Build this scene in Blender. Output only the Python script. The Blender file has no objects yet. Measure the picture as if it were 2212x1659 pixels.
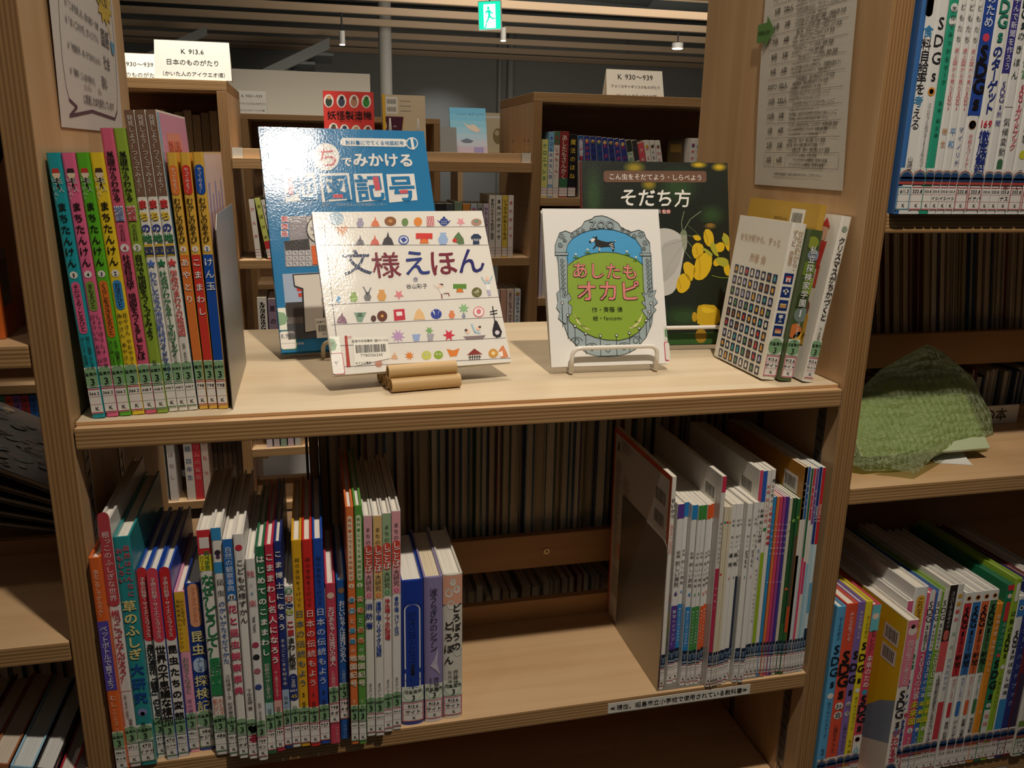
import bpy, math, random
from mathutils import Matrix, Vector
from mathutils.geometry import tessellate_polygon

# ---------------------------------------------------------------- scene, camera, light
S = bpy.context.scene
COL = S.collection
random.seed(7)
cam_d = bpy.data.cameras.new('camera')
cam = bpy.data.objects.new('camera', cam_d)
COL.objects.link(cam)
cam_d.sensor_width = 36.0
cam_d.lens = 29.353
cam_d.clip_start = 0.02
cam_d.clip_end = 60
_r = Vector((0.97282204, -0.2308474, 0.0180762))
_u = Vector((0.04408692, 0.26129273, 0.96425228))
_f = Vector((0.22731831, 0.93724895, -0.26436868))
_m = Matrix((_r, _u, -_f)).transposed().to_4x4()
_m.translation = Vector((0.23628, -0.85744, 0.41167))
cam.matrix_world = _m
S.camera = cam
S.view_settings.view_transform = 'Standard'
S.view_settings.look = 'None'
S.view_settings.gamma = 1.0
S.view_settings.use_curve_mapping = False
S.view_settings.exposure = -0.25

W = bpy.data.worlds.new('world')
S.world = W
W.use_nodes = True
W.node_tree.nodes['Background'].inputs[0].default_value = (0.9, 0.86, 0.8, 1)
W.node_tree.nodes['Background'].inputs[1].default_value = 0.022

def lamp(name, kind, loc, aim, power, color, size=0.03, angle=60, blend=0.4):
    d = bpy.data.lights.new(name, kind)
    d.energy = power
    d.color = color
    if kind == 'SPOT':
        d.spot_size = math.radians(angle); d.spot_blend = blend; d.shadow_soft_size = size
    elif kind == 'AREA':
        d.shape = 'RECTANGLE'; d.size = size[0]; d.size_y = size[1]
    else:
        d.shadow_soft_size = size
    o = bpy.data.objects.new(name, d)
    COL.objects.link(o)
    o.location = loc
    o.rotation_euler = (Vector(aim) - Vector(loc)).to_track_quat('-Z', 'Y').to_euler()
    return o

WARM = (1.0, 0.88, 0.73)
NEUT = (1.0, 0.93, 0.82)
lamp('key_spotlight', 'SPOT', (0.60, -0.80, 1.96), (0.58, 0.12, -0.06), 150, WARM, 0.032, 60, 1.0)
lamp('side_spotlight', 'SPOT', (-0.42, -0.82, 1.96), (0.30, 0.15, 0.0), 9, WARM, 0.04, 60, 0.8)
lamp('room_fill_light', 'AREA', (0.4, -2.2, 2.3), (0.4, 0.2, 0.0), 1.5, NEUT, (1.6, 1.2))  # soft overhead fill added behind the camera in place of ambient room light
lamp('aisle_spotlight', 'SPOT', (-0.05, 1.30, 1.95), (-0.05, 1.72, 0.6), 170, NEUT, 0.03, 34, 0.6)
lamp('aisle_light', 'AREA', (0.75, 1.0, 2.2), (0.75, 1.6, 0.0), 30, WARM, (1.2, 0.5))
lamp('far_side_spotlight', 'SPOT', (0.62, 0.98, 1.96), (0.62, 0.42, -0.2), 16, WARM, 0.04, 60, 0.7)
lamp('hall_light', 'AREA', (3.0, 6.9, 2.0), (3.0, 10.4, 0.2), 30, NEUT, (4.0, 1.0))
lamp('third_row_fill', 'SPOT', (0.2, 2.3, 1.9), (0.1, 2.95, 0.6), 12, NEUT, 0.03, 50, 0.6)  # added only to brighten the folded card on the third bookcase
lamp('hall_uplight', 'AREA', (2.0, 6.0, 0.3), (2.0, 7.5, 2.6), 60, NEUT, (5.0, 2.0))
lamp('hall_spotlight', 'SPOT', (1.05, 2.45, 2.0), (0.75, 1.80, 0.45), 14, NEUT, 0.03, 50, 0.6)
lamp('wall_spotlight', 'SPOT', (2.0, 10.3, 1.50), (2.1, 11.6, 0.35), 42, (0.95, 0.98, 1.0), 0.05, 70, 0.9)

# ---------------------------------------------------------------- materials
MATS = {}
def lin(h):
    c = [int(h[i:i+2], 16) / 255 for i in (0, 2, 4)]
    return tuple(x / 12.92 if x <= .04045 else ((x + .055) / 1.055) ** 2.4 for x in c) + (1,)

def new_mat(name):
    m = bpy.data.materials.new(name); m.use_nodes = True
    nt = m.node_tree
    return m, nt, nt.nodes['Principled BSDF']

def ink(h, rough=0.38, coat=0.25, key=''):
    k = ('ink', h, rough, coat)
    if k in MATS: return MATS[k]
    m, nt, b = new_mat('print_' + h + key)
    b.inputs['Base Color'].default_value = lin(h)
    b.inputs['Roughness'].default_value = rough
    b.inputs['Coat Weight'].default_value = coat
    b.inputs['Coat Roughness'].default_value = 0.18
    n = nt.nodes.new('ShaderNodeTexNoise'); n.inputs['Scale'].default_value = 60
    bp = nt.nodes.new('ShaderNodeBump'); bp.inputs['Strength'].default_value = 0.06; bp.inputs['Distance'].default_value = 0.002
    nt.links.new(n.outputs[0], bp.inputs['Height']); nt.links.new(bp.outputs[0], b.inputs['Normal'])
    MATS[k] = m
    return m

def film(h):
    """printed cover under a wrinkled, glossy protective film"""
    k = ('film', h)
    if k in MATS: return MATS[k]
    m, nt, b = new_mat('filmed_' + h)
    b.inputs['Base Color'].default_value = lin(h)
    b.inputs['Roughness'].default_value = 0.65
    b.inputs['Specular IOR Level'].default_value = 0.15
    b.inputs['Coat Weight'].default_value = 0.5
    b.inputs['Coat Roughness'].default_value = 0.12
    tc = nt.nodes.new('ShaderNodeTexCoord')
    n = nt.nodes.new('ShaderNodeTexNoise'); n.inputs['Scale'].default_value = 330; n.inputs['Detail'].default_value = 4
    n2 = nt.nodes.new('ShaderNodeTexNoise'); n2.inputs['Scale'].default_value = 16; n2.inputs['Detail'].default_value = 2
    nt.links.new(tc.outputs['Object'], n.inputs['Vector']); nt.links.new(tc.outputs['Object'], n2.inputs['Vector'])
    ad = nt.nodes.new('ShaderNodeMath'); ad.operation = 'MULTIPLY_ADD'; ad.inputs[1].default_value = 0.2
    nt.links.new(n.outputs[0], ad.inputs[0]); nt.links.new(n2.outputs[0], ad.inputs[2])
    bp = nt.nodes.new('ShaderNodeBump'); bp.inputs['Strength'].default_value = 0.16; bp.inputs['Distance'].default_value = 0.004
    nt.links.new(ad.outputs[0], bp.inputs['Height']); nt.links.new(bp.outputs[0], b.inputs['Coat Normal'])
    MATS[k] = m
    return m

def plain(name, h, rough=0.5, metal=0.0, emit=None, spec=0.5):
    k = ('plain', name)
    if k in MATS: return MATS[k]
    m, nt, b = new_mat(name)
    b.inputs['Base Color'].default_value = lin(h)
    b.inputs['Roughness'].default_value = rough
    b.inputs['Metallic'].default_value = metal
    b.inputs['Specular IOR Level'].default_value = spec
    if emit:
        b.inputs['Emission Color'].default_value = lin(h); b.inputs['Emission Strength'].default_value = emit
    n = nt.nodes.new('ShaderNodeTexNoise'); n.inputs['Scale'].default_value = 35
    mp = nt.nodes.new('ShaderNodeMapRange'); mp.inputs[3].default_value = rough - .06; mp.inputs[4].default_value = rough + .06
    nt.links.new(n.outputs[0], mp.inputs[0]); nt.links.new(mp.outputs[0], b.inputs['Roughness'])
    MATS[k] = m
    return m

def wood(axis, tone='cfae86', tone2='bd966a'):
    """pale birch veneer, grain running along axis"""
    k = ('wood', axis, tone)
    if k in MATS: return MATS[k]
    m, nt, b = new_mat('birch_veneer_' + axis + tone)
    tc = nt.nodes.new('ShaderNodeTexCoord'); mp = nt.nodes.new('ShaderNodeMapping')
    sc = [28, 28, 28]; sc['XYZ'.index(axis)] = 1.3
    mp.inputs['Scale'].default_value = sc
    nt.links.new(tc.outputs['Object'], mp.inputs[0])
    n = nt.nodes.new('ShaderNodeTexNoise'); n.inputs['Scale'].default_value = 1.0; n.inputs['Detail'].default_value = 6; n.inputs['Distortion'].default_value = 0.6
    nt.links.new(mp.outputs[0], n.inputs['Vector'])
    n2 = nt.nodes.new('ShaderNodeTexNoise'); n2.inputs['Scale'].default_value = 5; n2.inputs['Detail'].default_value = 2
    nt.links.new(tc.outputs['Object'], n2.inputs['Vector'])
    mx = nt.nodes.new('ShaderNodeMath'); mx.operation = 'MULTIPLY_ADD'; mx.inputs[1].default_value = 0.4
    nt.links.new(n2.outputs[0], mx.inputs[0]); nt.links.new(n.outputs[0], mx.inputs[2])
    cr = nt.nodes.new('ShaderNodeValToRGB')
    cr.color_ramp.elements[0].position = 0.45; cr.color_ramp.elements[0].color = lin(tone2)
    cr.color_ramp.elements[1].position = 0.85; cr.color_ramp.elements[1].color = lin(tone)
    nt.links.new(mx.outputs[0], cr.inputs[0]); nt.links.new(cr.outputs[0], b.inputs['Base Color'])
    b.inputs['Roughness'].default_value = 0.5
    b.inputs['Coat Weight'].default_value = 0.06; b.inputs['Coat Roughness'].default_value = 0.3
    MATS[k] = m
    return m

def ply(axis, grain):
    """plywood edge: thin light and dark plies stacked along axis"""
    k = ('ply', axis, grain)
    if k in MATS: return MATS[k]
    m, nt, b = new_mat('plywood_edge_' + axis + grain)
    tc = nt.nodes.new('ShaderNodeTexCoord'); sx = nt.nodes.new('ShaderNodeSeparateXYZ')
    nt.links.new(tc.outputs['Object'], sx.inputs[0])
    mul = nt.nodes.new('ShaderNodeMath'); mul.operation = 'MULTIPLY'; mul.inputs[1].default_value = 2 * math.pi / 0.0041
    nt.links.new(sx.outputs[axis], mul.inputs[0])
    sn = nt.nodes.new('ShaderNodeMath'); sn.operation = 'SINE'; nt.links.new(mul.outputs[0], sn.inputs[0])
    mp = nt.nodes.new('ShaderNodeMapping'); sc = [260, 260, 260]; sc['XYZ'.index(grain)] = 3.0
    mp.inputs['Scale'].default_value = sc; nt.links.new(tc.outputs['Object'], mp.inputs[0])
    n = nt.nodes.new('ShaderNodeTexNoise'); n.inputs['Scale'].default_value = 1; n.inputs['Detail'].default_value = 3
    nt.links.new(mp.outputs[0], n.inputs['Vector'])
    ad = nt.nodes.new('ShaderNodeMath'); ad.operation = 'MULTIPLY_ADD'; ad.inputs[1].default_value = 0.3
    nt.links.new(sn.outputs[0], ad.inputs[0]); nt.links.new(n.outputs[0], ad.inputs[2])
    cr = nt.nodes.new('ShaderNodeValToRGB')
    d, l = ('85603a', '9f7a4e') if axis == 'X' else ('8a673d', 'b58f62')
    cr.color_ramp.elements[0].position = 0.25; cr.color_ramp.elements[0].color = lin(d)
    cr.color_ramp.elements[1].position = 0.7; cr.color_ramp.elements[1].color = lin(l)
    nt.links.new(ad.outputs[0], cr.inputs[0]); nt.links.new(cr.outputs[0], b.inputs['Base Color'])
    b.inputs['Roughness'].default_value = 0.55
    MATS[k] = m
    return m

def paper(h='e9e4d8'):
    """the cut edges of a block of pages"""
    k = ('paper', h)
    if k in MATS: return MATS[k]
    m, nt, b = new_mat('page_edges_' + h)
    tc = nt.nodes.new('ShaderNodeTexCoord'); mp = nt.nodes.new('ShaderNodeMapping')
    mp.inputs['Scale'].default_value = (900, 6, 6); nt.links.new(tc.outputs['Object'], mp.inputs[0])
    n = nt.nodes.new('ShaderNodeTexNoise'); n.inputs['Scale'].default_value = 1; n.inputs['Detail'].default_value = 2
    nt.links.new(mp.outputs[0], n.inputs['Vector'])
    cr = nt.nodes.new('ShaderNodeValToRGB'); c = lin(h)
    cr.color_ramp.elements[0].position = .3; cr.color_ramp.elements[0].color = (c[0]*.78, c[1]*.76, c[2]*.72, 1)
    cr.color_ramp.elements[1].position = .6; cr.color_ramp.elements[1].color = c
    nt.links.new(n.outputs[0], cr.inputs[0]); nt.links.new(cr.outputs[0], b.inputs['Base Color'])
    b.inputs['Roughness'].default_value = 0.8
    MATS[k] = m
    return m

def M_(x):
    return ink(x) if isinstance(x, str) else x

# ---------------------------------------------------------------- lettering
_tc = bpy.data.curves.new('lettering', 'FONT'); _tc.resolution_u = 2; _tc.size = 1
_to = bpy.data.objects.new('lettering', _tc); COL.objects.link(_to)
GLY = {}
def glyph(ch, off=0.0):
    k = (ch, off)
    if k not in GLY:
        _tc.body = ch; _tc.offset = off
        me = _to.to_mesh()
        vs = [(v.co.x, v.co.y) for v in me.vertices]
        fs = [tuple(p.vertices) for p in me.polygons]
        _to.to_mesh_clear()
        GLY[k] = (vs, fs)
    return GLY[k]

def adv(ch):
    if ord(ch) > 0x2000: return 1.0
    if ch == ' ': return 0.35
    vs = glyph(ch)[0]
    return (max(v[0] for v in vs) + 0.08) if vs else 0.4

ROT = set('ー―〜～-–（）()「」…：')
E = 0.00016

class MB:
    """collects geometry for ONE mesh object"""
    def __init__(s):
        s.v, s.f, s.mi, s.slots = [], [], [], []
        s.o, s.ux, s.uy = Vector((0, 0, 0)), Vector((1, 0, 0)), Vector((0, 0, 1))
        s.un = Vector((0, -1, 0))
        s.curve = None
    def slot(s, m):
        m = M_(m)
        if m not in s.slots: s.slots.append(m)
        return s.slots.index(m)
    def add(s, vs, fs, m):
        b = len(s.v); i = s.slot(m)
        s.v += [tuple(v) for v in vs]
        s.f += [tuple(b + j for j in f) for f in fs]
        s.mi += [i] * len(fs)
    def box(s, x0, x1, y0, y1, z0, z1, m, edge=None, thin=None):
        vs = [(x0,y0,z0),(x1,y0,z0),(x1,y1,z0),(x0,y1,z0),(x0,y0,z1),(x1,y0,z1),(x1,y1,z1),(x0,y1,z1)]
        b = len(s.v); s.v += vs
        for ax, fs in (('Z', [(3,2,1,0),(4,5,6,7)]), ('Y', [(0,1,5,4),(2,3,7,6)]), ('X', [(1,2,6,5),(3,0,4,7)])):
            i = s.slot(m if (edge is None or ax == thin) else edge)
            for f in fs: s.f.append(tuple(b+j for j in f)); s.mi.append(i)
    def frame(s, o, ux, uy, curve=None):
        s.o, s.ux, s.uy = Vector(o), Vector(ux).normalized(), Vector(uy).normalized()
        s.un = s.ux.cross(s.uy); s.curve = curve
    def pt(s, x, y, l=1):
        d = E * l
        if s.curve: d += s.curve(x)
        return s.o + s.ux * x + s.uy * y + s.un * d
    def poly(s, pts, m, l=1):
        if len(pts) < 3: return
        a = sum(pts[i-1][0]*pts[i][1] - pts[i][0]*pts[i-1][1] for i in range(len(pts)))
        if a < 0: pts = pts[::-1]
        tri = tessellate_polygon([[Vector((p[0], p[1], 0)) for p in pts]])
        fs = []
        for t in tri:
            p = [pts[i] for i in t]
            ar = (p[1][0]-p[0][0])*(p[2][1]-p[0][1]) - (p[2][0]-p[0][0])*(p[1][1]-p[0][1])
            fs.append(t if ar > 0 else t[::-1])
        s.add([s.pt(p[0], p[1], l) for p in pts], fs, m)
    def rect(s, x0, x1, y0, y1, m, l=1):
        if s.curve:
            n = 6
            for i in range(n):
                a, b = x0+(x1-x0)*i/n, x0+(x1-x0)*(i+1)/n
                s.add([s.pt(a,y0,l), s.pt(b,y0,l), s.pt(b,y1,l), s.pt(a,y1,l)], [(0,1,2,3)], m)
        else:
            s.add([s.pt(x0,y0,l), s.pt(x1,y0,l), s.pt(x1,y1,l), s.pt(x0,y1,l)], [(0,1,2,3)], m)
    def line(s, pts, w, m, l=2):
        for a, b in zip(pts, pts[1:]):
            d = Vector((b[0]-a[0], b[1]-a[1]))
            if d.length < 1e-7: continue
            d.normalize(); n = Vector((-d.y, d.x)) * w * .5; e = d * w * .3
            q = [(a[0]-n.x-e.x, a[1]-n.y-e.y), (b[0]-n.x+e.x, b[1]-n.y+e.y), (b[0]+n.x+e.x, b[1]+n.y+e.y), (a[0]+n.x-e.x, a[1]+n.y-e.y)]
            s.add([s.pt(x, y, l) for x, y in q], [(0,1,2,3)], m)
    def ell(s, x, y, rx, ry, m, l=1, n=20, clip=None):
        pts = [(x+rx*math.cos(2*math.pi*i/n), y+ry*math.sin(2*math.pi*i/n)) for i in range(n)]
        if clip: pts = [(min(max(p[0], clip[0]), clip[1]), p[1]) for p in pts]
        s.poly(pts, m, l)
    def pill(s, x0, x1, y0, y1, m, l=1, r=None):
        r = min(r or 1e9, (x1-x0)/2, (y1-y0)/2); pts = []
        for cx, cy, a0 in ((x1-r,y1-r,0),(x0+r,y1-r,90),(x0+r,y0+r,180),(x1-r,y0+r,270)):
            for k in range(6):
                a = math.radians(a0 + k*18); pts.append((cx+r*math.cos(a), cy+r*math.sin(a)))
        s.poly(pts, m, l)
    def g(s, ch, cx, cy, size, m, l=3, b=0.0, rot=0.0, sx=1.0, centre=True):
        vs, fs = glyph(ch)
        if not vs: return
        if b > 0:
            q = b * size * (.42 if ord(ch) > 0x3100 else .6)
            for i, (dx, dy) in enumerate(((q, q), (-q, -q), (q, -q), (-q, q)) if b >= .04 else ((q, q), (-q, -q))):
                s.g(ch, cx+dx, cy+dy, size, m, l+.24*i, 0.0, rot, sx)
            return
        if ord(ch) > 0x2000: ox, oy = .5, .38
        else:
            ox = (min(v[0] for v in vs) + max(v[0] for v in vs)) / 2; oy = .35
        c, sn = math.cos(rot), math.sin(rot)
        out = []
        for x, y in vs:
            x = (x - ox) * size * sx; y = (y - oy) * size
            out.append(s.pt(cx + x*c - y*sn, cy + x*sn + y*c, l))
        s.add(out, fs, m)
    def htext(s, st, x0, y0, x1, y1, m, l=3, b=0.0, size=None, o=None, ob=.05, fill=False):
        """a line of writing from (x0,y0) to (x1,y1)"""
        d = Vector((x1-x0, y1-y0)); L = d.length
        tot = sum(adv(c) for c in st)
        k = L / tot if size is None else size
        if size is not None and tot*size > L: k = L / tot
        d.normalize(); rot = math.atan2(d.y, d.x)
        p = (L - tot*k) / 2
        for c in st:
            a = adv(c); q = p + a*k/2
            if c != ' ':
                if o: s.g(c, x0+d.x*q, y0+d.y*q, k, o, l-1, ob, rot)
                s.g(c, x0+d.x*q, y0+d.y*q, k, m, l, b, rot)
            p += a*k
    def vtext(s, st, xc, yt, yb, size, m, l=3, b=0.0, o=None, ob=.05):
        """writing from top to bottom, one character under the next"""
        ws = [.5 if c == ' ' else (.8 if (ord(c) < 256 or c in '・、っゃゅょッャュョー') else 1) for c in st]
        L = yt - yb; pitch = L / sum(ws); sz = min(size, pitch * 1.1); p = 0
        for c, w in zip(st, ws):
            y = yt - (p + w/2) * pitch; p += w
            if c == ' ': continue
            r = -math.pi/2 if c in ROT else 0
            dx, dy = (sz*.12, sz*.12) if c in 'っゃゅょッャュョ' else ((sz*.3, sz*.3) if c in '、。' else (0, 0))
            k = min(size*1.7, pitch*1.05) if ord(c) < 256 else sz
            if o: s.g(c, xc+dx, y+dy, k, o, l-1, ob, r)
            s.g(c, xc+dx, y+dy, k, m, l, b, r)
    def mesh(s, name):
        me = bpy.data.meshes.new(name)
        me.from_pydata(s.v, [], s.f)
        for m in s.slots: me.materials.append(m)
        me.polygons.foreach_set('material_index', s.mi)
        me.update()
        return me
    def build(s, name, parent=None, bevel=0, smooth=False, loc=None, rot=None):
        o = bpy.data.objects.new(name, s.mesh(name)); COL.objects.link(o)
        if parent: o.parent = parent
        if loc: o.location = loc
        if rot: o.rotation_euler = rot
        if smooth:
            o.data.polygons.foreach_set('use_smooth', [True]*len(o.data.polygons))
        if bevel:
            bm = o.modifiers.new('edge', 'BEVEL'); bm.width = bevel; bm.segments = 2; bm.limit_method = 'ANGLE'
        return o

def tag(o, label=None, cat=None, group=None, kind=None):
    if label: o['label'] = label
    if cat: o['category'] = cat
    if group: o['group'] = group
    if kind: o['kind'] = kind
    return o

def empty(name, loc, rot=(0,0,0), label=None, cat=None, group=None):
    o = bpy.data.objects.new(name, None); COL.objects.link(o)
    o.empty_display_size = .02
    o.location = loc; o.rotation_euler = rot
    return tag(o, label, cat, group)

def tube(mb, pts, r, m, n=10, closed=False, caps=True):
    """a round bar through pts"""
    P = [Vector(p) for p in pts]; N = len(P); rings = []
    prev = None
    for i in range(N):
        if closed: t = P[(i+1) % N] - P[i-1]
        else: t = P[min(i+1, N-1)] - P[max(i-1, 0)]
        t.normalize()
        ref = prev if prev is not None else (Vector((0,0,1)) if abs(t.z) < .9 else Vector((1,0,0)))
        a = ref - t * ref.dot(t)
        if a.length < 1e-4: a = t.orthogonal()
        a.normalize(); prev = a; c = t.cross(a)
        rings.append([P[i] + (a*math.cos(2*math.pi*k/n) + c*math.sin(2*math.pi*k/n)) * r for k in range(n)])
    vs = [v for rg in rings for v in rg]; fs = []
    for i in range(N if closed else N-1):
        j = (i+1) % N
        for k in range(n):
            fs.append((i*n+k, i*n+(k+1) % n, j*n+(k+1) % n, j*n+k))
    if caps and not closed:
        fs.append(tuple(range(n))[::-1]); fs.append(tuple((N-1)*n+k for k in range(n)))
    mb.add(vs, fs, m)

def rounded(pts, r, n=5, closed=False):
    """round the corners of a polyline"""
    P = [Vector(p) for p in pts]; out = []; N = len(P)
    for i in range(N):
        if not closed and i in (0, N-1): out.append(P[i]); continue
        a, b, c = P[i-1], P[i], P[(i+1) % N]
        u = (a-b); v = (c-b); rr = min(r, u.length*.45, v.length*.45)
        p0 = b + u.normalized()*rr; p1 = b + v.normalized()*rr
        for k in range(n+1):
            t = k/n; out.append(p0*(1-t)**2 + b*2*t*(1-t) + p1*t*t)
    return out

ORD = 'first second third fourth fifth sixth seventh eighth ninth tenth eleventh twelfth thirteenth fourteenth fifteenth sixteenth seventeenth eighteenth nineteenth twentieth'.split()
def ordn(i):
    if i < 20: return ORD[i]
    tens = {2: 'twenty', 3: 'thirty', 4: 'forty', 5: 'fifty', 6: 'sixty'}[(i+1)//10]
    return {2: 'twentieth', 3: 'thirtieth', 4: 'fortieth', 5: 'fiftieth', 6: 'sixtieth'}[(i+1)//10] if (i+1) % 10 == 0 else tens + '-' + ORD[(i+1) % 10 - 1]

# ---------------------------------------------------------------- books
def spine_marks(mb, spec, th, H):
    """spec: bands, pills, circles and writing on a spine th wide and H tall; t runs 0 (top) to 1 (bottom)"""
    Z = lambda t: H * (1 - t)
    for s in spec:
        k = s[0]
        if k == 'b': mb.rect(0.0003, th-.0003, Z(s[2]), Z(s[1]), s[3], s[4] if len(s) > 4 else 1)
        elif k == 'p':
            w = s[4] if len(s) > 4 else .8
            mb.pill(th*(.5-w/2), th*(.5+w/2), Z(s[2]), Z(s[1]), s[3], 2)
        elif k == 'c':
            r = th * s[3]; mb.ell(th*(s[4] if len(s) > 4 else .5), Z(s[1]), r, r, s[2], 2, 18, (0.0002, th-.0002))
        elif k == 'r': mb.rect(th*s[1], th*s[2], Z(s[4]), Z(s[3]), s[5], s[6] if len(s) > 6 else 2)
        elif k == 't':
            _, st, t0, t1, c = s[:5]; o = dict(zip(('w', 'u', 'b', 'o'), s[5:]))
            mb.vtext(st, th*o.get('u', .5), Z(t0), Z(t1), th*min(1.0, o.get('w', .75)*1.22), c, 4, o.get('b', .0), o.get('o'))
        elif k == 'h' and len(s[1]) > 1: mb.htext(s[1], th*.05, Z(s[2]), th*.95, Z(s[2]), s[3], 4, .03, size=th*s[4]*1.3)
        elif k == 'h' and s[1]:
            mb.g(s[1], th*(s[5] if len(s) > 5 else .5), Z(s[2]), th*s[4], s[3], 4, .03)
        elif k == 'x':     # sideways writing
            _, st, t0, t1, c, w = s[:6]
            mb.htext(st, th*.5, Z(t0), th*.5, Z(t1), c, 4, s[6] if len(s) > 6 else 0.03, size=th*w)
        elif k == 'v':     # horizontal writing across the spine
            mb.htext(s[1], 0.0004, Z(s[2]), th-.0004, Z(s[2]), s[3], 4, .02, size=s[4])

def u_shell(mb, th, D, H, t, m, z0=0.0, bulge=0.0):
    """a book case: two boards and a spine, open at the fore edge"""
    r = min(.0012, th*.2)
    outer = [(0, D), (0, r)] + [(th*u, -bulge*(1-(2*u-1)**2) + (r*.35 if i in (0, 6) else 0)) for i, u in enumerate((.08, .2, .35, .5, .65, .8, .92))] + [(th, r), (th, D)]
    inner = [(th-t, D), (th-t, t), (t, t), (t, D)]
    prof = outer + inner
    n = len(prof)
    tri = tessellate_polygon([[Vector((p[0], p[1], 0)) for p in prof]])
    vs = [(p[0], p[1], z0) for p in prof] + [(p[0], p[1], H) for p in prof]
    fs = []
    for i in range(n):
        j = (i+1) % n; fs.append((i, j, n+j, n+i))
    for a in tri:
        p = [prof[i] for i in a]
        ar = (p[1][0]-p[0][0])*(p[2][1]-p[0][1]) - (p[2][0]-p[0][0])*(p[1][1]-p[0][1])
        a = tuple(a) if ar > 0 else tuple(a)[::-1]
        fs.append(tuple(n+i for i in a)); fs.append(a[::-1])
    mb.add(vs, fs, m)

def call_label(root, th, kind, num, kana, z0, curve=None, h=.0265):
    col = {'r': 'b3283c', 'g': '2f7a44', 'o': 'c8452c', 'b': '2a7f9a', 'p': 'cf4a66'}[kind]
    mb = MB(); mb.frame((0, 0, 0), (1,0,0), (0,0,1), curve)
    a, b = .0003, th-.0003
    mb.rect(a, b, z0, z0+h, 'e6e2dc', 3)
    w = .0009
    mb.rect(a, b, z0+h-w*1.6, z0+h-w*.6, col, 4); mb.rect(a, b, z0+w*.6, z0+w*1.6, col, 4)
    if th > .016:
        mb.rect(a+.0004, a+.0004+w, z0+w*.6, z0+h-w*.6, col, 4); mb.rect(b-.0004-w, b-.0004, z0+w*.6, z0+h-w*.6, col, 4)
    for q in (.36, .66): mb.rect(a, b, z0+h*q, z0+h*q+.00025, col, 4)
    mb.htext(num, a+th*.06, z0+h*.8, b-th*.06, z0+h*.8, '33302e', 5, .02, size=.0058)
    if kana: mb.htext(kana, a, z0+h*.51, b, z0+h*.51, '33302e', 5, .02, size=.0062)
    mb.g('K', th*.55, z0+h*.2, .0058, '33302e', 5, .01)
    return mb.build('call_number_label', root)

def round_sticker(root, th, z0, kind='green', curve=None):
    mb = MB(); mb.frame((0, 0, 0), (1,0,0), (0,0,1), curve)
    a, b = .0003, th-.0003; h = .0205
    if kind == 'green':
        mb.rect(a, b, z0, z0+h, 'dfe3d6', 3)
        mb.ell(th*.5, z0+h*.5, min(.0125, max(.0098, th*.46)), h*.48, '86ad82', 4, 28, (a, b))
        st = '児童展示' if th > .015 else ('童展示' if th > .009 else '展示')
        mb.htext(st, a, z0+h*.66, b, z0+h*.66, '22301f', 5, .02, size=.0052)
        mb.g('3', th*.52, z0+h*.27, .0098, '141a14', 5, .02)
    elif kind == 'navy':
        mb.rect(a, b, z0, z0+h*.95, '1c2a40', 3)
        q = [(a, z0+h*.75), (th*.5, z0+h*.62), (b, z0+h*.75), (b, z0+h*.42), (th*.5, z0+h*.3), (a, z0+h*.42)]
        mb.poly(q, '3a5272', 4); mb.line([(th*.5, z0+h*.3), (th*.5, z0+h*.62)], .0004, 'b9c4cf', 5)
        mb.line([q[0], q[1], q[2]], .0005, 'b9c4cf', 5)
        mb.rect(a, b, z0+h*.06, z0+h*.2, '8a97a8', 4)
    elif kind == 'dome':
        mb.rect(a, b, z0, z0+h*.9, 'dcdad6', 3)
        for r, c, l in ((.0098, 'a8452f', 4), (.0088, '6d8a94', 5), (.0074, '27426f', 6)):
            pts = [(min(max(th*.5 + r*math.cos(math.pi*i/12), a), b), z0+h*.3+r*math.sin(math.pi*i/12)*1.02) for i in range(13)]
            mb.poly(pts, c, l)
        mb.rect(a, b, z0+h*.2, z0+h*.42, '27426f', 6); mb.rect(a, b, z0+h*.02, z0+h*.16, 'b04a44', 5)
    return mb.build('shelf_sticker', root)

def book(th, H, D, loc, lean=0.0, yaw=0.0, base='d0ccc4', spec=(), soft=False, label='', group=None, pages='e9e4d8', bulge=0.0,
         sticker='green', call=None, z_label=.0045, z_sticker=None, art=None, name='book', flip=False, tip=0.0):
    th = max(th, .002)
    z = loc[2] + max(0.0, math.sin(math.atan(lean)) * th)
    a = math.atan(lean)
    root = empty(name, (loc[0], loc[1], z+.0004), (tip, a, yaw), label, 'book', group)
    t = .0006 if soft else .0022
    if th < .006: t = .0005
    ov = 0 if soft else .003
    c = MB()
    cv = (lambda x: bulge*(1-(2*x/th-1)**2)) if bulge else None
    u_shell(c, th, D, H, t, base, 0.0, bulge)
    c.frame((0, 0, 0), (1,0,0), (0,0,1), cv)
    spine_marks(c, spec, th, H)
    if art: art(c, th, H, D)
    c.build('cover', root)
    p = MB(); top = H - (.0004 if soft else .004)
    p.box(t+.00005, th-t-.00005, t*.9+.0004, D-ov, .0006 if soft else .003, top, paper(pages))
    p.build('pages', root)
    if sticker: round_sticker(root, th, z_sticker if z_sticker is not None else z_label+.0275, sticker, cv)
    if call: call_label(root, th, call[0], call[1], call[2] if len(call) > 2 else '', z_label, cv)
    return root

def draw_art(mb, items, x0=0.0, z0=0.0, mat=ink):
    q = lambda p: (x0 + p[0]*1e-4, z0 + p[1]*1e-4)
    for it in items:
        k, c, l = it[0], mat(it[1]), it[2]
        if k == 'P': mb.poly([q(p) for p in it[3]], c, l)
        elif k == 'L': mb.line([q(p) for p in it[4]], it[3], c, l)
        elif k == 'T':
            a, b = q(it[4]), q(it[5])
            mb.htext(it[3], a[0], a[1], b[0], b[1], c, l, it[6], o=mat(it[7]) if it[7] else None, ob=it[8])

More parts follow.
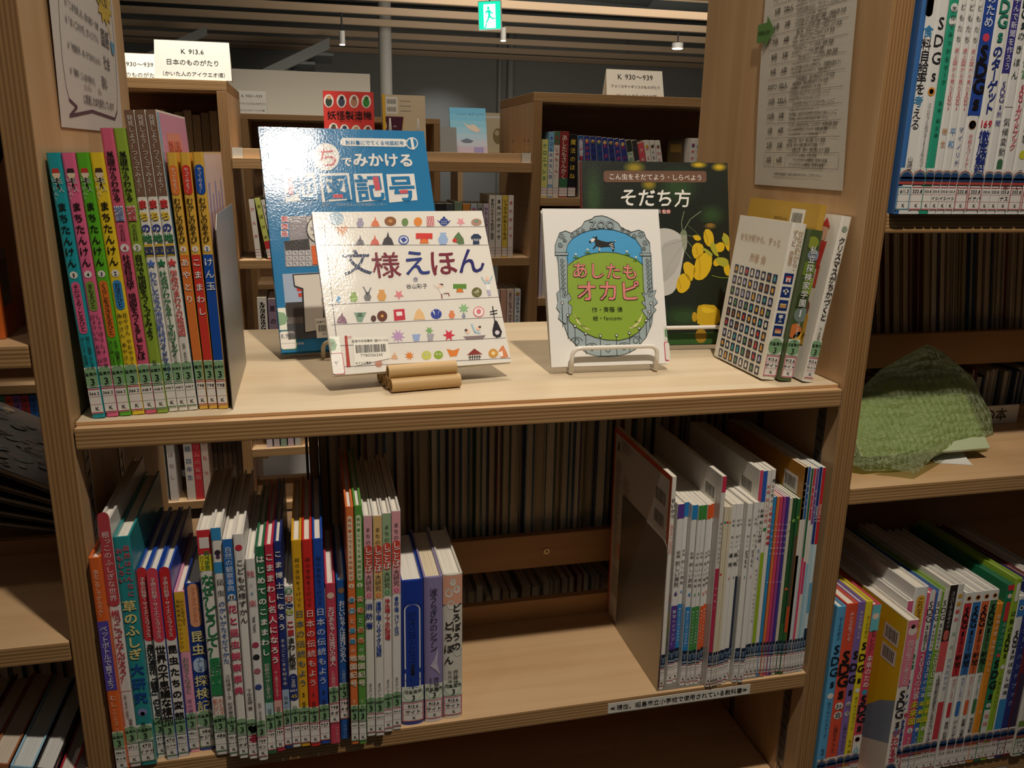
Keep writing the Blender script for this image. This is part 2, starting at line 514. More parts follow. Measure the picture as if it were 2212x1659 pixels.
def display_book(name, w, h, d, loc, yaw, tilt, base, items, label, group=None, mat=ink, spine_side=-1, spine_col=None, stick=None):
    """a book shown with its front cover: width along x, thickness along y, standing on z=0, tilted back"""
    root = empty(name, loc, (-tilt, 0, yaw), label, 'book', group)
    c = MB(); t = .0025
    m = mat(base); sm = mat(spine_col) if spine_col else m
    r = .002
    sx = 0 if spine_side < 0 else w
    # front board, back board, spine
    def board(y0, y1):
        c.box(0, w, y0, y1, 0, h, m)
    board(0, t); board(d-t, d)
    if spine_side < 0: c.box(-.0006, t, .0004, d-.0004, 0, h, sm)
    else: c.box(w-t, w+.0006, .0004, d-.0004, 0, h, sm)
    c.frame((0, 0, 0), (1,0,0), (0,0,1))
    g = .007 if spine_side < 0 else w-.007
    draw_art(c, items, 0, 0, mat)
    if stick: stick(c, w, h, d)
    c.build('cover', root, bevel=.0009)
    p = MB()
    a, b = (t, w-.003) if spine_side < 0 else (.003, w-t)
    p.box(a, b, t+.0001, d-t-.0001, .003, h-.003, paper('e9e4d8'))
    p.build('pages', root)
    return root
# cover artwork of the face-out books: shapes on each cover, in tenths of a millimetre from its lower corner
ART = {"okapi":[["P","9fb0b4",1,[[133,1441],[140,1554],[207,1706],[286,1734],[361,1704],[503,1789],[546,1856],[646,1890],[687,1923],[786,1932],[844,1918],[920,1883],[996,1834],[1031,1776],[1166,1717],[1267,1745],[1335,1716],[1359,1638],[1405,1579],[1403,1425],[1423,1415],[1410,850],[1384,622],[1355,509],[1264,342],[1117,196],[996,143],[897,119],[742,110],[607,118],[476,160],[348,256],[240,371],[177,577],[166,875],[161,1327]]],["P","4aa3d8",2,[[271,1439],[303,1553],[376,1638],[497,1703],[616,1741],[774,1759],[931,1746],[1085,1698],[1219,1620],[1281,1523],[1295,1388],[1291,1253],[1103,1390],[812,1451],[517,1407],[288,1306]]],["P","8fae3a",3,[[283,1278],[378,1352],[517,1413],[656,1444],[793,1455],[949,1444],[1104,1400],[1219,1346],[1293,1282],[1286,1043],[1285,757],[1315,624],[1246,493],[1151,401],[1029,339],[911,314],[737,323],[585,361],[454,420],[344,498],[262,574],[256,780],[273,1061]]],["L","141414",5,0.0006,[[133,1441],[140,1554],[207,1706],[286,1734],[361,1704],[503,1789],[546,1856],[646,1890],[687,1923],[786,1932],[844,1918],[920,1883],[996,1834],[1031,1776],[1166,1717],[1267,1745],[1335,1716],[1359,1638],[1405,1579],[1403,1425]]],["L","141414",5,0.0006,[[271,1439],[303,1553],[376,1638],[497,1703],[616,1741],[774,1759],[931,1746],[1085,1698],[1219,1620],[1281,1523],[1295,1388]]],["L","141414",5,0.0006,[[283,1278],[378,1352],[517,1413],[656,1444],[793,1455],[949,1444],[1104,1400],[1219,1346],[1293,1282]]],["L","141414",5,0.0006,[[294,1401],[269,1061],[262,574],[344,498],[454,420],[585,361],[737,323],[911,314],[1029,339],[1151,401],[1246,493],[1315,624],[1285,757],[1276,1043],[1287,1388]]],["L","141414",5,0.0006,[[165,1402],[166,875],[177,577],[240,371],[348,256],[476,160],[607,118],[742,110],[897,119],[996,143],[1117,196],[1264,342],[1355,509],[1393,698],[1395,1041],[1405,1386]]],["P","9fb0b4",5,[[132,1454],[303,1452],[301,1416],[130,1418]]],["L","141414",6,0.0005,[[132,1454],[303,1452],[301,1416],[130,1418],[132,1454]]],["P","9fb0b4",5,[[1261,1440],[1414,1438],[1412,1402],[1259,1404]]],["L","141414",6,0.0005,[[1261,1440],[1414,1438],[1412,1402],[1259,1404],[1261,1440]]],["L","141414",6,0.0005,[[276,1667],[265,1645],[246,1632],[224,1633],[208,1644],[202,1662],[207,1679],[220,1690],[235,1693],[248,1686],[253,1675],[252,1663],[244,1655],[235,1653],[227,1656],[224,1662],[225,1668],[228,1671]]],["L","141414",6,0.0005,[[246,1553],[236,1533],[218,1522],[199,1522],[184,1533],[178,1549],[183,1564],[195,1574],[209,1576],[220,1571],[225,1560],[224,1550],[217,1542],[209,1540],[202,1543],[199,1549],[199,1554],[203,1557]]],["L","141414",6,0.0005,[[295,1610],[289,1596],[276,1588],[262,1588],[252,1595],[248,1606],[251,1618],[260,1625],[270,1626],[278,1622],[281,1615],[280,1607],[275,1602],[269,1601],[265,1603],[262,1607],[263,1610],[265,1612]]],["L","141414",6,0.0005,[[418,1675],[408,1655],[390,1644],[370,1644],[355,1654],[350,1671],[355,1686],[366,1697],[381,1699],[392,1693],[397,1682],[396,1672],[389,1665],[380,1662],[373,1665],[370,1671],[371,1676],[374,1679]]],["L","141414",6,0.0005,[[484,1713],[476,1695],[459,1685],[441,1685],[428,1694],[423,1709],[427,1723],[438,1732],[451,1734],[461,1729],[466,1719],[464,1710],[458,1703],[450,1701],[444,1704],[441,1709],[442,1714],[445,1716]]],["L","141414",6,0.0005,[[550,1741],[542,1725],[528,1716],[512,1716],[500,1724],[496,1737],[499,1750],[509,1758],[520,1760],[530,1755],[534,1747],[532,1738],[527,1733],[520,1731],[515,1733],[512,1737],[513,1742],[515,1744]]],["L","141414",6,0.0005,[[1082,1756],[1074,1740],[1059,1731],[1043,1731],[1031,1739],[1026,1752],[1030,1765],[1040,1774],[1051,1775],[1061,1770],[1065,1762],[1064,1753],[1058,1748],[1051,1746],[1045,1748],[1043,1753],[1044,1757],[1046,1759]]],["L","141414",6,0.0005,[[1162,1717],[1153,1699],[1136,1688],[1118,1688],[1105,1698],[1100,1713],[1104,1727],[1115,1736],[1128,1738],[1139,1733],[1143,1724],[1142,1714],[1135,1707],[1128,1705],[1121,1708],[1118,1713],[1119,1718],[1122,1720]]],["L","141414",6,0.0005,[[1238,1668],[1229,1650],[1212,1639],[1194,1639],[1180,1649],[1176,1664],[1180,1678],[1191,1687],[1204,1689],[1215,1684],[1219,1675],[1218,1665],[1211,1658],[1204,1656],[1197,1659],[1194,1664],[1195,1669],[1198,1671]]],["L","141414",6,0.0005,[[1341,1687],[1329,1662],[1307,1648],[1282,1648],[1264,1661],[1257,1681],[1263,1700],[1278,1712],[1296,1715],[1310,1708],[1316,1695],[1314,1682],[1305,1673],[1295,1671],[1286,1674],[1282,1681],[1284,1687],[1288,1691]]],["L","141414",6,0.0005,[[1389,1580],[1378,1557],[1357,1545],[1335,1545],[1318,1556],[1312,1574],[1318,1592],[1331,1603],[1347,1606],[1360,1599],[1366,1588],[1364,1576],[1356,1568],[1347,1565],[1339,1568],[1335,1575],[1336,1580],[1340,1584]]],["L","141414",6,0.0005,[[1351,1503],[1343,1486],[1328,1477],[1312,1477],[1300,1486],[1296,1499],[1300,1512],[1309,1520],[1321,1522],[1331,1517],[1335,1509],[1333,1500],[1328,1494],[1321,1492],[1315,1495],[1312,1499],[1313,1503],[1316,1506]]],["L","141414",6,0.0005,[[251,1354],[245,1341],[235,1332],[223,1328],[211,1329],[202,1335],[197,1344],[197,1354],[201,1362],[207,1368],[215,1370],[221,1369],[226,1365],[228,1360],[228,1355],[226,1351],[222,1350],[219,1350]]],["L","141414",6,0.0005,[[1392,1348],[1386,1335],[1375,1325],[1363,1321],[1351,1323],[1341,1329],[1336,1338],[1336,1348],[1340,1356],[1347,1362],[1354,1364],[1361,1363],[1366,1359],[1369,1354],[1368,1349],[1366,1345],[1362,1344],[1359,1344]]],["L","141414",6,0.0005,[[250,1297],[245,1284],[235,1275],[223,1271],[211,1273],[202,1279],[197,1288],[196,1297],[200,1306],[207,1311],[214,1313],[221,1312],[226,1308],[228,1303],[227,1298],[225,1295],[222,1293],[219,1293]]],["L","141414",6,0.0005,[[1391,1290],[1386,1277],[1375,1268],[1363,1264],[1350,1265],[1341,1271],[1336,1280],[1336,1290],[1340,1299],[1346,1304],[1354,1307],[1361,1305],[1366,1301],[1368,1296],[1368,1291],[1365,1288],[1362,1286],[1359,1286]]],["L","141414",6,0.0005,[[250,1241],[244,1228],[234,1218],[222,1214],[210,1216],[201,1222],[196,1231],[196,1241],[200,1249],[206,1254],[213,1256],[220,1255],[225,1251],[227,1246],[227,1242],[224,1238],[221,1236],[218,1236]]],["L","141414",6,0.0005,[[1391,1233],[1385,1219],[1375,1210],[1362,1206],[1350,1208],[1341,1214],[1336,1223],[1335,1233],[1339,1241],[1346,1247],[1354,1249],[1361,1248],[1366,1244],[1368,1239],[1368,1234],[1365,1230],[1362,1228],[1359,1228]]],["L","141414",6,0.0005,[[249,1184],[244,1171],[234,1162],[221,1158],[210,1159],[201,1165],[196,1174],[195,1184],[199,1192],[205,1198],[213,1200],[220,1199],[225,1195],[227,1190],[226,1185],[224,1181],[221,1180],[218,1180]]],["L","141414",6,0.0005,[[1391,1175],[1385,1162],[1375,1153],[1362,1149],[1350,1150],[1340,1156],[1335,1165],[1335,1175],[1339,1184],[1346,1189],[1354,1191],[1361,1190],[1366,1186],[1368,1181],[1367,1176],[1365,1173],[1361,1171],[1358,1171]]],["L","141414",6,0.0005,[[249,1127],[243,1114],[233,1105],[221,1101],[209,1103],[200,1109],[195,1118],[195,1127],[198,1136],[205,1141],[212,1143],[219,1142],[224,1138],[226,1133],[226,1128],[223,1125],[220,1123],[217,1123]]],["L","141414",6,0.0005,[[1391,1118],[1385,1104],[1374,1095],[1362,1091],[1350,1093],[1340,1099],[1335,1108],[1335,1118],[1339,1126],[1346,1132],[1353,1134],[1360,1132],[1365,1129],[1368,1124],[1367,1119],[1365,1115],[1361,1113],[1358,1113]]],["L","141414",6,0.0005,[[248,1071],[243,1058],[233,1049],[220,1045],[209,1047],[200,1053],[195,1061],[194,1071],[198,1079],[204,1085],[212,1087],[219,1086],[223,1082],[226,1077],[225,1072],[223,1068],[220,1067],[217,1067]]],["L","141414",6,0.0005,[[1390,1060],[1385,1047],[1374,1038],[1361,1034],[1349,1035],[1340,1041],[1335,1050],[1335,1060],[1339,1069],[1345,1074],[1353,1076],[1360,1075],[1365,1071],[1367,1066],[1367,1061],[1364,1058],[1361,1056],[1358,1056]]],["L","141414",6,0.0005,[[247,1014],[242,1002],[232,992],[220,989],[208,990],[199,996],[194,1005],[194,1015],[197,1023],[204,1028],[211,1030],[218,1029],[223,1025],[225,1020],[225,1016],[222,1012],[219,1010],[216,1010]]],["L","141414",6,0.0005,[[1390,1003],[1384,990],[1374,980],[1361,976],[1349,978],[1340,984],[1335,993],[1334,1003],[1338,1011],[1345,1017],[1353,1019],[1360,1018],[1365,1014],[1367,1009],[1366,1004],[1364,1000],[1361,999],[1358,999]]],["L","141414",6,0.0005,[[247,958],[241,945],[231,936],[219,932],[208,934],[198,940],[193,949],[193,958],[197,967],[203,972],[211,974],[218,973],[222,969],[224,964],[224,959],[222,956],[218,954],[216,954]]],["L","141414",6,0.0005,[[1390,945],[1384,932],[1374,923],[1361,919],[1349,921],[1339,927],[1334,936],[1334,946],[1338,954],[1345,960],[1353,962],[1360,960],[1365,957],[1367,951],[1366,947],[1364,943],[1360,941],[1357,941]]],["L","141414",6,0.0005,[[246,902],[241,889],[231,880],[219,876],[207,878],[198,884],[193,893],[193,902],[196,910],[203,916],[210,918],[217,917],[222,913],[224,908],[224,903],[221,899],[218,898],[215,898]]],["L","141414",6,0.0005,[[1389,888],[1384,875],[1373,866],[1361,862],[1349,864],[1339,870],[1334,879],[1334,888],[1338,897],[1345,902],[1352,904],[1359,903],[1364,899],[1366,894],[1366,889],[1363,886],[1360,884],[1357,884]]],["T","141414",6,"ZOO",[602,1814],[945,1811],0.05,None,0.05],["T","9fb0b4",7,"ZOO",[602,1814],[945,1811],-0.01,None,0.05],["P","9fb0b4",5,[[122,932],[193,997],[238,949],[215,893],[284,929],[308,854],[258,808],[312,760],[297,667],[237,631],[222,538],[167,567],[122,615],[145,689],[107,746],[130,820]]],["P","9fb0b4",5,[[1361,984],[1367,927],[1448,954],[1412,869],[1456,791],[1392,736],[1429,697],[1353,613],[1320,567],[1275,625],[1232,701],[1292,719],[1238,796],[1290,824],[1247,920],[1315,899]]],["L","141414",6,0.0005,[[122,932],[193,997],[238,949],[215,893],[284,929],[308,854],[258,808],[312,760],[297,667],[237,631],[222,538],[167,567],[122,615],[145,689],[107,746],[130,820],[122,932]]],["L","141414",6,0.0005,[[1361,984],[1367,927],[1448,954],[1412,869],[1456,791],[1392,736],[1429,697],[1353,613],[1320,567],[1275,625],[1232,701],[1292,719],[1238,796],[1290,824],[1247,920],[1315,899],[1361,984]]],["P","141414",6,[[208,805],[203,793],[192,786],[179,786],[169,794],[166,806],[171,818],[182,825],[194,825],[205,817]]],["P","e8e8e4",7,[[200,805],[197,798],[190,793],[182,793],[176,798],[173,806],[176,814],[183,818],[192,818],[198,813]]],["L","141414",6,0.0006,[[186,787],[176,502]]],["P","141414",6,[[267,649],[262,637],[251,630],[238,630],[228,638],[225,650],[230,662],[241,669],[254,669],[264,661]]],["P","e8e8e4",7,[[259,649],[256,641],[249,637],[241,637],[235,642],[233,650],[236,657],[243,662],[251,662],[257,657]]],["L","141414",6,0.0006,[[245,631],[235,352]]],["P","141414",6,[[354,511],[349,499],[338,491],[325,492],[315,500],[312,512],[317,524],[328,531],[341,530],[351,523]]],["P","e8e8e4",7,[[347,511],[344,503],[337,499],[328,499],[322,504],[320,511],[323,519],[330,524],[338,523],[344,518]]],["L","141414",6,0.0006,[[332,493],[325,257]]],["P","141414",6,[[488,410],[483,398],[472,391],[459,391],[449,399],[446,411],[450,423],[462,430],[475,430],[485,422]]],["P","e8e8e4",7,[[480,410],[477,403],[470,398],[462,398],[455,403],[453,411],[456,419],[463,423],[472,423],[478,418]]],["L","141414",6,0.0006,[[466,392],[458,151]]],["P","141414",6,[[678,377],[673,365],[662,358],[649,358],[639,366],[636,378],[641,390],[652,397],[665,397],[675,389]]],["P","e8e8e4",7,[[671,377],[668,369],[660,365],[652,365],[646,370],[644,378],[647,385],[654,390],[662,390],[669,385]]],["L","141414",6,0.0006,[[656,359],[648,117]]],["P","141414",6,[[893,376],[889,364],[877,357],[864,358],[854,365],[851,378],[856,390],[867,397],[880,396],[890,389]]],["P","e8e8e4",7,[[886,377],[883,369],[875,364],[867,365],[861,370],[859,377],[862,385],[869,390],[877,389],[884,384]]],["L","141414",6,0.0006,[[871,358],[862,114]]],["P","141414",6,[[1067,404],[1062,392],[1051,384],[1037,385],[1027,392],[1024,405],[1029,417],[1040,424],[1053,424],[1064,416]]],["P","e8e8e4",7,[[1059,404],[1056,396],[1049,392],[1040,392],[1034,397],[1032,405],[1035,412],[1042,417],[1051,417],[1057,412]]],["L","141414",6,0.0006,[[1044,385],[1035,151]]],["P","141414",6,[[1202,462],[1197,450],[1186,443],[1173,443],[1163,451],[1159,463],[1164,475],[1176,482],[1189,482],[1199,474]]],["P","e8e8e4",7,[[1195,462],[1191,455],[1184,450],[1176,450],[1169,455],[1167,463],[1170,471],[1177,475],[1186,475],[1192,470]]],["L","141414",6,0.0006,[[1179,444],[1172,232]]],["P","141414",6,[[1302,558],[1297,546],[1285,538],[1272,539],[1262,546],[1259,559],[1264,571],[1275,578],[1288,578],[1299,570]]],["P","e8e8e4",7,[[1294,558],[1291,550],[1284,546],[1275,546],[1268,551],[1266,559],[1270,566],[1277,571],[1285,571],[1292,566]]],["L","141414",6,0.0006,[[1279,539],[1273,351]]],["P","141414",6,[[1357,670],[1352,658],[1341,651],[1328,651],[1317,659],[1314,671],[1319,683],[1331,690],[1344,690],[1354,682]]],["P","e8e8e4",7,[[1350,670],[1346,662],[1339,658],[1331,658],[1324,663],[1322,671],[1325,679],[1332,683],[1341,683],[1348,678]]],["L","141414",6,0.0006,[[1334,652],[1329,472]]],["P","141414",6,[[1383,780],[1378,767],[1367,760],[1353,760],[1343,768],[1340,781],[1345,793],[1356,800],[1370,800],[1380,792]]],["P","e8e8e4",7,[[1376,780],[1372,772],[1365,767],[1356,768],[1350,773],[1348,780],[1351,788],[1358,793],[1367,793],[1373,788]]],["L","141414",6,0.0006,[[1360,761],[1354,566]]],["L","141414",6,0.0005,[[263,323],[273,341],[292,356],[317,365],[344,368],[372,364],[395,353],[413,338],[421,320]]],["L","141414",6,0.0005,[[376,311],[367,287],[345,275],[323,280],[309,300],[310,326],[327,345],[350,348],[369,335],[376,311]]],["L","141414",6,0.0005,[[459,243],[469,261],[488,276],[513,285],[540,288],[568,284],[592,273],[609,258],[618,240]]],["L","141414",6,0.0005,[[572,231],[563,207],[541,195],[519,200],[505,220],[506,246],[523,265],[546,268],[566,255],[572,231]]],["L","141414",6,0.0005,[[669,218],[679,236],[698,251],[723,260],[751,263],[779,259],[803,249],[820,233],[829,215]]],["L","141414",6,0.0005,[[783,206],[773,182],[752,170],[729,175],[715,195],[716,221],[733,240],[757,243],[776,230],[783,206]]],["L","141414",6,0.0005,[[883,240],[894,258],[913,272],[938,282],[966,284],[994,281],[1018,270],[1035,255],[1044,236]]],["L","141414",6,0.0005,[[998,227],[988,204],[966,192],[943,197],[929,217],[931,242],[948,261],[971,265],[991,252],[998,228]]],["L","141414",6,0.0005,[[1044,319],[1055,337],[1074,352],[1099,361],[1128,364],[1156,360],[1180,350],[1197,335],[1206,316]]],["L","141414",6,0.0005,[[1160,307],[1150,283],[1128,271],[1105,276],[1091,296],[1093,322],[1109,341],[1133,345],[1153,331],[1160,307]]],["L","3d5a1c",6,0.0006,[[399,1373],[402,1422]]],["P","f0ead0",7,[[416,1430],[411,1420],[401,1416],[392,1420],[389,1430],[393,1439],[403,1443],[412,1439]]],["P","5f8a2c",6,[[357,1381],[385,1407],[399,1384],[420,1407],[446,1380]]],["L","3d5a1c",6,0.0006,[[557,1432],[561,1481]]],["P","f0ead0",7,[[575,1489],[570,1479],[560,1475],[551,1479],[548,1489],[552,1498],[562,1502],[571,1498]]],["P","5f8a2c",6,[[515,1440],[544,1466],[558,1443],[579,1466],[605,1439]]],["L","3d5a1c",6,0.0006,[[1081,1406],[1084,1456]]],["P","f0ead0",7,[[1099,1463],[1094,1454],[1084,1450],[1074,1454],[1071,1464],[1076,1473],[1086,1477],[1095,1473]]],["P","5f8a2c",6,[[1038,1414],[1067,1441],[1082,1417],[1103,1440],[1129,1413]]],["L","3d5a1c",6,0.0006,[[1198,1328],[1201,1377]]],["P","f0ead0",7,[[1216,1385],[1211,1375],[1201,1372],[1191,1376],[1188,1385],[1193,1395],[1203,1399],[1212,1395]]],["P","5f8a2c",6,[[1155,1336],[1184,1362],[1199,1339],[1220,1362],[1246,1335]]],["L","141414",6,0.0004,[[342,628],[354,602],[371,620],[385,597],[405,612]]],["L","141414",6,0.0004,[[413,524],[424,498],[441,516],[455,493],[475,507]]],["L","141414",6,0.0004,[[1133,562],[1145,535],[1162,554],[1176,531],[1197,545]]],["L","141414",6,0.0004,[[1079,497],[1091,471],[1108,489],[1122,466],[1143,481]]],["P","e8dfa0",5,[[326,666],[366,553],[476,466],[542,451],[422,514]]],["P","e8dfa0",5,[[1248,663],[1200,541],[1116,468],[1037,457],[1160,533]]],["P","1c1c1c",6,[[652,1635],[690,1663],[704,1648],[697,1625],[754,1601],[831,1585],[901,1592],[918,1561],[925,1517],[912,1465],[892,1464],[891,1512],[847,1528],[798,1524],[754,1521],[729,1519],[723,1466],[704,1466],[711,1519],[691,1539],[656,1511],[639,1492],[634,1507],[672,1549],[665,1591]]],["P","ecebe6",7,[[587,1595],[625,1629],[660,1637],[671,1618],[646,1591],[616,1580]]],["P","1c1c1c",8,[[588,1599],[608,1610],[616,1584],[592,1580]]],["P","1c1c1c",8,[[645,1635],[642,1660],[665,1644]]],["P","1c1c1c",8,[[673,1644],[696,1667],[698,1636]]],["L","ecebe6",8,0.0007,[[711,1510],[728,1510]]],["L","ecebe6",8,0.0008,[[854,1547],[899,1569]]],["L","ecebe6",8,0.0007,[[710,1498],[728,1498]]],["L","ecebe6",8,0.0008,[[865,1529],[903,1546]]],["L","ecebe6",8,0.0007,[[709,1487],[727,1487]]],["L","ecebe6",8,0.0008,[[875,1512],[908,1523]]],["L","ecebe6",8,0.0007,[[708,1476],[726,1475]]],["L","ecebe6",8,0.0008,[[886,1495],[912,1500]]],["L","1c1c1c",7,0.0008,[[913,1581],[936,1600]]],["P","ecebe6",7,[[947,1603],[944,1598],[938,1596],[933,1598],[931,1603],[933,1609],[939,1611],[945,1609]]],["T","e58a86",8,"あしたも",[332,1226],[1218,1193],0.025,"141414",0.05],["T","e58a86",8,"オカピ",[372,956],[1230,948],0.025,"141414",0.05],["T","141414",6,"作・斉藤 倫",[565,711],[977,711],0,None,0.05],["T","141414",6,"絵・fancomi",[574,604],[965,598],0,None,0.05]],
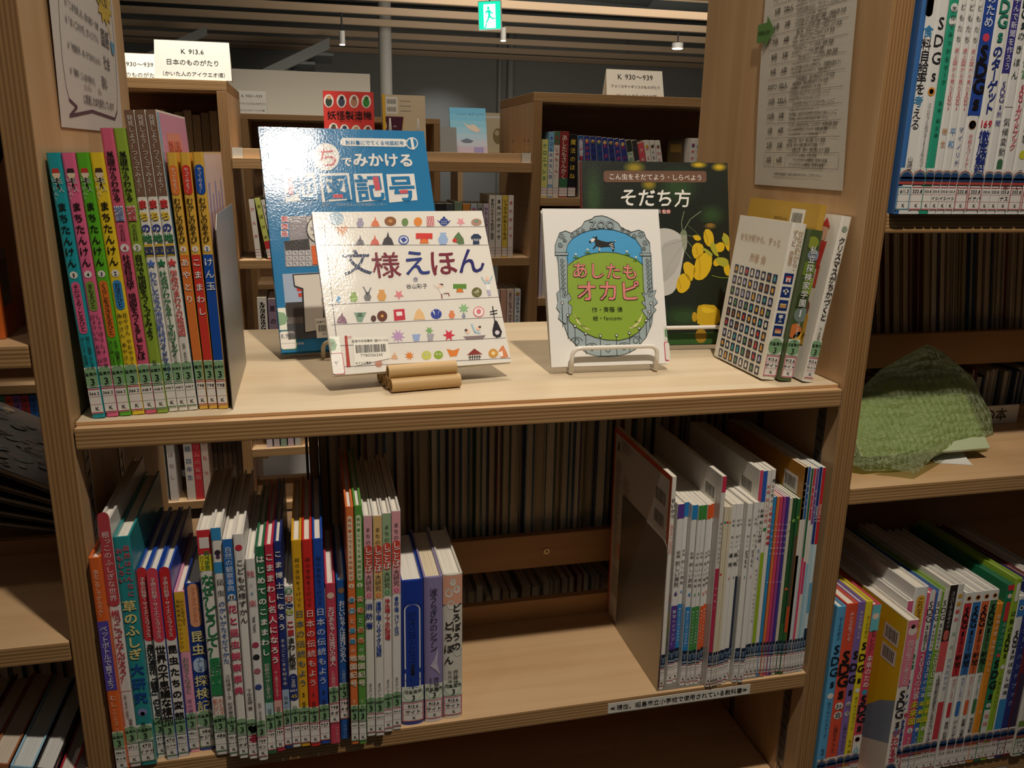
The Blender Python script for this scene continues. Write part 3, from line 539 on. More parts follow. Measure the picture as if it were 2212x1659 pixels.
"pattern":[["L","5c5a66",2,0.0005,[[31,1851],[2146,1833]]],["L","5c5a66",2,0.0005,[[44,1624],[2137,1575]]],["L","5c5a66",2,0.0005,[[42,860],[2142,855]]],["L","5c5a66",2,0.0005,[[45,608],[2151,587]]],["L","5c5a66",2,0.0005,[[53,350],[2129,312]]],["L","5c5a66",2,0.0005,[[63,93],[2142,47]]],["P","5c5a66",1,[[121,2032],[125,2032],[75,33],[65,34]]],["T","2b3a5c",4,"文",[265,1387],[615,1386],0.022,None,0.05],["T","7a2c3c",4,"様",[607,1340],[966,1339],0.022,None,0.05],["T","2b3a80",4,"え",[977,1358],[1345,1357],0.022,None,0.05],["T","7a2c3c",4,"ほ",[1309,1345],[1686,1344],0.022,None,0.05],["T","2b2a6c",4,"ん",[1666,1365],[2053,1364],0.022,None,0.05],["T","33313a",3,"谷山彩子",[988,1049],[1256,1045],0,None,0.05],["P","b9b7c2",2,[[1154,1136],[1145,1115],[1126,1103],[1106,1104],[1091,1118],[1088,1139],[1098,1159],[1116,1171],[1137,1170],[1151,1156]]],["T","33313a",3,"作",[1096,1136],[1146,1136],0,None,0.05],["P","9a93ad",2,[[518,1852],[506,1905],[536,1951],[532,1972],[592,1971],[582,1950],[600,1903],[574,1851]]],["P","d97b55",2,[[674,1858],[703,1920],[730,1942],[750,1999],[755,1942],[775,1918],[787,1855]]],["P","8c5a36",2,[[1002,1924],[991,1896],[967,1874],[935,1863],[901,1863],[873,1876],[856,1899],[852,1927],[864,1955],[888,1977],[920,1988],[953,1988],[981,1975],[999,1952]]],["P","c08a52",3,[[956,1925],[949,1910],[933,1901],[915,1902],[901,1911],[898,1926],[906,1941],[922,1950],[940,1949],[953,1940]]],["P","6d8a55",2,[[1150,1909],[1142,1885],[1128,1866],[1109,1856],[1090,1856],[1075,1867],[1066,1887],[1066,1911],[1073,1935],[1088,1954],[1107,1964],[1125,1964],[1141,1953],[1150,1933]]],["P","e08a3c",2,[[1328,1912],[1318,1885],[1300,1864],[1277,1852],[1253,1853],[1234,1865],[1222,1887],[1221,1915],[1231,1942],[1249,1963],[1272,1975],[1296,1974],[1315,1962],[1327,1940]]],["P","c05a62",2,[[1393,1986],[1489,1989],[1476,1853],[1379,1846]]],["L","f0e6e6",3,0.0007,[[1397,1981],[1397,1850]]],["L","f0e6e6",3,0.0007,[[1421,1981],[1419,1850]]],["L","f0e6e6",3,0.0007,[[1444,1980],[1440,1849]]],["L","f0e6e6",3,0.0007,[[1468,1980],[1462,1849]]],["P","3a4a8c",2,[[1665,1905],[1656,1881],[1637,1862],[1612,1851],[1587,1852],[1566,1863],[1554,1883],[1552,1908],[1562,1932],[1581,1951],[1605,1962],[1631,1961],[1652,1950],[1664,1930]]],["P","3a4a8c",2,[[1520,1936],[1564,1912],[1559,1884]]],["P","3a4a8c",2,[[1655,1910],[1705,1933],[1658,1875]]],["P","3a4a8c",2,[[1637,1969],[1632,1961],[1623,1956],[1612,1956],[1604,1962],[1602,1970],[1607,1978],[1616,1983],[1627,1983],[1635,1978]]],["P","d9dcea",3,[[1590,1911],[1586,1905],[1579,1906],[1577,1912],[1581,1918],[1588,1918]]],["P","d9dcea",3,[[1585,1883],[1581,1877],[1574,1877],[1572,1884],[1576,1890],[1583,1889]]],["P","d9dcea",3,[[1616,1911],[1612,1905],[1605,1905],[1603,1911],[1607,1917],[1614,1917]]],["P","d9dcea",3,[[1611,1883],[1607,1877],[1600,1877],[1598,1883],[1602,1889],[1609,1889]]],["P","d9dcea",3,[[1642,1910],[1638,1904],[1631,1904],[1629,1911],[1633,1917],[1640,1916]]],["P","d9dcea",3,[[1637,1882],[1633,1876],[1627,1876],[1624,1882],[1629,1888],[1635,1888]]],["P","e59aa6",2,[[1834,1936],[1875,1959],[1857,1915],[1885,1885],[1841,1882],[1818,1840],[1809,1883],[1767,1887],[1804,1916],[1802,1961]]],["P","b08a78",2,[[2110,1896],[2098,1873],[2075,1855],[2044,1846],[2013,1847],[1986,1857],[1969,1876],[1966,1899],[1977,1921],[2001,1939],[2031,1949],[2063,1948],[2090,1937],[2107,1919]]],["P","6c9a86",3,[[2072,1911],[2064,1900],[2047,1893],[2027,1894],[2013,1901],[2009,1912],[2017,1923],[2034,1930],[2054,1929],[2068,1922]]],["P","a9c0d2",2,[[363,1971],[355,1943],[339,1918],[317,1899],[291,1887],[262,1883],[235,1888],[212,1901],[195,1922],[185,1947],[184,1975],[191,2002],[207,2027],[229,2047],[256,2059],[284,2063],[311,2058],[335,2045],[353,2024],[362,1999]]],["P","d9a58a",2,[[258,1850],[381,1869],[399,1824],[324,1737],[260,1783]]],["P","6a6670",2,[[457,1613],[485,1673],[511,1694],[531,1750],[535,1694],[556,1671],[568,1609]]],["P","d06a5a",2,[[632,1607],[662,1670],[689,1693],[710,1751],[715,1692],[736,1668],[748,1603]]],["P","45434a",2,[[775,1607],[814,1687],[849,1716],[876,1790],[882,1715],[909,1685],[924,1602]]],["P","3a52a0",2,[[1121,1664],[1110,1636],[1088,1614],[1059,1602],[1030,1603],[1005,1616],[990,1639],[988,1668],[998,1696],[1020,1719],[1049,1731],[1079,1730],[1104,1716],[1119,1693]]],["P","e8e8ee",3,[[1106,1664],[1098,1643],[1081,1626],[1058,1617],[1035,1618],[1016,1628],[1004,1646],[1002,1668],[1010,1689],[1028,1706],[1050,1715],[1073,1714],[1093,1704],[1105,1686]]],["P","3a52a0",4,[[1015,1683],[1066,1704],[1096,1665],[1044,1625]]],["P","d2413c",2,[[1222,1757],[1435,1752],[1422,1671],[1364,1679],[1359,1616],[1253,1619],[1269,1681],[1210,1677]]],["P","e07a3c",3,[[1294,1675],[1337,1674],[1370,1613],[1243,1617]]],["P","9ab4dc",2,[[1505,1595],[1490,1667],[1534,1730],[1530,1759],[1616,1757],[1601,1728],[1624,1663],[1585,1593]]],["P","5f7a52",2,[[1709,1698],[1776,1766],[1825,1671],[1823,1597],[1756,1592],[1677,1641]]],["P","cc3a36",3,[[1735,1646],[1726,1630],[1709,1620],[1690,1621],[1677,1631],[1674,1648],[1682,1664],[1699,1673],[1718,1673],[1732,1662]]],["P","2c3a58",2,[[1924,1692],[1974,1733],[2032,1731],[2069,1688],[2044,1653],[2030,1670],[2023,1588],[1934,1586],[1953,1668],[1932,1649]]],["T","f0f0f0",3,"N1",[1959,1649],[2021,1649],0,None,0.05],["P","5c9ac8",2,[[190,921],[182,894],[167,878],[152,879],[141,896],[140,923],[148,950],[162,966],[178,965],[188,948]]],["P","8fae62",2,[[309,882],[296,936],[327,982],[322,1003],[385,1000],[375,979],[393,930],[367,879]]],["P","777777",2,[[474,888],[463,937],[491,980],[488,999],[546,996],[537,977],[553,932],[529,885]]],["L","666677",2,0.0012,[[476,1064],[512,966],[563,1049]]],["P","d9a05c",2,[[635,878],[620,941],[657,995],[652,1020],[726,1017],[714,992],[735,935],[703,875]]],["P","e08a92",2,[[891,977],[933,1000],[916,954],[945,921],[900,920],[876,878],[866,922],[822,928],[860,957],[857,1004]]],["P","f0d2c0",3,[[1451,1037],[1441,1017],[1422,1005],[1402,1006],[1387,1019],[1384,1040],[1394,1061],[1413,1073],[1433,1072],[1448,1058]]],["P","3a3034",4,[[1400,1062],[1450,1066],[1455,1037]]],["P","e9e4dc",3,[[1387,1007],[1460,1003],[1481,936],[1405,929]]],["L","8c4a44",3,0.0012,[[1449,937],[1502,935],[1506,901]]],["L","8c4a44",3,0.0012,[[1412,928],[1411,874]]],["L","f0d2c0",3,0.001,[[1336,1054],[1386,1000]]],["P","5f8f3c",2,[[1582,1057],[1753,1049],[1742,986],[1696,993],[1691,945],[1606,949],[1619,997],[1572,995]]],["P","e07a2c",3,[[1640,992],[1674,990],[1700,942],[1598,948]]],["P","6d6a3c",2,[[1934,929],[1922,901],[1899,879],[1870,867],[1840,869],[1816,883],[1801,907],[1800,937],[1812,965],[1835,987],[1864,999],[1894,997],[1918,983],[1932,959]]],["P","d9d6b0",2,[[1871,959],[1904,982],[1891,945],[1923,930],[1886,919],[1885,882],[1862,907],[1830,885],[1842,921],[1811,936],[1847,947],[1848,984]]],["P","f0cdb8",3,[[2063,1104],[2055,1087],[2038,1077],[2021,1078],[2009,1089],[2006,1106],[2015,1123],[2031,1133],[2049,1133],[2061,1121]]],["L","a9c8dc",3,0.0016,[[1966,1136],[2002,1048],[2046,1046],[2108,1141]]],["P","f2f2ee",2,[[1999,1055],[2060,1052],[2045,951],[1997,953]]],["P","b9b4cc",3,[[1998,958],[2050,955],[2045,879],[2010,880]]],["P","8a6478",2,[[104,625],[135,691],[164,714],[185,775],[191,712],[214,685],[229,616]]],["P","7fa08c",2,[[348,629],[337,678],[365,719],[361,738],[418,735],[409,716],[426,672],[402,625]]],["P","7fa08c",2,[[321,745],[468,740],[435,686],[338,688]]],["P","5a3a34",2,[[573,656],[563,632],[544,618],[524,619],[509,636],[506,660],[516,684],[535,698],[555,697],[570,681]]],["P","6a3a30",2,[[707,679],[696,649],[676,627],[650,615],[623,617],[600,632],[587,657],[585,687],[595,716],[615,739],[642,751],[669,749],[691,734],[705,709]]],["P","d8a24a",3,[[663,682],[658,671],[649,665],[638,665],[630,673],[628,684],[633,695],[643,701],[654,700],[662,693]]],["P","c8384a",2,[[792,758],[924,761],[917,623],[781,615]]],["P","f0e6e6",3,[[817,725],[888,727],[889,678],[820,672]]],["P","e9c08a",2,[[1013,617],[1060,721],[1108,761],[1148,694],[1156,612]]],["P","3a4aa0",2,[[1372,669],[1361,641],[1338,620],[1309,610],[1279,612],[1254,626],[1239,649],[1236,677],[1248,705],[1270,726],[1299,737],[1330,735],[1355,721],[1370,697]]],["P","f0f0f4",3,[[1257,730],[1286,653],[1285,707]]],["P","f0f0f4",3,[[1356,724],[1317,651],[1340,703]]],["P","e0895c",2,[[1463,609],[1453,653],[1481,690],[1478,708],[1531,705],[1523,688],[1537,648],[1513,606]]],["P","8fbf8a",2,[[1667,761],[1704,792],[1690,747],[1734,740],[1691,718],[1709,678],[1670,697],[1648,654],[1642,698],[1597,685],[1628,722],[1594,748],[1640,750],[1642,796]]],["P","8a92a8",2,[[1624,603],[1618,629],[1635,652],[1633,663],[1666,661],[1660,650],[1669,626],[1654,601]]],["P","e07a86",2,[[1917,668],[1904,637],[1879,613],[1848,601],[1815,603],[1789,619],[1773,645],[1772,677],[1785,707],[1810,731],[1841,743],[1874,742],[1900,726],[1916,699]]],["P","f4efea",3,[[1904,669],[1894,643],[1873,624],[1847,614],[1821,616],[1799,629],[1786,650],[1785,676],[1795,701],[1816,721],[1842,730],[1868,729],[1890,716],[1903,695]]],["P","e07a86",4,[[1875,675],[1866,655],[1848,643],[1830,644],[1817,658],[1815,678],[1825,699],[1842,710],[1861,709],[1873,696]]],["P","2c2830",4,[[2031,738],[2044,738],[2034,550],[2058,538],[2095,393],[2068,333],[2012,322],[1971,358],[1975,423],[2023,540]]],["L","2c2830",4,0.0012,[[1990,663],[2085,680]]],["L","2c2830",4,0.0012,[[1988,630],[2078,640]]],["P","d9d4dc",5,[[2061,384],[2051,367],[2034,357],[2016,358],[2003,370],[2001,388],[2010,406],[2027,415],[2045,414],[2058,402]]],["P","4a4450",2,[[2033,399],[2049,409],[2043,392],[2058,384],[2040,379],[2040,361],[2028,374],[2012,363],[2018,381],[2003,388],[2021,393],[2021,411]]],["P","c09ac8",2,[[803,462],[839,505],[826,451],[879,461],[836,425],[880,399],[827,398],[842,348],[804,382],[783,331],[778,384],[731,356],[760,403],[709,412],[759,431],[728,472],[776,454],[780,509]]],["P","9ab0dc",2,[[968,430],[1070,431],[1040,345],[975,343]]],["P","a9a6b0",2,[[1146,421],[1238,423],[1206,339],[1148,337]]],["P","7faf6a",2,[[1188,492],[1218,513],[1206,478],[1237,463],[1202,453],[1202,418],[1180,443],[1150,422],[1161,456],[1131,471],[1165,481],[1165,516]]],["P","d23a4c",2,[[1421,429],[1466,460],[1449,409],[1493,388],[1443,373],[1442,321],[1409,357],[1364,327],[1382,378],[1337,399],[1388,414],[1388,466]]],["P","8a7a7c",2,[[1588,364],[1879,364],[1834,318],[1627,323]]],["P","f0cdb8",3,[[1686,426],[1677,409],[1660,399],[1642,400],[1630,412],[1627,430],[1636,447],[1652,457],[1671,455],[1683,444]]],["P","3a3034",3,[[1659,440],[1653,429],[1642,423],[1631,424],[1623,432],[1621,443],[1627,454],[1637,460],[1649,460],[1657,452]]],["P","f0cdb8",3,[[1828,455],[1819,439],[1804,430],[1787,431],[1775,442],[1773,458],[1781,474],[1797,484],[1814,483],[1825,471]]],["P","3a3034",3,[[1837,471],[1832,462],[1822,456],[1812,457],[1805,463],[1803,474],[1808,484],[1818,489],[1829,489],[1836,482]]],["L","a9c8dc",3,0.0022,[[1726,516],[1749,413],[1810,395]]],["P","b3463c",2,[[176,466],[204,464],[194,82],[152,85]]],["T","c8443c",3,"染付",[182,445],[255,444],0,None,0.05],["P","c8907a",2,[[489,61],[477,108],[505,147],[501,166],[558,162],[549,144],[565,101],[541,56]]],["P","d9b08c",2,[[669,143],[691,186],[711,200],[726,240],[730,199],[745,181],[754,136]]],["P","e0843c",2,[[898,197],[925,224],[916,187],[952,188],[921,167],[945,142],[910,148],[908,111],[890,142],[863,115],[872,151],[836,150],[868,171],[843,197],[878,190],[880,228]]],["P","c8cc62",2,[[1159,154],[1149,131],[1130,113],[1104,104],[1077,106],[1055,119],[1042,139],[1040,164],[1049,187],[1069,205],[1095,214],[1121,212],[1144,199],[1157,179]]],["P","8fae3c",2,[[1301,149],[1292,127],[1273,111],[1249,102],[1224,105],[1203,116],[1190,135],[1188,158],[1198,180],[1216,197],[1241,205],[1266,203],[1287,191],[1299,172]]],["P","e0843c",2,[[1359,222],[1437,195],[1520,220],[1466,123],[1383,121]]],["P","8c3a34",3,[[1596,125],[1702,202],[1791,122]]],["P","d9d4c8",2,[[1612,124],[1777,124],[1761,63],[1606,66]]],["L","3a3440",3,0.001,[[1611,95],[1766,93]]],["L","3a3440",3,0.001,[[1633,122],[1623,68]]],["L","3a3440",3,0.001,[[1662,120],[1652,66]]],["L","3a3440",3,0.001,[[1691,118],[1681,64]]],["L","3a3440",3,0.001,[[1720,115],[1710,61]]],["L","3a3440",3,0.001,[[1749,113],[1739,59]]],["P","d09a4a",2,[[1992,119],[1980,94],[1959,75],[1933,66],[1906,68],[1883,81],[1870,103],[1869,129],[1880,154],[1901,173],[1928,183],[1955,181],[1977,167],[1990,145]]],["P","f0d9a0",3,[[1956,122],[1948,108],[1933,99],[1918,101],[1907,111],[1905,126],[1913,141],[1927,149],[1943,147],[1954,137]]],["P","d98a5c",2,[[1998,140],[2049,201],[2078,220],[2104,132],[2116,62],[2014,58],[2036,116]]],["P","f4ece4",3,[[2000,129],[2053,147],[2051,82],[2010,71]]],["P","f2f0e0",3,[[1093,170],[1088,161],[1079,159],[1071,163],[1069,172],[1074,180],[1083,183],[1091,179]]],["P","3a3440",4,[[1087,170],[1083,165],[1077,166],[1075,171],[1079,176],[1085,176]]],["P","f2f0e0",3,[[1133,167],[1128,158],[1119,155],[1111,160],[1109,169],[1114,177],[1123,180],[1131,176]]],["P","3a3440",4,[[1127,167],[1123,162],[1117,163],[1115,168],[1119,173],[1125,173]]],["P","f2f0e0",3,[[1238,162],[1233,154],[1224,151],[1216,155],[1214,164],[1219,173],[1228,176],[1236,171]]],["P","3a3440",4,[[1232,163],[1228,158],[1222,158],[1220,164],[1224,169],[1230,168]]],["P","f2f0e0",3,[[1278,159],[1273,151],[1264,148],[1256,152],[1254,161],[1259,170],[1268,173],[1276,168]]],["P","3a3440",4,[[1272,160],[1268,155],[1262,155],[1260,161],[1264,166],[1270,165]]],["P","efece2",5,[[271,439],[663,416],[665,153],[236,88]]],["T","2a2a2a",6,"昭島市民図書館 ☎543-1523",[248,389],[674,380],0,None,0.05],["T","2a2a2a",6,"7780336243",[324,211],[582,203],0,None,0.05],["T","2a2a2a",6,"あすなろ書房",[251,121],[438,117],0,None,0.05],["P","222222",6,[[284,340],[293,339],[288,242],[279,243]]],["P","222222",6,[[297,340],[303,339],[298,243],[292,243]]],["P","222222",6,[[307,339],[310,339],[305,243],[302,243]]],["P","222222",6,[[314,339],[320,339],[315,242],[309,243]]],["P","222222",6,[[326,339],[335,338],[330,242],[321,243]]],["P","222222",6,[[341,339],[347,338],[342,242],[336,242]]],["P","222222",6,[[354,338],[360,338],[355,242],[349,242]]],["P","222222",6,[[368,338],[372,338],[367,242],[363,242]]],["P","222222",6,[[376,338],[379,338],[374,241],[370,242]]],["P","222222",6,[[385,338],[395,337],[390,241],[380,242]]],["P","222222",6,[[399,337],[408,337],[403,241],[393,241]]],["P","222222",6,[[414,337],[424,336],[418,240],[409,241]]],["P","222222",6,[[431,337],[441,336],[436,240],[426,241]]],["P","222222",6,[[449,336],[453,336],[447,240],[443,241]]],["P","222222",6,[[458,336],[468,335],[463,240],[453,240]]],["P","222222",6,[[474,336],[478,335],[472,240],[469,240]]],["P","222222",6,[[485,335],[491,335],[486,239],[480,240]]],["P","222222",6,[[497,335],[507,334],[501,239],[492,240]]],["P","222222",6,[[511,335],[520,334],[515,239],[505,240]]],["P","222222",6,[[524,334],[530,334],[525,239],[519,239]]],["P","222222",6,[[534,334],[540,334],[534,239],[528,239]]],["P","222222",6,[[544,334],[553,333],[548,238],[538,239]]],["P","222222",6,[[559,334],[565,333],[559,238],[554,239]]],["P","222222",6,[[573,333],[577,333],[571,238],[567,239]]],["P","222222",6,[[581,333],[590,332],[585,238],[575,238]]],["P","222222",6,[[594,333],[598,332],[593,238],[589,238]]],["P","222222",6,[[604,333],[614,332],[608,237],[598,238]]],["P","222222",6,[[618,332],[624,332],[618,237],[612,238]]],["P","222222",6,[[627,332],[631,332],[626,237],[622,238]]]],
"blue":[["P","e2e2e0",2,[[1995,3033],[2013,3030],[2028,3022],[2039,3009],[2045,2992],[2045,2974],[2045,2969],[2040,2951],[2029,2934],[2015,2921],[1998,2912],[1980,2909],[1132,2907],[1116,2910],[1101,2918],[1090,2931],[1084,2947],[1084,2965],[1084,2970],[1089,2988],[1099,3005],[1113,3018],[1129,3026],[1146,3029]]],["P","e2e2e0",2,[[2206,2970],[2192,2929],[2163,2896],[2125,2877],[2084,2877],[2050,2895],[2029,2928],[2026,2969],[2039,3010],[2069,3043],[2107,3061],[2147,3061],[2181,3043],[2202,3010]]],["P","1d76ac",3,[[2190,2969],[2178,2936],[2154,2909],[2123,2894],[2090,2894],[2063,2909],[2045,2936],[2042,2969],[2054,3002],[2077,3029],[2109,3044],[2142,3044],[2169,3030],[2187,3003]]],["T","e2e2e0",4,"1",[2072,2964],[2168,2967],0.05,None,0.05],["T","1d76ac",4,"教科書にでてくる地図記号",[1152,2956],[1997,2966],0.02,None,0.05],["P","e2e2e0",2,[[565,2741],[551,2680],[522,2624],[482,2581],[435,2553],[385,2543],[337,2553],[296,2581],[266,2625],[249,2680],[248,2741],[262,2802],[291,2857],[330,2901],[378,2929],[428,2939],[476,2929],[517,2901],[548,2857],[564,2802]]],["P","e2e2e0",2,[[1046,2736],[1030,2672],[997,2615],[951,2569],[897,2540],[839,2530],[783,2540],[736,2570],[700,2615],[681,2672],[679,2736],[695,2800],[727,2857],[773,2903],[827,2933],[885,2943],[941,2933],[989,2904],[1025,2858],[1044,2800]]],["T","cc5a66",4,"ま",[282,2741],[565,2741],0.0,None,0.05],["T","cc5a66",4,"ち",[713,2736],[1046,2736],0.0,None,0.05],["T","e2e2e0",4,"で",[1061,2668],[1216,2668],0.04,None,0.05],["T","e2e2e0",4,"みかける",[1220,2700],[2107,2705],0.045,None,0.05],["P","e2e2e0",2,[[255,2491],[676,2504],[678,2110],[251,2073]]],["T","1d76ac",4,"地",[259,2275],[675,2292],0.055,None,0.05],["P","e2e2e0",2,[[743,2489],[1151,2503],[1151,2106],[737,2068]]],["T","1d76ac",4,"図",[746,2272],[1149,2289],0.055,None,0.05],["P","e2e2e0",2,[[1214,2488],[1623,2501],[1622,2102],[1206,2064]]],["T","1d76ac",4,"記",[1216,2270],[1620,2287],0.055,None,0.05],["P","e2e2e0",2,[[1679,2487],[2086,2500],[2084,2098],[1670,2060]]],["T","1d76ac",4,"号",[1681,2267],[2083,2284],0.055,None,0.05],["P","cc5a66",5,[[317,2435],[373,2435],[362,2184],[302,2172]]],["P","cc5a66",5,[[891,2180],[1029,2184],[1030,2131],[892,2127]]],["P","cc5a66",5,[[1476,2443],[1558,2448],[1569,2248],[1491,2239]]],["P","cc5a66",5,[[1838,2246],[1957,2253],[1955,2202],[1841,2193]]],["T","9fb8cc",3,"監修：一般財団法人日本地図センター",[726,2032],[1637,2034],0,None,0.05],["P","d9d4d6",3,[[167,1871],[261,1873],[261,1787],[166,1786]]],["T","cc5a66",4,"郵",[171,1829],[256,1830],0.04,None,0.05],["P","d9d4d6",3,[[156,1767],[250,1768],[249,1683],[155,1682]]],["T","cc5a66",4,"便",[160,1724],[245,1726],0.04,None,0.05],["P","d9d4d6",3,[[144,1663],[239,1664],[238,1579],[144,1578]]],["T","cc5a66",4,"局",[149,1621],[234,1622],0.04,None,0.05],["P","8f8a92",2,[[267,1870],[2341,1912],[2329,1170],[157,1157],[173,1516],[246,1525]]],["P","3a3838",3,[[173,1516],[514,1551],[515,1397],[181,1375]]],["P","b9b9be",4,[[182,1384],[253,1388],[253,1322],[181,1318]]],["P","77777c",5,[[198,1367],[225,1369],[242,1326]]],["P","b9b9be",4,[[266,1383],[338,1386],[338,1320],[266,1317]]],["P","77777c",5,[[282,1366],[310,1368],[327,1325]]],["P","b9b9be",4,[[351,1381],[424,1384],[423,1318],[351,1315]]],["P","77777c",5,[[367,1364],[395,1366],[412,1323]]],["P","b9b9be",4,[[437,1379],[509,1383],[508,1317],[436,1313]]],["P","77777c",5,[[453,1363],[480,1364],[498,1322]]],["P","b9b9be",4,[[178,1307],[250,1310],[249,1244],[177,1241]]],["P","77777c",5,[[189,1290],[216,1292],[234,1249]]],["P","b9b9be",4,[[262,1305],[334,1308],[334,1242],[262,1239]]],["P","77777c",5,[[274,1288],[301,1290],[319,1247]]],["P","b9b9be",4,[[347,1303],[420,1307],[419,1241],[347,1237]]],["P","77777c",5,[[359,1287],[386,1288],[404,1246]]],["P","b9b9be",4,[[433,1302],[505,1305],[504,1239],[432,1236]]],["P","77777c",5,[[444,1285],[471,1287],[489,1244]]],["P","b9b9be",4,[[174,1229],[246,1232],[245,1166],[173,1163]]],["P","77777c",5,[[181,1212],[208,1214],[226,1172]]],["P","b9b9be",4,[[259,1227],[331,1231],[330,1165],[258,1162]]],["P","77777c",5,[[266,1211],[293,1212],[310,1170]]],["P","b9b9be",4,[[343,1226],[416,1229],[415,1163],[343,1160]]],["P","77777c",5,[[351,1209],[378,1211],[395,1168]]],["P","b9b9be",4,[[428,1224],[501,1227],[500,1161],[428,1158]]],["P","77777c",5,[[436,1207],[463,1209],[481,1166]]],["P","b9b4ae",4,[[502,1848],[1073,1866],[1044,1221],[507,1184],[502,1445]]],["P","2c2a2a",5,[[850,1677],[840,1630],[821,1586],[795,1547],[761,1514],[723,1490],[683,1475],[641,1471],[600,1477],[563,1493],[530,1518],[505,1551],[487,1591],[478,1636],[479,1682],[489,1729],[507,1773],[533,1812],[566,1845],[604,1869],[645,1884],[687,1889],[728,1883],[766,1867],[798,1842],[824,1808],[842,1768],[851,1724]]],["P","d9d6cf",6,[[832,1677],[823,1635],[806,1595],[782,1559],[752,1529],[718,1507],[681,1494],[643,1490],[606,1495],[572,1510],[543,1533],[520,1563],[504,1599],[496,1640],[497,1682],[506,1724],[522,1764],[546,1800],[576,1830],[610,1852],[647,1866],[685,1870],[722,1865],[756,1850],[785,1827],[809,1797],[825,1760],[832,1720]]],["P","8f8a86",7,[[791,1678],[784,1645],[771,1614],[753,1586],[730,1563],[704,1546],[676,1535],[648,1532],[620,1536],[594,1548],[572,1566],[555,1589],[543,1617],[537,1648],[537,1681],[544,1714],[557,1745],[575,1773],[598,1796],[624,1813],[652,1824],[680,1827],[708,1823],[734,1812],[756,1794],[774,1770],[786,1742],[791,1711]]],["P","d9d6cf",8,[[536,1753],[832,1758],[827,1711],[531,1705]]],["P","d9d6cf",8,[[526,1658],[821,1663],[816,1615],[521,1610]]],["P","d8622c",8,[[520,1444],[1073,1470],[1065,1196],[518,1177]]],["P","f0e8e0",9,[[589,1313],[639,1352],[645,1205],[583,1197]]],["P","9fb0c8",2,[[107,1064],[2142,1090],[2123,192],[95,165]]],["P","6a605c",3,[[101,633],[2136,669],[2123,192],[95,165]]],["P","3a3430",4,[[105,667],[937,679],[924,468],[117,469]]],["P","4a4a50",4,[[96,377],[904,398],[891,188],[95,165]]],["P","c23a34",4,[[273,889],[962,902],[959,832],[272,819]]],["P","c23a34",4,[[285,791],[951,801],[949,749],[284,739]]],["P","2c2a2a",5,[[235,1054],[1119,1076],[1095,868],[628,852],[573,264],[303,238],[334,836],[239,881]]],["P","d2ccc4",6,[[251,1037],[1117,1057],[1097,887],[614,871],[557,279],[322,254],[357,854],[254,897]]],["P","d2ccc4",6,[[579,712],[1078,722],[1066,616],[571,607]]],["T","d9dde0",3,"ほるぷ出版",[111,106],[288,107],0.03,None,0.05],["P","efece2",8,[[464,431],[773,437],[764,164],[461,161]]],["T","222222",9,"昭島市民",[478,377],[620,381],0,None,0.05],["P","222222",9,[[497,341],[504,341],[498,248],[491,248]]],["P","222222",9,[[510,341],[517,340],[511,247],[504,248]]],["P","222222",9,[[524,340],[530,340],[524,247],[518,247]]],["P","222222",9,[[537,340],[544,340],[538,247],[531,247]]],["P","222222",9,[[550,339],[557,339],[551,246],[545,246]]],["P","222222",9,[[564,339],[571,339],[565,246],[558,246]]],["P","222222",9,[[577,338],[584,338],[578,245],[571,245]]],["P","222222",9,[[591,338],[597,338],[591,245],[585,245]]],["P","222222",9,[[604,338],[611,337],[605,244],[598,245]]],["P","222222",9,[[618,337],[624,337],[618,244],[612,244]]],["P","222222",9,[[631,337],[638,336],[632,243],[625,244]]],["P","222222",9,[[644,336],[651,336],[645,243],[638,243]]],["P","222222",9,[[658,336],[665,336],[659,242],[652,243]]],["T","222222",9,"0000",[534,214],[635,215],0,None,0.05]],
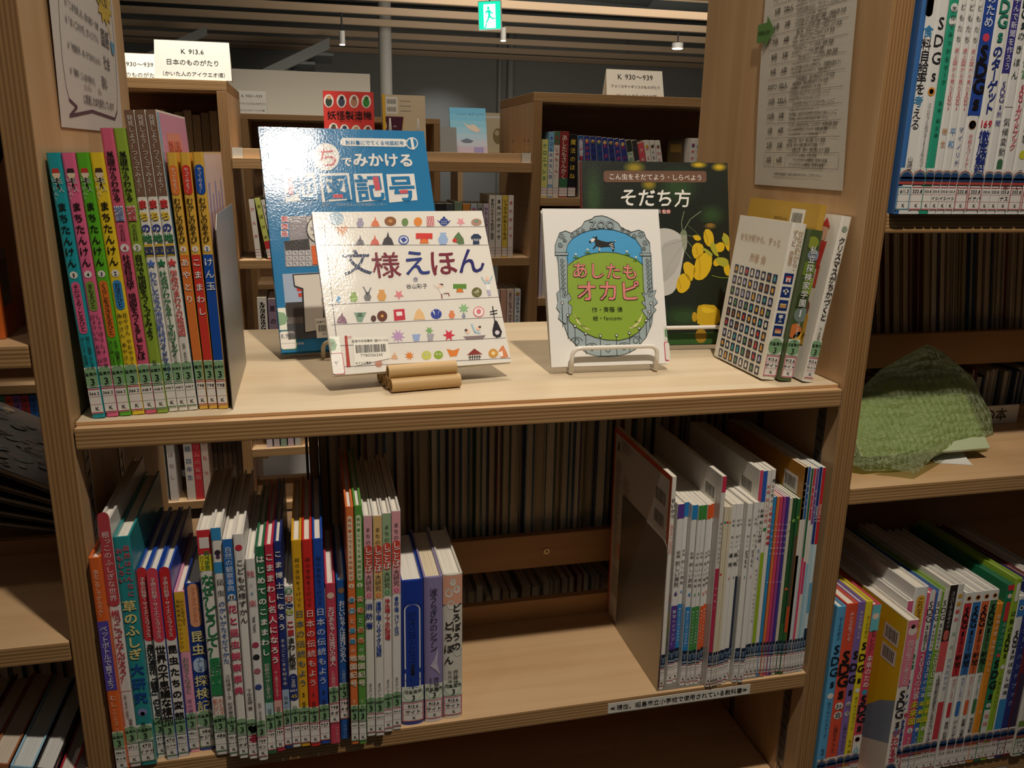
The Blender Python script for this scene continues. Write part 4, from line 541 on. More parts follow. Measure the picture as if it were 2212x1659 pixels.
"insect":[["P","182616",1.0,[[325,2104],[309,1924],[272,1771],[219,1670],[158,1634],[99,1670],[50,1771],[19,1922],[11,2101],[27,2281],[64,2433],[117,2536],[177,2572],[237,2537],[286,2436],[317,2283]]],["P","1e311a",1.2,[[294,2103],[281,1960],[251,1838],[209,1756],[160,1728],[113,1756],[74,1837],[49,1958],[42,2102],[55,2245],[84,2367],[127,2449],[175,2478],[223,2450],[262,2369],[287,2247]]],["P","243b1e",1.4,[[262,2103],[253,1995],[230,1904],[198,1843],[162,1821],[126,1843],[97,1903],[79,1994],[74,2102],[83,2209],[105,2301],[137,2362],[174,2384],[209,2363],[239,2302],[257,2211]]],["P","2a4622",1.6,[[231,2103],[224,2031],[209,1970],[188,1929],[164,1915],[140,1929],[121,1970],[108,2030],[105,2102],[111,2174],[126,2235],[147,2276],[172,2290],[195,2276],[215,2236],[227,2175]]],["P","182616",1.0,[[1735,2260],[1708,2148],[1634,2053],[1526,1989],[1401,1966],[1277,1988],[1173,2050],[1106,2143],[1084,2254],[1111,2365],[1183,2460],[1290,2524],[1415,2548],[1540,2528],[1645,2466],[1713,2372]]],["P","1e311a",1.2,[[1670,2259],[1647,2170],[1589,2094],[1503,2043],[1402,2024],[1303,2041],[1220,2091],[1166,2166],[1148,2254],[1170,2343],[1228,2419],[1314,2471],[1414,2490],[1513,2473],[1597,2424],[1652,2349]]],["P","243b1e",1.4,[[1604,2259],[1587,2192],[1543,2135],[1479,2096],[1404,2082],[1329,2095],[1267,2132],[1226,2189],[1213,2255],[1229,2322],[1273,2379],[1337,2417],[1412,2432],[1487,2419],[1550,2382],[1591,2326]]],["P","2a4622",1.6,[[1539,2258],[1528,2213],[1498,2175],[1455,2150],[1405,2141],[1356,2149],[1314,2174],[1287,2211],[1278,2256],[1289,2300],[1318,2338],[1361,2364],[1411,2373],[1461,2365],[1502,2340],[1530,2303]]],["P","182616",1.0,[[1130,607],[1106,521],[1039,449],[941,402],[826,387],[713,406],[618,456],[556,530],[535,616],[560,701],[625,773],[722,820],[837,836],[950,817],[1046,767],[1110,693]]],["P","1e311a",1.2,[[1070,608],[1051,539],[997,482],[919,444],[827,432],[737,447],[661,487],[611,546],[594,615],[614,683],[666,740],[744,778],[836,791],[927,776],[1003,736],[1054,677]]],["P","243b1e",1.4,[[1011,609],[996,557],[956,514],[897,486],[828,477],[760,488],[703,518],[666,562],[653,614],[668,665],[708,708],[766,737],[835,746],[903,735],[960,705],[998,660]]],["P","2a4622",1.6,[[951,609],[941,575],[914,546],[875,528],[829,522],[784,529],[746,549],[721,579],[713,613],[722,647],[749,676],[788,695],[834,701],[879,694],[917,674],[942,644]]],["P","182616",1.0,[[1796,390],[1766,320],[1684,261],[1563,223],[1422,212],[1282,229],[1165,271],[1087,332],[1061,403],[1091,473],[1171,532],[1291,570],[1431,582],[1572,566],[1691,523],[1770,462]]],["P","1e311a",1.2,[[1722,392],[1698,335],[1633,288],[1536,258],[1423,249],[1311,262],[1217,296],[1155,345],[1134,402],[1158,458],[1222,505],[1318,535],[1430,545],[1543,532],[1638,498],[1701,449]]],["P","243b1e",1.4,[[1648,393],[1630,351],[1581,315],[1509,293],[1424,286],[1340,296],[1269,321],[1223,358],[1207,401],[1225,443],[1273,478],[1345,501],[1430,508],[1514,498],[1585,473],[1632,436]]],["P","2a4622",1.6,[[1574,394],[1562,366],[1530,343],[1481,327],[1425,323],[1369,330],[1322,346],[1291,371],[1280,399],[1292,427],[1324,451],[1372,466],[1429,471],[1485,464],[1532,447],[1564,423]]],["P","182616",1.0,[[2121,1844],[2103,1780],[2053,1726],[1981,1689],[1896,1677],[1812,1689],[1742,1725],[1696,1779],[1681,1843],[1699,1907],[1748,1961],[1820,1997],[1905,2011],[1989,1998],[2060,1962],[2106,1908]]],["P","1e311a",1.2,[[2077,1844],[2062,1793],[2023,1749],[1965,1720],[1897,1710],[1830,1720],[1774,1749],[1737,1792],[1725,1843],[1739,1894],[1778,1937],[1836,1967],[1904,1977],[1971,1967],[2028,1939],[2065,1895]]],["P","243b1e",1.4,[[2033,1844],[2022,1806],[1992,1773],[1948,1751],[1898,1743],[1847,1751],[1805,1772],[1778,1805],[1769,1843],[1780,1881],[1809,1914],[1852,1936],[1903,1944],[1953,1936],[1996,1915],[2024,1882]]],["P","2a4622",1.6,[[1989,1844],[1981,1818],[1961,1796],[1932,1782],[1899,1777],[1865,1782],[1837,1796],[1818,1818],[1812,1843],[1820,1869],[1839,1891],[1868,1905],[1902,1910],[1936,1905],[1964,1891],[1982,1869]]],["P","182616",1.0,[[677,1287],[654,1130],[596,999],[512,911],[415,881],[319,913],[239,1002],[188,1134],[172,1289],[194,1444],[251,1576],[335,1664],[432,1696],[528,1665],[609,1576],[661,1443]]],["P","1e311a",1.2,[[626,1287],[608,1162],[562,1056],[494,986],[416,962],[340,988],[276,1059],[235,1164],[222,1289],[240,1413],[286,1519],[353,1589],[430,1614],[507,1589],[572,1518],[613,1412]]],["P","243b1e",1.4,[[575,1287],[562,1193],[527,1114],[477,1062],[418,1044],[361,1063],[313,1116],[282,1195],[272,1289],[286,1382],[320,1461],[370,1514],[429,1532],[486,1514],[535,1460],[566,1381]]],["P","2a4622",1.6,[[525,1287],[516,1225],[492,1172],[459,1137],[420,1125],[382,1138],[350,1173],[329,1226],[323,1288],[332,1351],[355,1403],[388,1438],[427,1451],[465,1438],[497,1403],[518,1350]]],["P","3d4216",1.0,[[935,2504],[921,2469],[884,2440],[830,2419],[766,2412],[703,2418],[649,2437],[614,2466],[602,2500],[615,2535],[652,2565],[706,2585],[770,2593],[834,2587],[887,2568],[923,2539]]],["P","5c5819",1.2,[[901,2504],[891,2476],[861,2452],[818,2436],[766,2430],[716,2435],[673,2450],[645,2473],[635,2500],[646,2528],[675,2552],[719,2569],[770,2575],[821,2570],[863,2555],[892,2532]]],["P","7b6e1b",1.4,[[868,2504],[860,2483],[838,2465],[805,2452],[767,2448],[729,2451],[697,2463],[675,2480],[668,2501],[676,2522],[698,2540],[731,2552],[769,2557],[807,2553],[840,2542],[861,2524]]],["P","9a841e",1.6,[[835,2503],[829,2489],[815,2477],[793,2469],[767,2466],[742,2468],[720,2476],[706,2488],[702,2501],[707,2515],[722,2527],[743,2535],[769,2539],[794,2536],[816,2529],[830,2517]]],["P","3c4116",1.0,[[1101,2271],[1091,2236],[1063,2206],[1022,2186],[974,2179],[927,2185],[887,2204],[861,2234],[852,2268],[863,2303],[890,2333],[931,2353],[979,2360],[1026,2354],[1066,2335],[1093,2305]]],["P","5a5619",1.2,[[1076,2270],[1068,2242],[1046,2219],[1013,2203],[975,2197],[937,2202],[905,2217],[884,2241],[877,2268],[885,2296],[907,2320],[940,2336],[978,2342],[1016,2337],[1048,2322],[1069,2298]]],["P","786b1b",1.4,[[1051,2270],[1045,2249],[1029,2231],[1004,2219],[975,2215],[947,2219],[923,2230],[907,2248],[902,2269],[908,2290],[925,2307],[949,2319],[978,2324],[1006,2320],[1030,2309],[1046,2291]]],["P","96801e",1.6,[[1026,2270],[1022,2256],[1011,2244],[995,2236],[976,2233],[957,2236],[941,2243],[930,2255],[927,2269],[931,2283],[942,2295],[958,2303],[977,2306],[996,2303],[1012,2295],[1023,2284]]],["P","534f17",1.0,[[1853,2558],[1843,2539],[1813,2522],[1770,2511],[1720,2506],[1670,2510],[1627,2520],[1599,2536],[1590,2555],[1600,2574],[1629,2591],[1672,2602],[1722,2607],[1773,2604],[1815,2593],[1844,2578]]],["P","7d6e1a",1.2,[[1827,2558],[1818,2543],[1795,2529],[1761,2520],[1720,2516],[1680,2519],[1646,2527],[1624,2540],[1616,2555],[1624,2571],[1648,2584],[1682,2593],[1722,2597],[1762,2594],[1796,2586],[1819,2573]]],["P","a68d1d",1.4,[[1800,2558],[1794,2546],[1777,2536],[1751,2529],[1720,2527],[1690,2528],[1665,2535],[1648,2544],[1642,2556],[1649,2567],[1666,2577],[1692,2584],[1722,2587],[1752,2585],[1778,2579],[1795,2569]]],["P","d0ac20",1.6,[[1774,2557],[1770,2550],[1758,2543],[1741,2538],[1721,2537],[1701,2538],[1684,2542],[1672,2548],[1669,2556],[1673,2564],[1684,2570],[1702,2575],[1722,2577],[1742,2575],[1759,2571],[1770,2565]]],["P","534f17",1.0,[[2149,2531],[2139,2507],[2112,2486],[2073,2472],[2027,2466],[1982,2471],[1943,2484],[1918,2504],[1910,2528],[1919,2552],[1946,2573],[1985,2587],[2031,2592],[2076,2588],[2115,2575],[2140,2555]]],["P","7d6e1a",1.2,[[2125,2531],[2117,2511],[2096,2495],[2064,2483],[2028,2479],[1991,2482],[1960,2493],[1940,2509],[1933,2528],[1941,2547],[1962,2564],[1994,2575],[2030,2580],[2067,2576],[2098,2566],[2118,2550]]],["P","a68d1d",1.4,[[2101,2530],[2095,2516],[2079,2503],[2055,2495],[2028,2492],[2001,2494],[1978,2502],[1962,2514],[1957,2528],[1963,2543],[1979,2555],[2002,2564],[2030,2567],[2057,2565],[2080,2557],[2096,2545]]],["P","d0ac20",1.6,[[2077,2530],[2073,2520],[2062,2512],[2047,2506],[2028,2504],[2010,2506],[1995,2511],[1985,2519],[1981,2529],[1985,2538],[1996,2547],[2011,2552],[2030,2555],[2048,2553],[2063,2548],[2073,2540]]],["P","383518",1.0,[[1980,1698],[1972,1675],[1948,1656],[1913,1644],[1873,1639],[1833,1643],[1799,1656],[1777,1675],[1769,1697],[1778,1720],[1801,1739],[1836,1751],[1876,1756],[1916,1751],[1950,1739],[1973,1720]]],["P","55471f",1.2,[[1959,1698],[1952,1680],[1933,1664],[1906,1654],[1873,1651],[1841,1654],[1814,1664],[1796,1679],[1790,1697],[1797,1715],[1816,1730],[1843,1741],[1876,1744],[1908,1741],[1935,1731],[1953,1715]]],["P","725825",1.4,[[1938,1697],[1933,1684],[1919,1673],[1898,1665],[1874,1662],[1849,1665],[1829,1673],[1816,1684],[1811,1697],[1816,1711],[1830,1722],[1851,1730],[1875,1732],[1900,1730],[1920,1722],[1933,1711]]],["P","8f6a2c",1.6,[[1917,1697],[1913,1689],[1904,1681],[1890,1676],[1874,1674],[1858,1676],[1844,1681],[1835,1688],[1832,1697],[1836,1706],[1845,1714],[1859,1719],[1875,1721],[1891,1719],[1905,1714],[1914,1706]]],["P","70503f",3,[[1796,2470],[1808,2468],[1819,2463],[1827,2455],[1833,2444],[1834,2433],[1832,2345],[1830,2333],[1824,2322],[1815,2314],[1804,2309],[1792,2307],[352,2292],[341,2294],[330,2299],[322,2307],[317,2317],[315,2328],[317,2414],[319,2426],[325,2436],[333,2444],[344,2450],[356,2452]]],["T","ece6de",5,"こん虫をそだてよう・しらべよう",[388,2370],[1771,2373],0.01,None,0.05],["T","f0f0ea",5,"そだち方",[536,2085],[1599,2075],0.035,None,0.05],["T","f0f0ea",5,"治",[1075,1892],[1140,1893],0,None,0.05],["P","b8443c",4,[[1217,1889],[1210,1869],[1193,1857],[1171,1857],[1154,1869],[1148,1888],[1155,1908],[1173,1920],[1194,1920],[1211,1908]]],["P","b8443c",4,[[1286,1889],[1279,1870],[1262,1857],[1240,1857],[1223,1869],[1217,1889],[1224,1908],[1242,1920],[1263,1920],[1280,1908]]],["T","f0f0ea",5,"監修",[1161,1886],[1278,1887],0,None,0.05],["P","c6c6c2",4,[[1118,1647],[1172,1653],[1225,1650],[1279,1640],[1333,1619],[1386,1588],[1434,1552],[1476,1510],[1494,1459],[1487,1397],[1471,1314],[1447,1211],[1423,1097],[1398,974],[1366,871],[1326,789],[1279,736],[1224,711],[1159,696],[1084,692],[994,737],[890,830],[830,1004],[814,1260],[840,1434],[906,1527],[977,1591],[1053,1627]]],["P","b4b4b0",5,[[1166,1439],[1330,1500],[1425,1500],[1450,1438],[1442,1324],[1400,1159],[1324,1026],[1213,924],[1121,894],[1047,936],[1029,1069],[1066,1295]]],["L","a0a09c",6,0.0005,[[1476,1490],[1193,1408],[1060,1244]]],["L","a0a09c",6,0.0005,[[1475,1448],[1251,1160],[1137,873]]],["P","9aa08c",6,[[1433,1611],[1471,1627],[1497,1619],[1510,1588],[1517,1531],[1517,1448],[1506,1381],[1483,1329],[1465,1329],[1454,1381],[1444,1433],[1437,1485],[1428,1534],[1418,1580]]],["P","7a8a6c",7,[[1511,1593],[1506,1577],[1494,1564],[1476,1557],[1457,1557],[1440,1564],[1428,1577],[1424,1593],[1429,1609],[1441,1622],[1459,1630],[1478,1630],[1495,1622],[1507,1609]]],["L","8f9a7a",6,0.0009,[[1447,1624],[1439,1738],[1482,1894]]],["L","8f9a7a",6,0.0009,[[1479,1635],[1570,1780],[1737,1895]]],["L","8a927a",6,0.0007,[[1521,1552],[1629,1531]]],["L","8a927a",6,0.0007,[[1508,1490],[1603,1365]]],["L","8a927a",6,0.0007,[[1483,1324],[1567,1220]]],["L","6a7a4c",6,0.0006,[[1535,1687],[1631,1614],[1717,1531]]],["P","d9b41c",6,[[1793,1637],[1832,1643],[1867,1627],[1899,1591],[1917,1531],[1920,1447],[1897,1400],[1847,1390],[1807,1411],[1775,1463],[1763,1526],[1770,1598]]],["P","d9b41c",6,[[1613,1419],[1652,1445],[1695,1445],[1744,1419],[1765,1375],[1757,1313],[1723,1261],[1662,1220],[1619,1225],[1593,1277],[1583,1329],[1590,1381]]],["P","d9b41c",6,[[1613,1554],[1668,1559],[1706,1544],[1727,1507],[1715,1484],[1671,1474],[1634,1489],[1602,1531]]],["P","d9b41c",6,[[1939,1421],[1995,1452],[2039,1457],[2071,1436],[2081,1400],[2069,1348],[2035,1319],[1980,1314],[1942,1335],[1921,1382]]],["P","d9b41c",6,[[2064,1588],[2097,1577],[2124,1557],[2146,1525],[2155,1457],[2152,1353],[2135,1321],[2103,1363],[2077,1436],[2058,1541]]],["P","d9b41c",6,[[1705,1277],[1782,1307],[1837,1317],[1870,1307],[1885,1250],[1882,1146],[1852,1052],[1795,970],[1734,924],[1668,914],[1624,930],[1601,972],[1598,1034],[1615,1116],[1635,1184],[1655,1235]]],["P","d9b41c",6,[[1454,1151],[1492,1177],[1533,1176],[1576,1150],[1608,1122],[1629,1090],[1631,1049],[1613,997],[1595,951],[1578,910],[1548,905],[1505,936],[1472,999],[1447,1092]]],["P","d9b41c",6,[[1341,866],[1365,938],[1398,986],[1442,1012],[1486,1012],[1528,985],[1550,936],[1550,864],[1527,805],[1480,759],[1435,736],[1392,737],[1360,760],[1340,807]]],["P","d9b41c",6,[[2066,1131],[2106,1168],[2133,1157],[2148,1100],[2152,1045],[2145,993],[2125,972],[2092,983],[2068,1019],[2054,1082]]],["P","d9b41c",6,[[1944,1223],[1978,1234],[1999,1213],[2009,1160],[1991,1127],[1947,1111],[1917,1117],[1901,1143],[1902,1172],[1919,1203]]],["P","a9a832",7,[[1896,1468],[1862,1427],[1860,1375],[1892,1312],[1929,1270],[1973,1249],[1989,1254],[1979,1286],[1959,1348],[1928,1442]]],["P","a9a832",7,[[2038,1515],[2067,1567],[2095,1577],[2121,1546],[2137,1494],[2140,1421],[2112,1410],[2053,1463]]],["P","a9a832",7,[[1967,1239],[2044,1238],[2099,1222],[2131,1191],[2130,1154],[2096,1113],[2051,1103],[1997,1124],[1959,1161],[1939,1213]]],["P","a9a832",7,[[1735,1380],[1778,1370],[1827,1343],[1881,1302],[1896,1270],[1874,1250],[1825,1276],[1750,1349]]],["L","6f8a2c",6,0.0012,[[1877,980],[2009,947],[2152,946]]],["L","b8901a",8,0.0008,[[1784,1614],[1825,1489],[1812,1406]]],["L","b8901a",8,0.0008,[[1647,1386],[1667,1282]]],["L","b8901a",8,0.0008,[[1687,1240],[1705,1074],[1680,950]]],["L","b8901a",8,0.0008,[[1375,933],[1405,809]]],["P","c9a41e",3,[[1746,572],[1899,559],[1980,480],[1987,335],[1902,259],[1727,252],[1639,305],[1636,419],[1644,501],[1661,553]]],["P","e0bc2a",4,[[1746,541],[1854,508],[1905,481],[1899,461],[1855,446],[1773,437],[1722,464],[1702,526]]],["P","b8941c",3,[[1639,393],[1635,362],[1623,337],[1607,323],[1590,324],[1574,338],[1564,363],[1561,394],[1566,426],[1577,451],[1593,464],[1611,464],[1626,450],[1636,424]]],["P","9a7a1c",3,[[1778,122],[1773,90],[1760,62],[1740,40],[1716,26],[1688,21],[1662,27],[1638,42],[1619,65],[1608,94],[1604,126],[1609,158],[1622,186],[1642,208],[1667,223],[1694,227],[1721,221],[1745,206],[1763,183],[1775,154]]],["P","2c5424",2,[[1120,157],[2120,177],[2133,11],[1116,4]]]],
"red":[["P","f0e4da",2,[[292,1620],[276,1539],[235,1474],[177,1438],[115,1437],[59,1472],[23,1536],[11,1617],[28,1698],[69,1763],[126,1800],[189,1801],[244,1765],[281,1701]]],["P","3a4a3c",3,[[244,1593],[230,1526],[194,1477],[147,1459],[100,1476],[68,1525],[57,1591],[72,1658],[108,1707],[155,1725],[201,1708],[234,1660]]],["P","c9a26a",4,[[222,1713],[209,1681],[178,1661],[141,1661],[112,1680],[101,1711],[114,1743],[144,1762],[182,1763],[211,1744]]],["L","3a4a3c",4,0.0012,[[51,1601],[103,1558]]],["L","3a4a3c",4,0.0012,[[252,1620],[197,1573]]],["P","f0e4da",2,[[653,1624],[637,1543],[596,1478],[538,1442],[476,1441],[420,1476],[384,1541],[372,1621],[389,1702],[430,1768],[488,1804],[550,1805],[606,1770],[642,1705]]],["P","4a4a5c",3,[[606,1597],[591,1531],[555,1482],[508,1463],[461,1481],[429,1529],[418,1595],[433,1662],[469,1711],[517,1729],[563,1712],[595,1664]]],["P","2a2a34",4,[[583,1717],[571,1685],[540,1666],[503,1665],[473,1684],[463,1715],[475,1747],[506,1767],[543,1767],[573,1748]]],["L","4a4a5c",4,0.0012,[[412,1605],[464,1562]]],["L","4a4a5c",4,0.0012,[[613,1624],[558,1577]]],["P","f0e4da",2,[[1011,1629],[995,1548],[953,1482],[896,1446],[833,1445],[778,1480],[742,1545],[730,1625],[747,1706],[788,1772],[846,1808],[909,1809],[964,1774],[1001,1709]]],["P","b8866a",3,[[964,1601],[949,1535],[913,1486],[865,1467],[819,1485],[787,1533],[776,1599],[791,1666],[827,1715],[875,1734],[921,1716],[954,1668]]],["P","8a5a4a",4,[[941,1721],[929,1690],[898,1670],[861,1669],[831,1688],[821,1720],[833,1751],[864,1771],[901,1771],[931,1752]]],["L","b8866a",4,0.0012,[[770,1609],[822,1567]]],["L","b8866a",4,0.0012,[[971,1628],[916,1581]]],["P","f0e4da",2,[[1363,1633],[1346,1552],[1304,1486],[1247,1450],[1184,1449],[1129,1484],[1093,1549],[1082,1629],[1099,1710],[1140,1776],[1198,1813],[1260,1813],[1315,1778],[1352,1713]]],["P","3f8f3c",3,[[1315,1605],[1300,1539],[1264,1490],[1216,1471],[1170,1489],[1138,1537],[1128,1603],[1143,1670],[1179,1719],[1226,1738],[1272,1720],[1305,1672]]],["P","2f6f2c",4,[[1293,1725],[1280,1694],[1249,1674],[1212,1673],[1183,1692],[1172,1724],[1185,1755],[1216,1775],[1253,1775],[1282,1756]]],["L","3f8f3c",4,0.0012,[[1121,1613],[1173,1571]]],["L","3f8f3c",4,0.0012,[[1323,1632],[1267,1585]]],["P","f0e4da",2,[[393,826],[376,746],[335,681],[278,645],[216,644],[161,679],[124,743],[113,823],[129,903],[170,968],[227,1005],[290,1005],[345,970],[381,906]]],["P","7a4a4c",3,[[345,799],[330,733],[295,685],[247,666],[201,683],[169,731],[159,797],[173,863],[209,912],[256,930],[302,913],[335,865]]],["P","5a5a4a",4,[[322,918],[310,887],[279,867],[242,867],[213,886],[202,917],[215,948],[245,967],[283,968],[312,949]]],["L","7a4a4c",4,0.0012,[[152,807],[204,765]]],["L","7a4a4c",4,0.0012,[[353,826],[298,779]]],["P","f0e4da",2,[[705,797],[688,717],[647,652],[590,616],[528,615],[473,650],[436,714],[425,794],[441,874],[482,939],[540,975],[602,976],[657,941],[694,877]]],["P","4a7a9a",3,[[657,770],[642,704],[607,655],[559,637],[513,654],[481,702],[471,768],[485,834],[521,883],[568,901],[614,884],[647,836]]],["P","3a4a6a",4,[[635,888],[622,857],[591,838],[554,837],[525,856],[515,887],[527,918],[558,938],[595,938],[624,919]]],["L","4a7a9a",4,0.0012,[[464,778],[516,735]]],["L","4a7a9a",4,0.0012,[[665,796],[610,750]]],["P","f0e4da",2,[[1037,784],[1021,704],[979,639],[922,603],[860,602],[805,637],[769,701],[757,781],[774,861],[815,926],[873,963],[935,963],[990,928],[1026,864]]],["P","4a5a8a",3,[[990,757],[975,691],[939,642],[892,624],[846,641],[813,689],[803,755],[818,821],[854,870],[901,888],[947,871],[980,823]]],["P","c9a26a",4,[[967,876],[955,845],[924,825],[887,825],[858,843],[847,874],[860,906],[891,925],[928,926],[957,907]]],["L","4a5a8a",4,0.0012,[[797,765],[849,723]]],["L","4a5a8a",4,0.0012,[[997,784],[942,737]]],["P","f0e4da",2,[[1381,788],[1364,708],[1322,643],[1265,607],[1203,606],[1148,641],[1112,705],[1101,785],[1118,865],[1159,930],[1216,966],[1279,967],[1333,932],[1370,868]]],["P","3f8f4c",3,[[1333,761],[1318,695],[1282,646],[1235,628],[1189,645],[1156,693],[1146,759],[1161,825],[1197,874],[1245,892],[1291,875],[1323,827]]],["P","8a4a34",4,[[1311,880],[1298,849],[1267,829],[1230,829],[1201,847],[1191,878],[1203,910],[1234,929],[1271,930],[1301,911]]],["L","3f8f4c",4,0.0012,[[1140,769],[1192,727]]],["L","3f8f4c",4,0.0012,[[1341,788],[1286,741]]],["T","241414",4,"妖怪製造機",[89,1220],[1375,1248],0.03,None,0.05],["T","7a2420",4,"森のくらし しかけ本",[434,1075],[1068,1082],0,None,0.05]]}

# ---------------------------------------------------------------- the plywood bookcases
TH = 0.0225
UP = 0.0275
PITCH = 0.8875
D_CASE = 0.4565
def board(name, parent, x0, x1, y0, y1, z0, z1, thin, grain, edge=True, tone=None, bevel=.0012):
    mb = MB(); cx, cy, cz = (x0+x1)/2, (y0+y1)/2, (z0+z1)/2
    w = wood(grain) if tone is None else wood(grain, *tone)
    e = ply(thin, grain) if edge else w
    mb.box(x0-cx, x1-cx, y0-cy, y1-cy, z0-cz, z1-cz, w, e, thin)
    return mb.build(name, parent, bevel=bevel, loc=(cx, cy, cz))

def standard_strip(parent, x, y0, z0, z1, side):
    """slotted metal strip let into the inner face of an upright"""
    mb = MB(); t = .0008
    me = plain('strip_metal', '8d857c', .35, .8); dk = plain('strip_slot', '17120f', .7); lt = plain('strip_rim', 'cfc6ba', .3, .7)
    xa, xb = (x, x+t) if side > 0 else (x-t, x)
    mb.box(xa, xb, y0, y0+.016, z0, z1, me)
    mb.box(xa, xb+(.0006 if side > 0 else 0), y0+.016, y0+.0185, z0, z1, lt)
    mb.frame((xb if side > 0 else xa, y0, 0), (0, 1 if side > 0 else -1, 0), (0, 0, 1))
    s = 1 if side > 0 else -1
    z = z0 + .01
    while z < z1-.02:
        mb.poly([(s*.003, z), (s*.013, z+.004), (s*.013, z+.0065), (s*.003, z+.0025)], dk, 3)
        z += .0165
    return mb.build('shelf_standard', parent)

FLOOR = -0.95
case = empty('bookcase', (0, 0, FLOOR), label='birch plywood bookcase with open bays holding the displayed and shelved books', cat='bookcase')
def cb(*a, **k):
    o = board(*a, **k); o.location.z -= FLOOR
    return o
for i in (-1, 0, 1, 2):
    x1 = i * PITCH
    u = cb('upright', case, x1-UP, x1, 0, D_CASE, FLOOR, 0.98, 'X', 'Z', tone=('c2a078', 'ae8a5e'))
for i, side in ((0, 1), (0, -1), (1, 1), (1, -1)):
    x = i*PITCH if side > 0 else i*PITCH-UP
    for y in (.028, .172):
        s = standard_strip(case, x, y, FLOOR+.08, 0.118 if (i, side) in ((0, 1), (1, -1)) else 0.93, side); s.location.z = -FLOOR
X0, X1 = .0015, PITCH-UP-.0015           # inner width of the middle bay
def bay(i): return X0+i*PITCH, X1+i*PITCH
T, L = 0.144, -0.251
ST = .205                                 # where the front shelves stop
for i, levels in ((-1, ((.229, D_CASE), (-.090, .24), (-.447, .24))), (0, ((T, D_CASE), (L, ST), (-.447, .24))), (1, ((.354, .24), (.011, .24), (-.442, .24)))):
    a, b = bay(i)
    for z, d in levels:
        cb('shelf', case, a, b, 0.001 if i else .0, d, z-TH, z, 'Z', 'X')
# shelves of the far side, and the boards that stop books sliding through
def back_side(i, z, stop_h, y=.236):
    a, b = bay(i)
    cb('rear_shelf', case, a, b, y+.012, D_CASE, z-TH, z, 'Z', 'X')
    cb('rear_stop_board', case, a, b, y, y+.012, z-TH-.004, z+stop_h, 'Y', 'X', edge=False, tone=('b98c5c', 'a87c4d'))
back_side(0, -.158, .027); back_side(0, -.405, .0)
back_side(1, .128, .027); back_side(1, -.062, .0); back_side(1, -.32, .0)
a, b = bay(-1)
cb('rear_shelf', case, a, b, .2385, D_CASE, -.0915-TH, -.0915, 'Z', 'X')
a, b = bay(0)
cb('stop_board', case, a, b, ST, ST+.012, L-TH, L+.031, 'Y', 'X', edge=False, tone=('c0935f', 'ac8050'))
a, b = bay(1)
cb('stop_board', case, a, b, .222, .234, .011-TH, .011+.02, 'Y', 'X', edge=False, tone=('b98c5c', 'a87c4d'))
a, b = bay(-1)
cb('stop_board', case, a, b, .225, .237, -.090-TH, -.090+.02, 'Y', 'X', edge=False, tone=('b98c5c', 'a87c4d'))
a, b = bay(1)
cb('back_panel', case, a, b, .2365, .2465, -.436, -.014, 'Y', 'X', edge=False, tone=('9a7048', '86603c'))
a, b = bay(0)
cb('back_panel', case, a, b, .2365, .2465, -.66, -.4325, 'Y', 'X', edge=False, tone=('9a7048', '86603c'))
sc = MB(); brass = plain('screw_brass', 'd8c08a', .3, .8)
sc.frame((0, 0, 0), (1,0,0), (0,0,1)); sc.ell(0, 0, .0046, .0046, brass, 6); sc.ell(0, 0, .0036, .0036, brass, 8)
sc.line([(-.0024, -.0012), (.0024, .0012)], .0012, '15110c', 10); sc.line([(-.0012, .0024), (.0012, -.0024)], .0012, '15110c', 10)
sc.build('screw', case, loc=(.5593, .2355, -.1585-FLOOR))
mb = MB(); mb.box(-.4285, .4285, -.219, .219, -.0019, .0019, wood('X', 'd3c2a6', 'c4ad8a'), wood('X', 'c99f70', 'bb8f5f'), 'Z')
tag(mb.build('liner_board', loc=(.43, .2285, T+.0022), bevel=.0005), 'thin pale wooden board laid over the middle bay display shelf', 'board')
TT = T + .0044

# ---------------------------------------------------------------- the row of picture books at the left of the display shelf
GA = 'books held by the metal bookend on the display shelf'
def machi(base, no, pillc, pill_t, sub, hair):
    def art(c, th, H, D):
        c.ell(th*.5, H*.925, th*.3, H*.017, 'e3cdb0', 3); c.poly([(th*.2, H*.93), (th*.28, H*.945), (th*.72, H*.945), (th*.8, H*.93)], hair, 4)
        c.line([(th*.5, H*.91), (th*.5, H*.885)], .0014, '4a4038', 3); c.line([(th*.25, H*.9), (th*.75, H*.905)], .0009, '4a4038', 3)
        c.line([(th*.36, H*.872), (th*.5, H*.888), (th*.64, H*.872)], .001, '4a4038', 3)
    sp = [('t', '名人', .085, .145, 'cfd6cf', .36, .7), ('t', 'はっけん！', .085, .17, 'cfd6cf', .32, .28), ('t', 'まちたんけん', .17, .415, '1d1a18', .62, .5, .035),
          ('c', .44, 'e6e2da', .3), ('h', no, .44, '26221f', .42), ('p', .465, .465+pill_t[1], pillc, .66), ('t', pill_t[0], .475, .455+pill_t[1], '2a2420', .42)]
    y = .475 + pill_t[1]
    sp += [('t', sub[0], y, min(.805, y+.028*len(sub[0])), '2d2a26', .34, .3), ('t', sub[1], y, min(.805, y+.028*len(sub[1])), '2d2a26', .34, .72)]
    return sp, art
m5 = machi('1f9aa6', '5', 'd9628c', ('そだてる・とるひと', .2), ('ほくじょう 魚市場 ほ', '野さい農家 かじゅ園'), 'c23a34')
m4 = machi('e0668e', '4', '7f9a44', ('まもるひと', .115), ('びょういん お寺 ほか', 'しょうぼうしょ 交番'), '3a2c2c')
m3 = machi('5cae26', '3', 'd9762e', ('くらしをささえるひと', .22), ('ほいく園 びょうい', 'えき 図書かん'), 'c23a34')
m2 = machi('e6c62c', '2', '3a86c4', ('お店のひと', .115), ('魚やさん 本やさん', '花やさん やおやさん'), '4a3426')
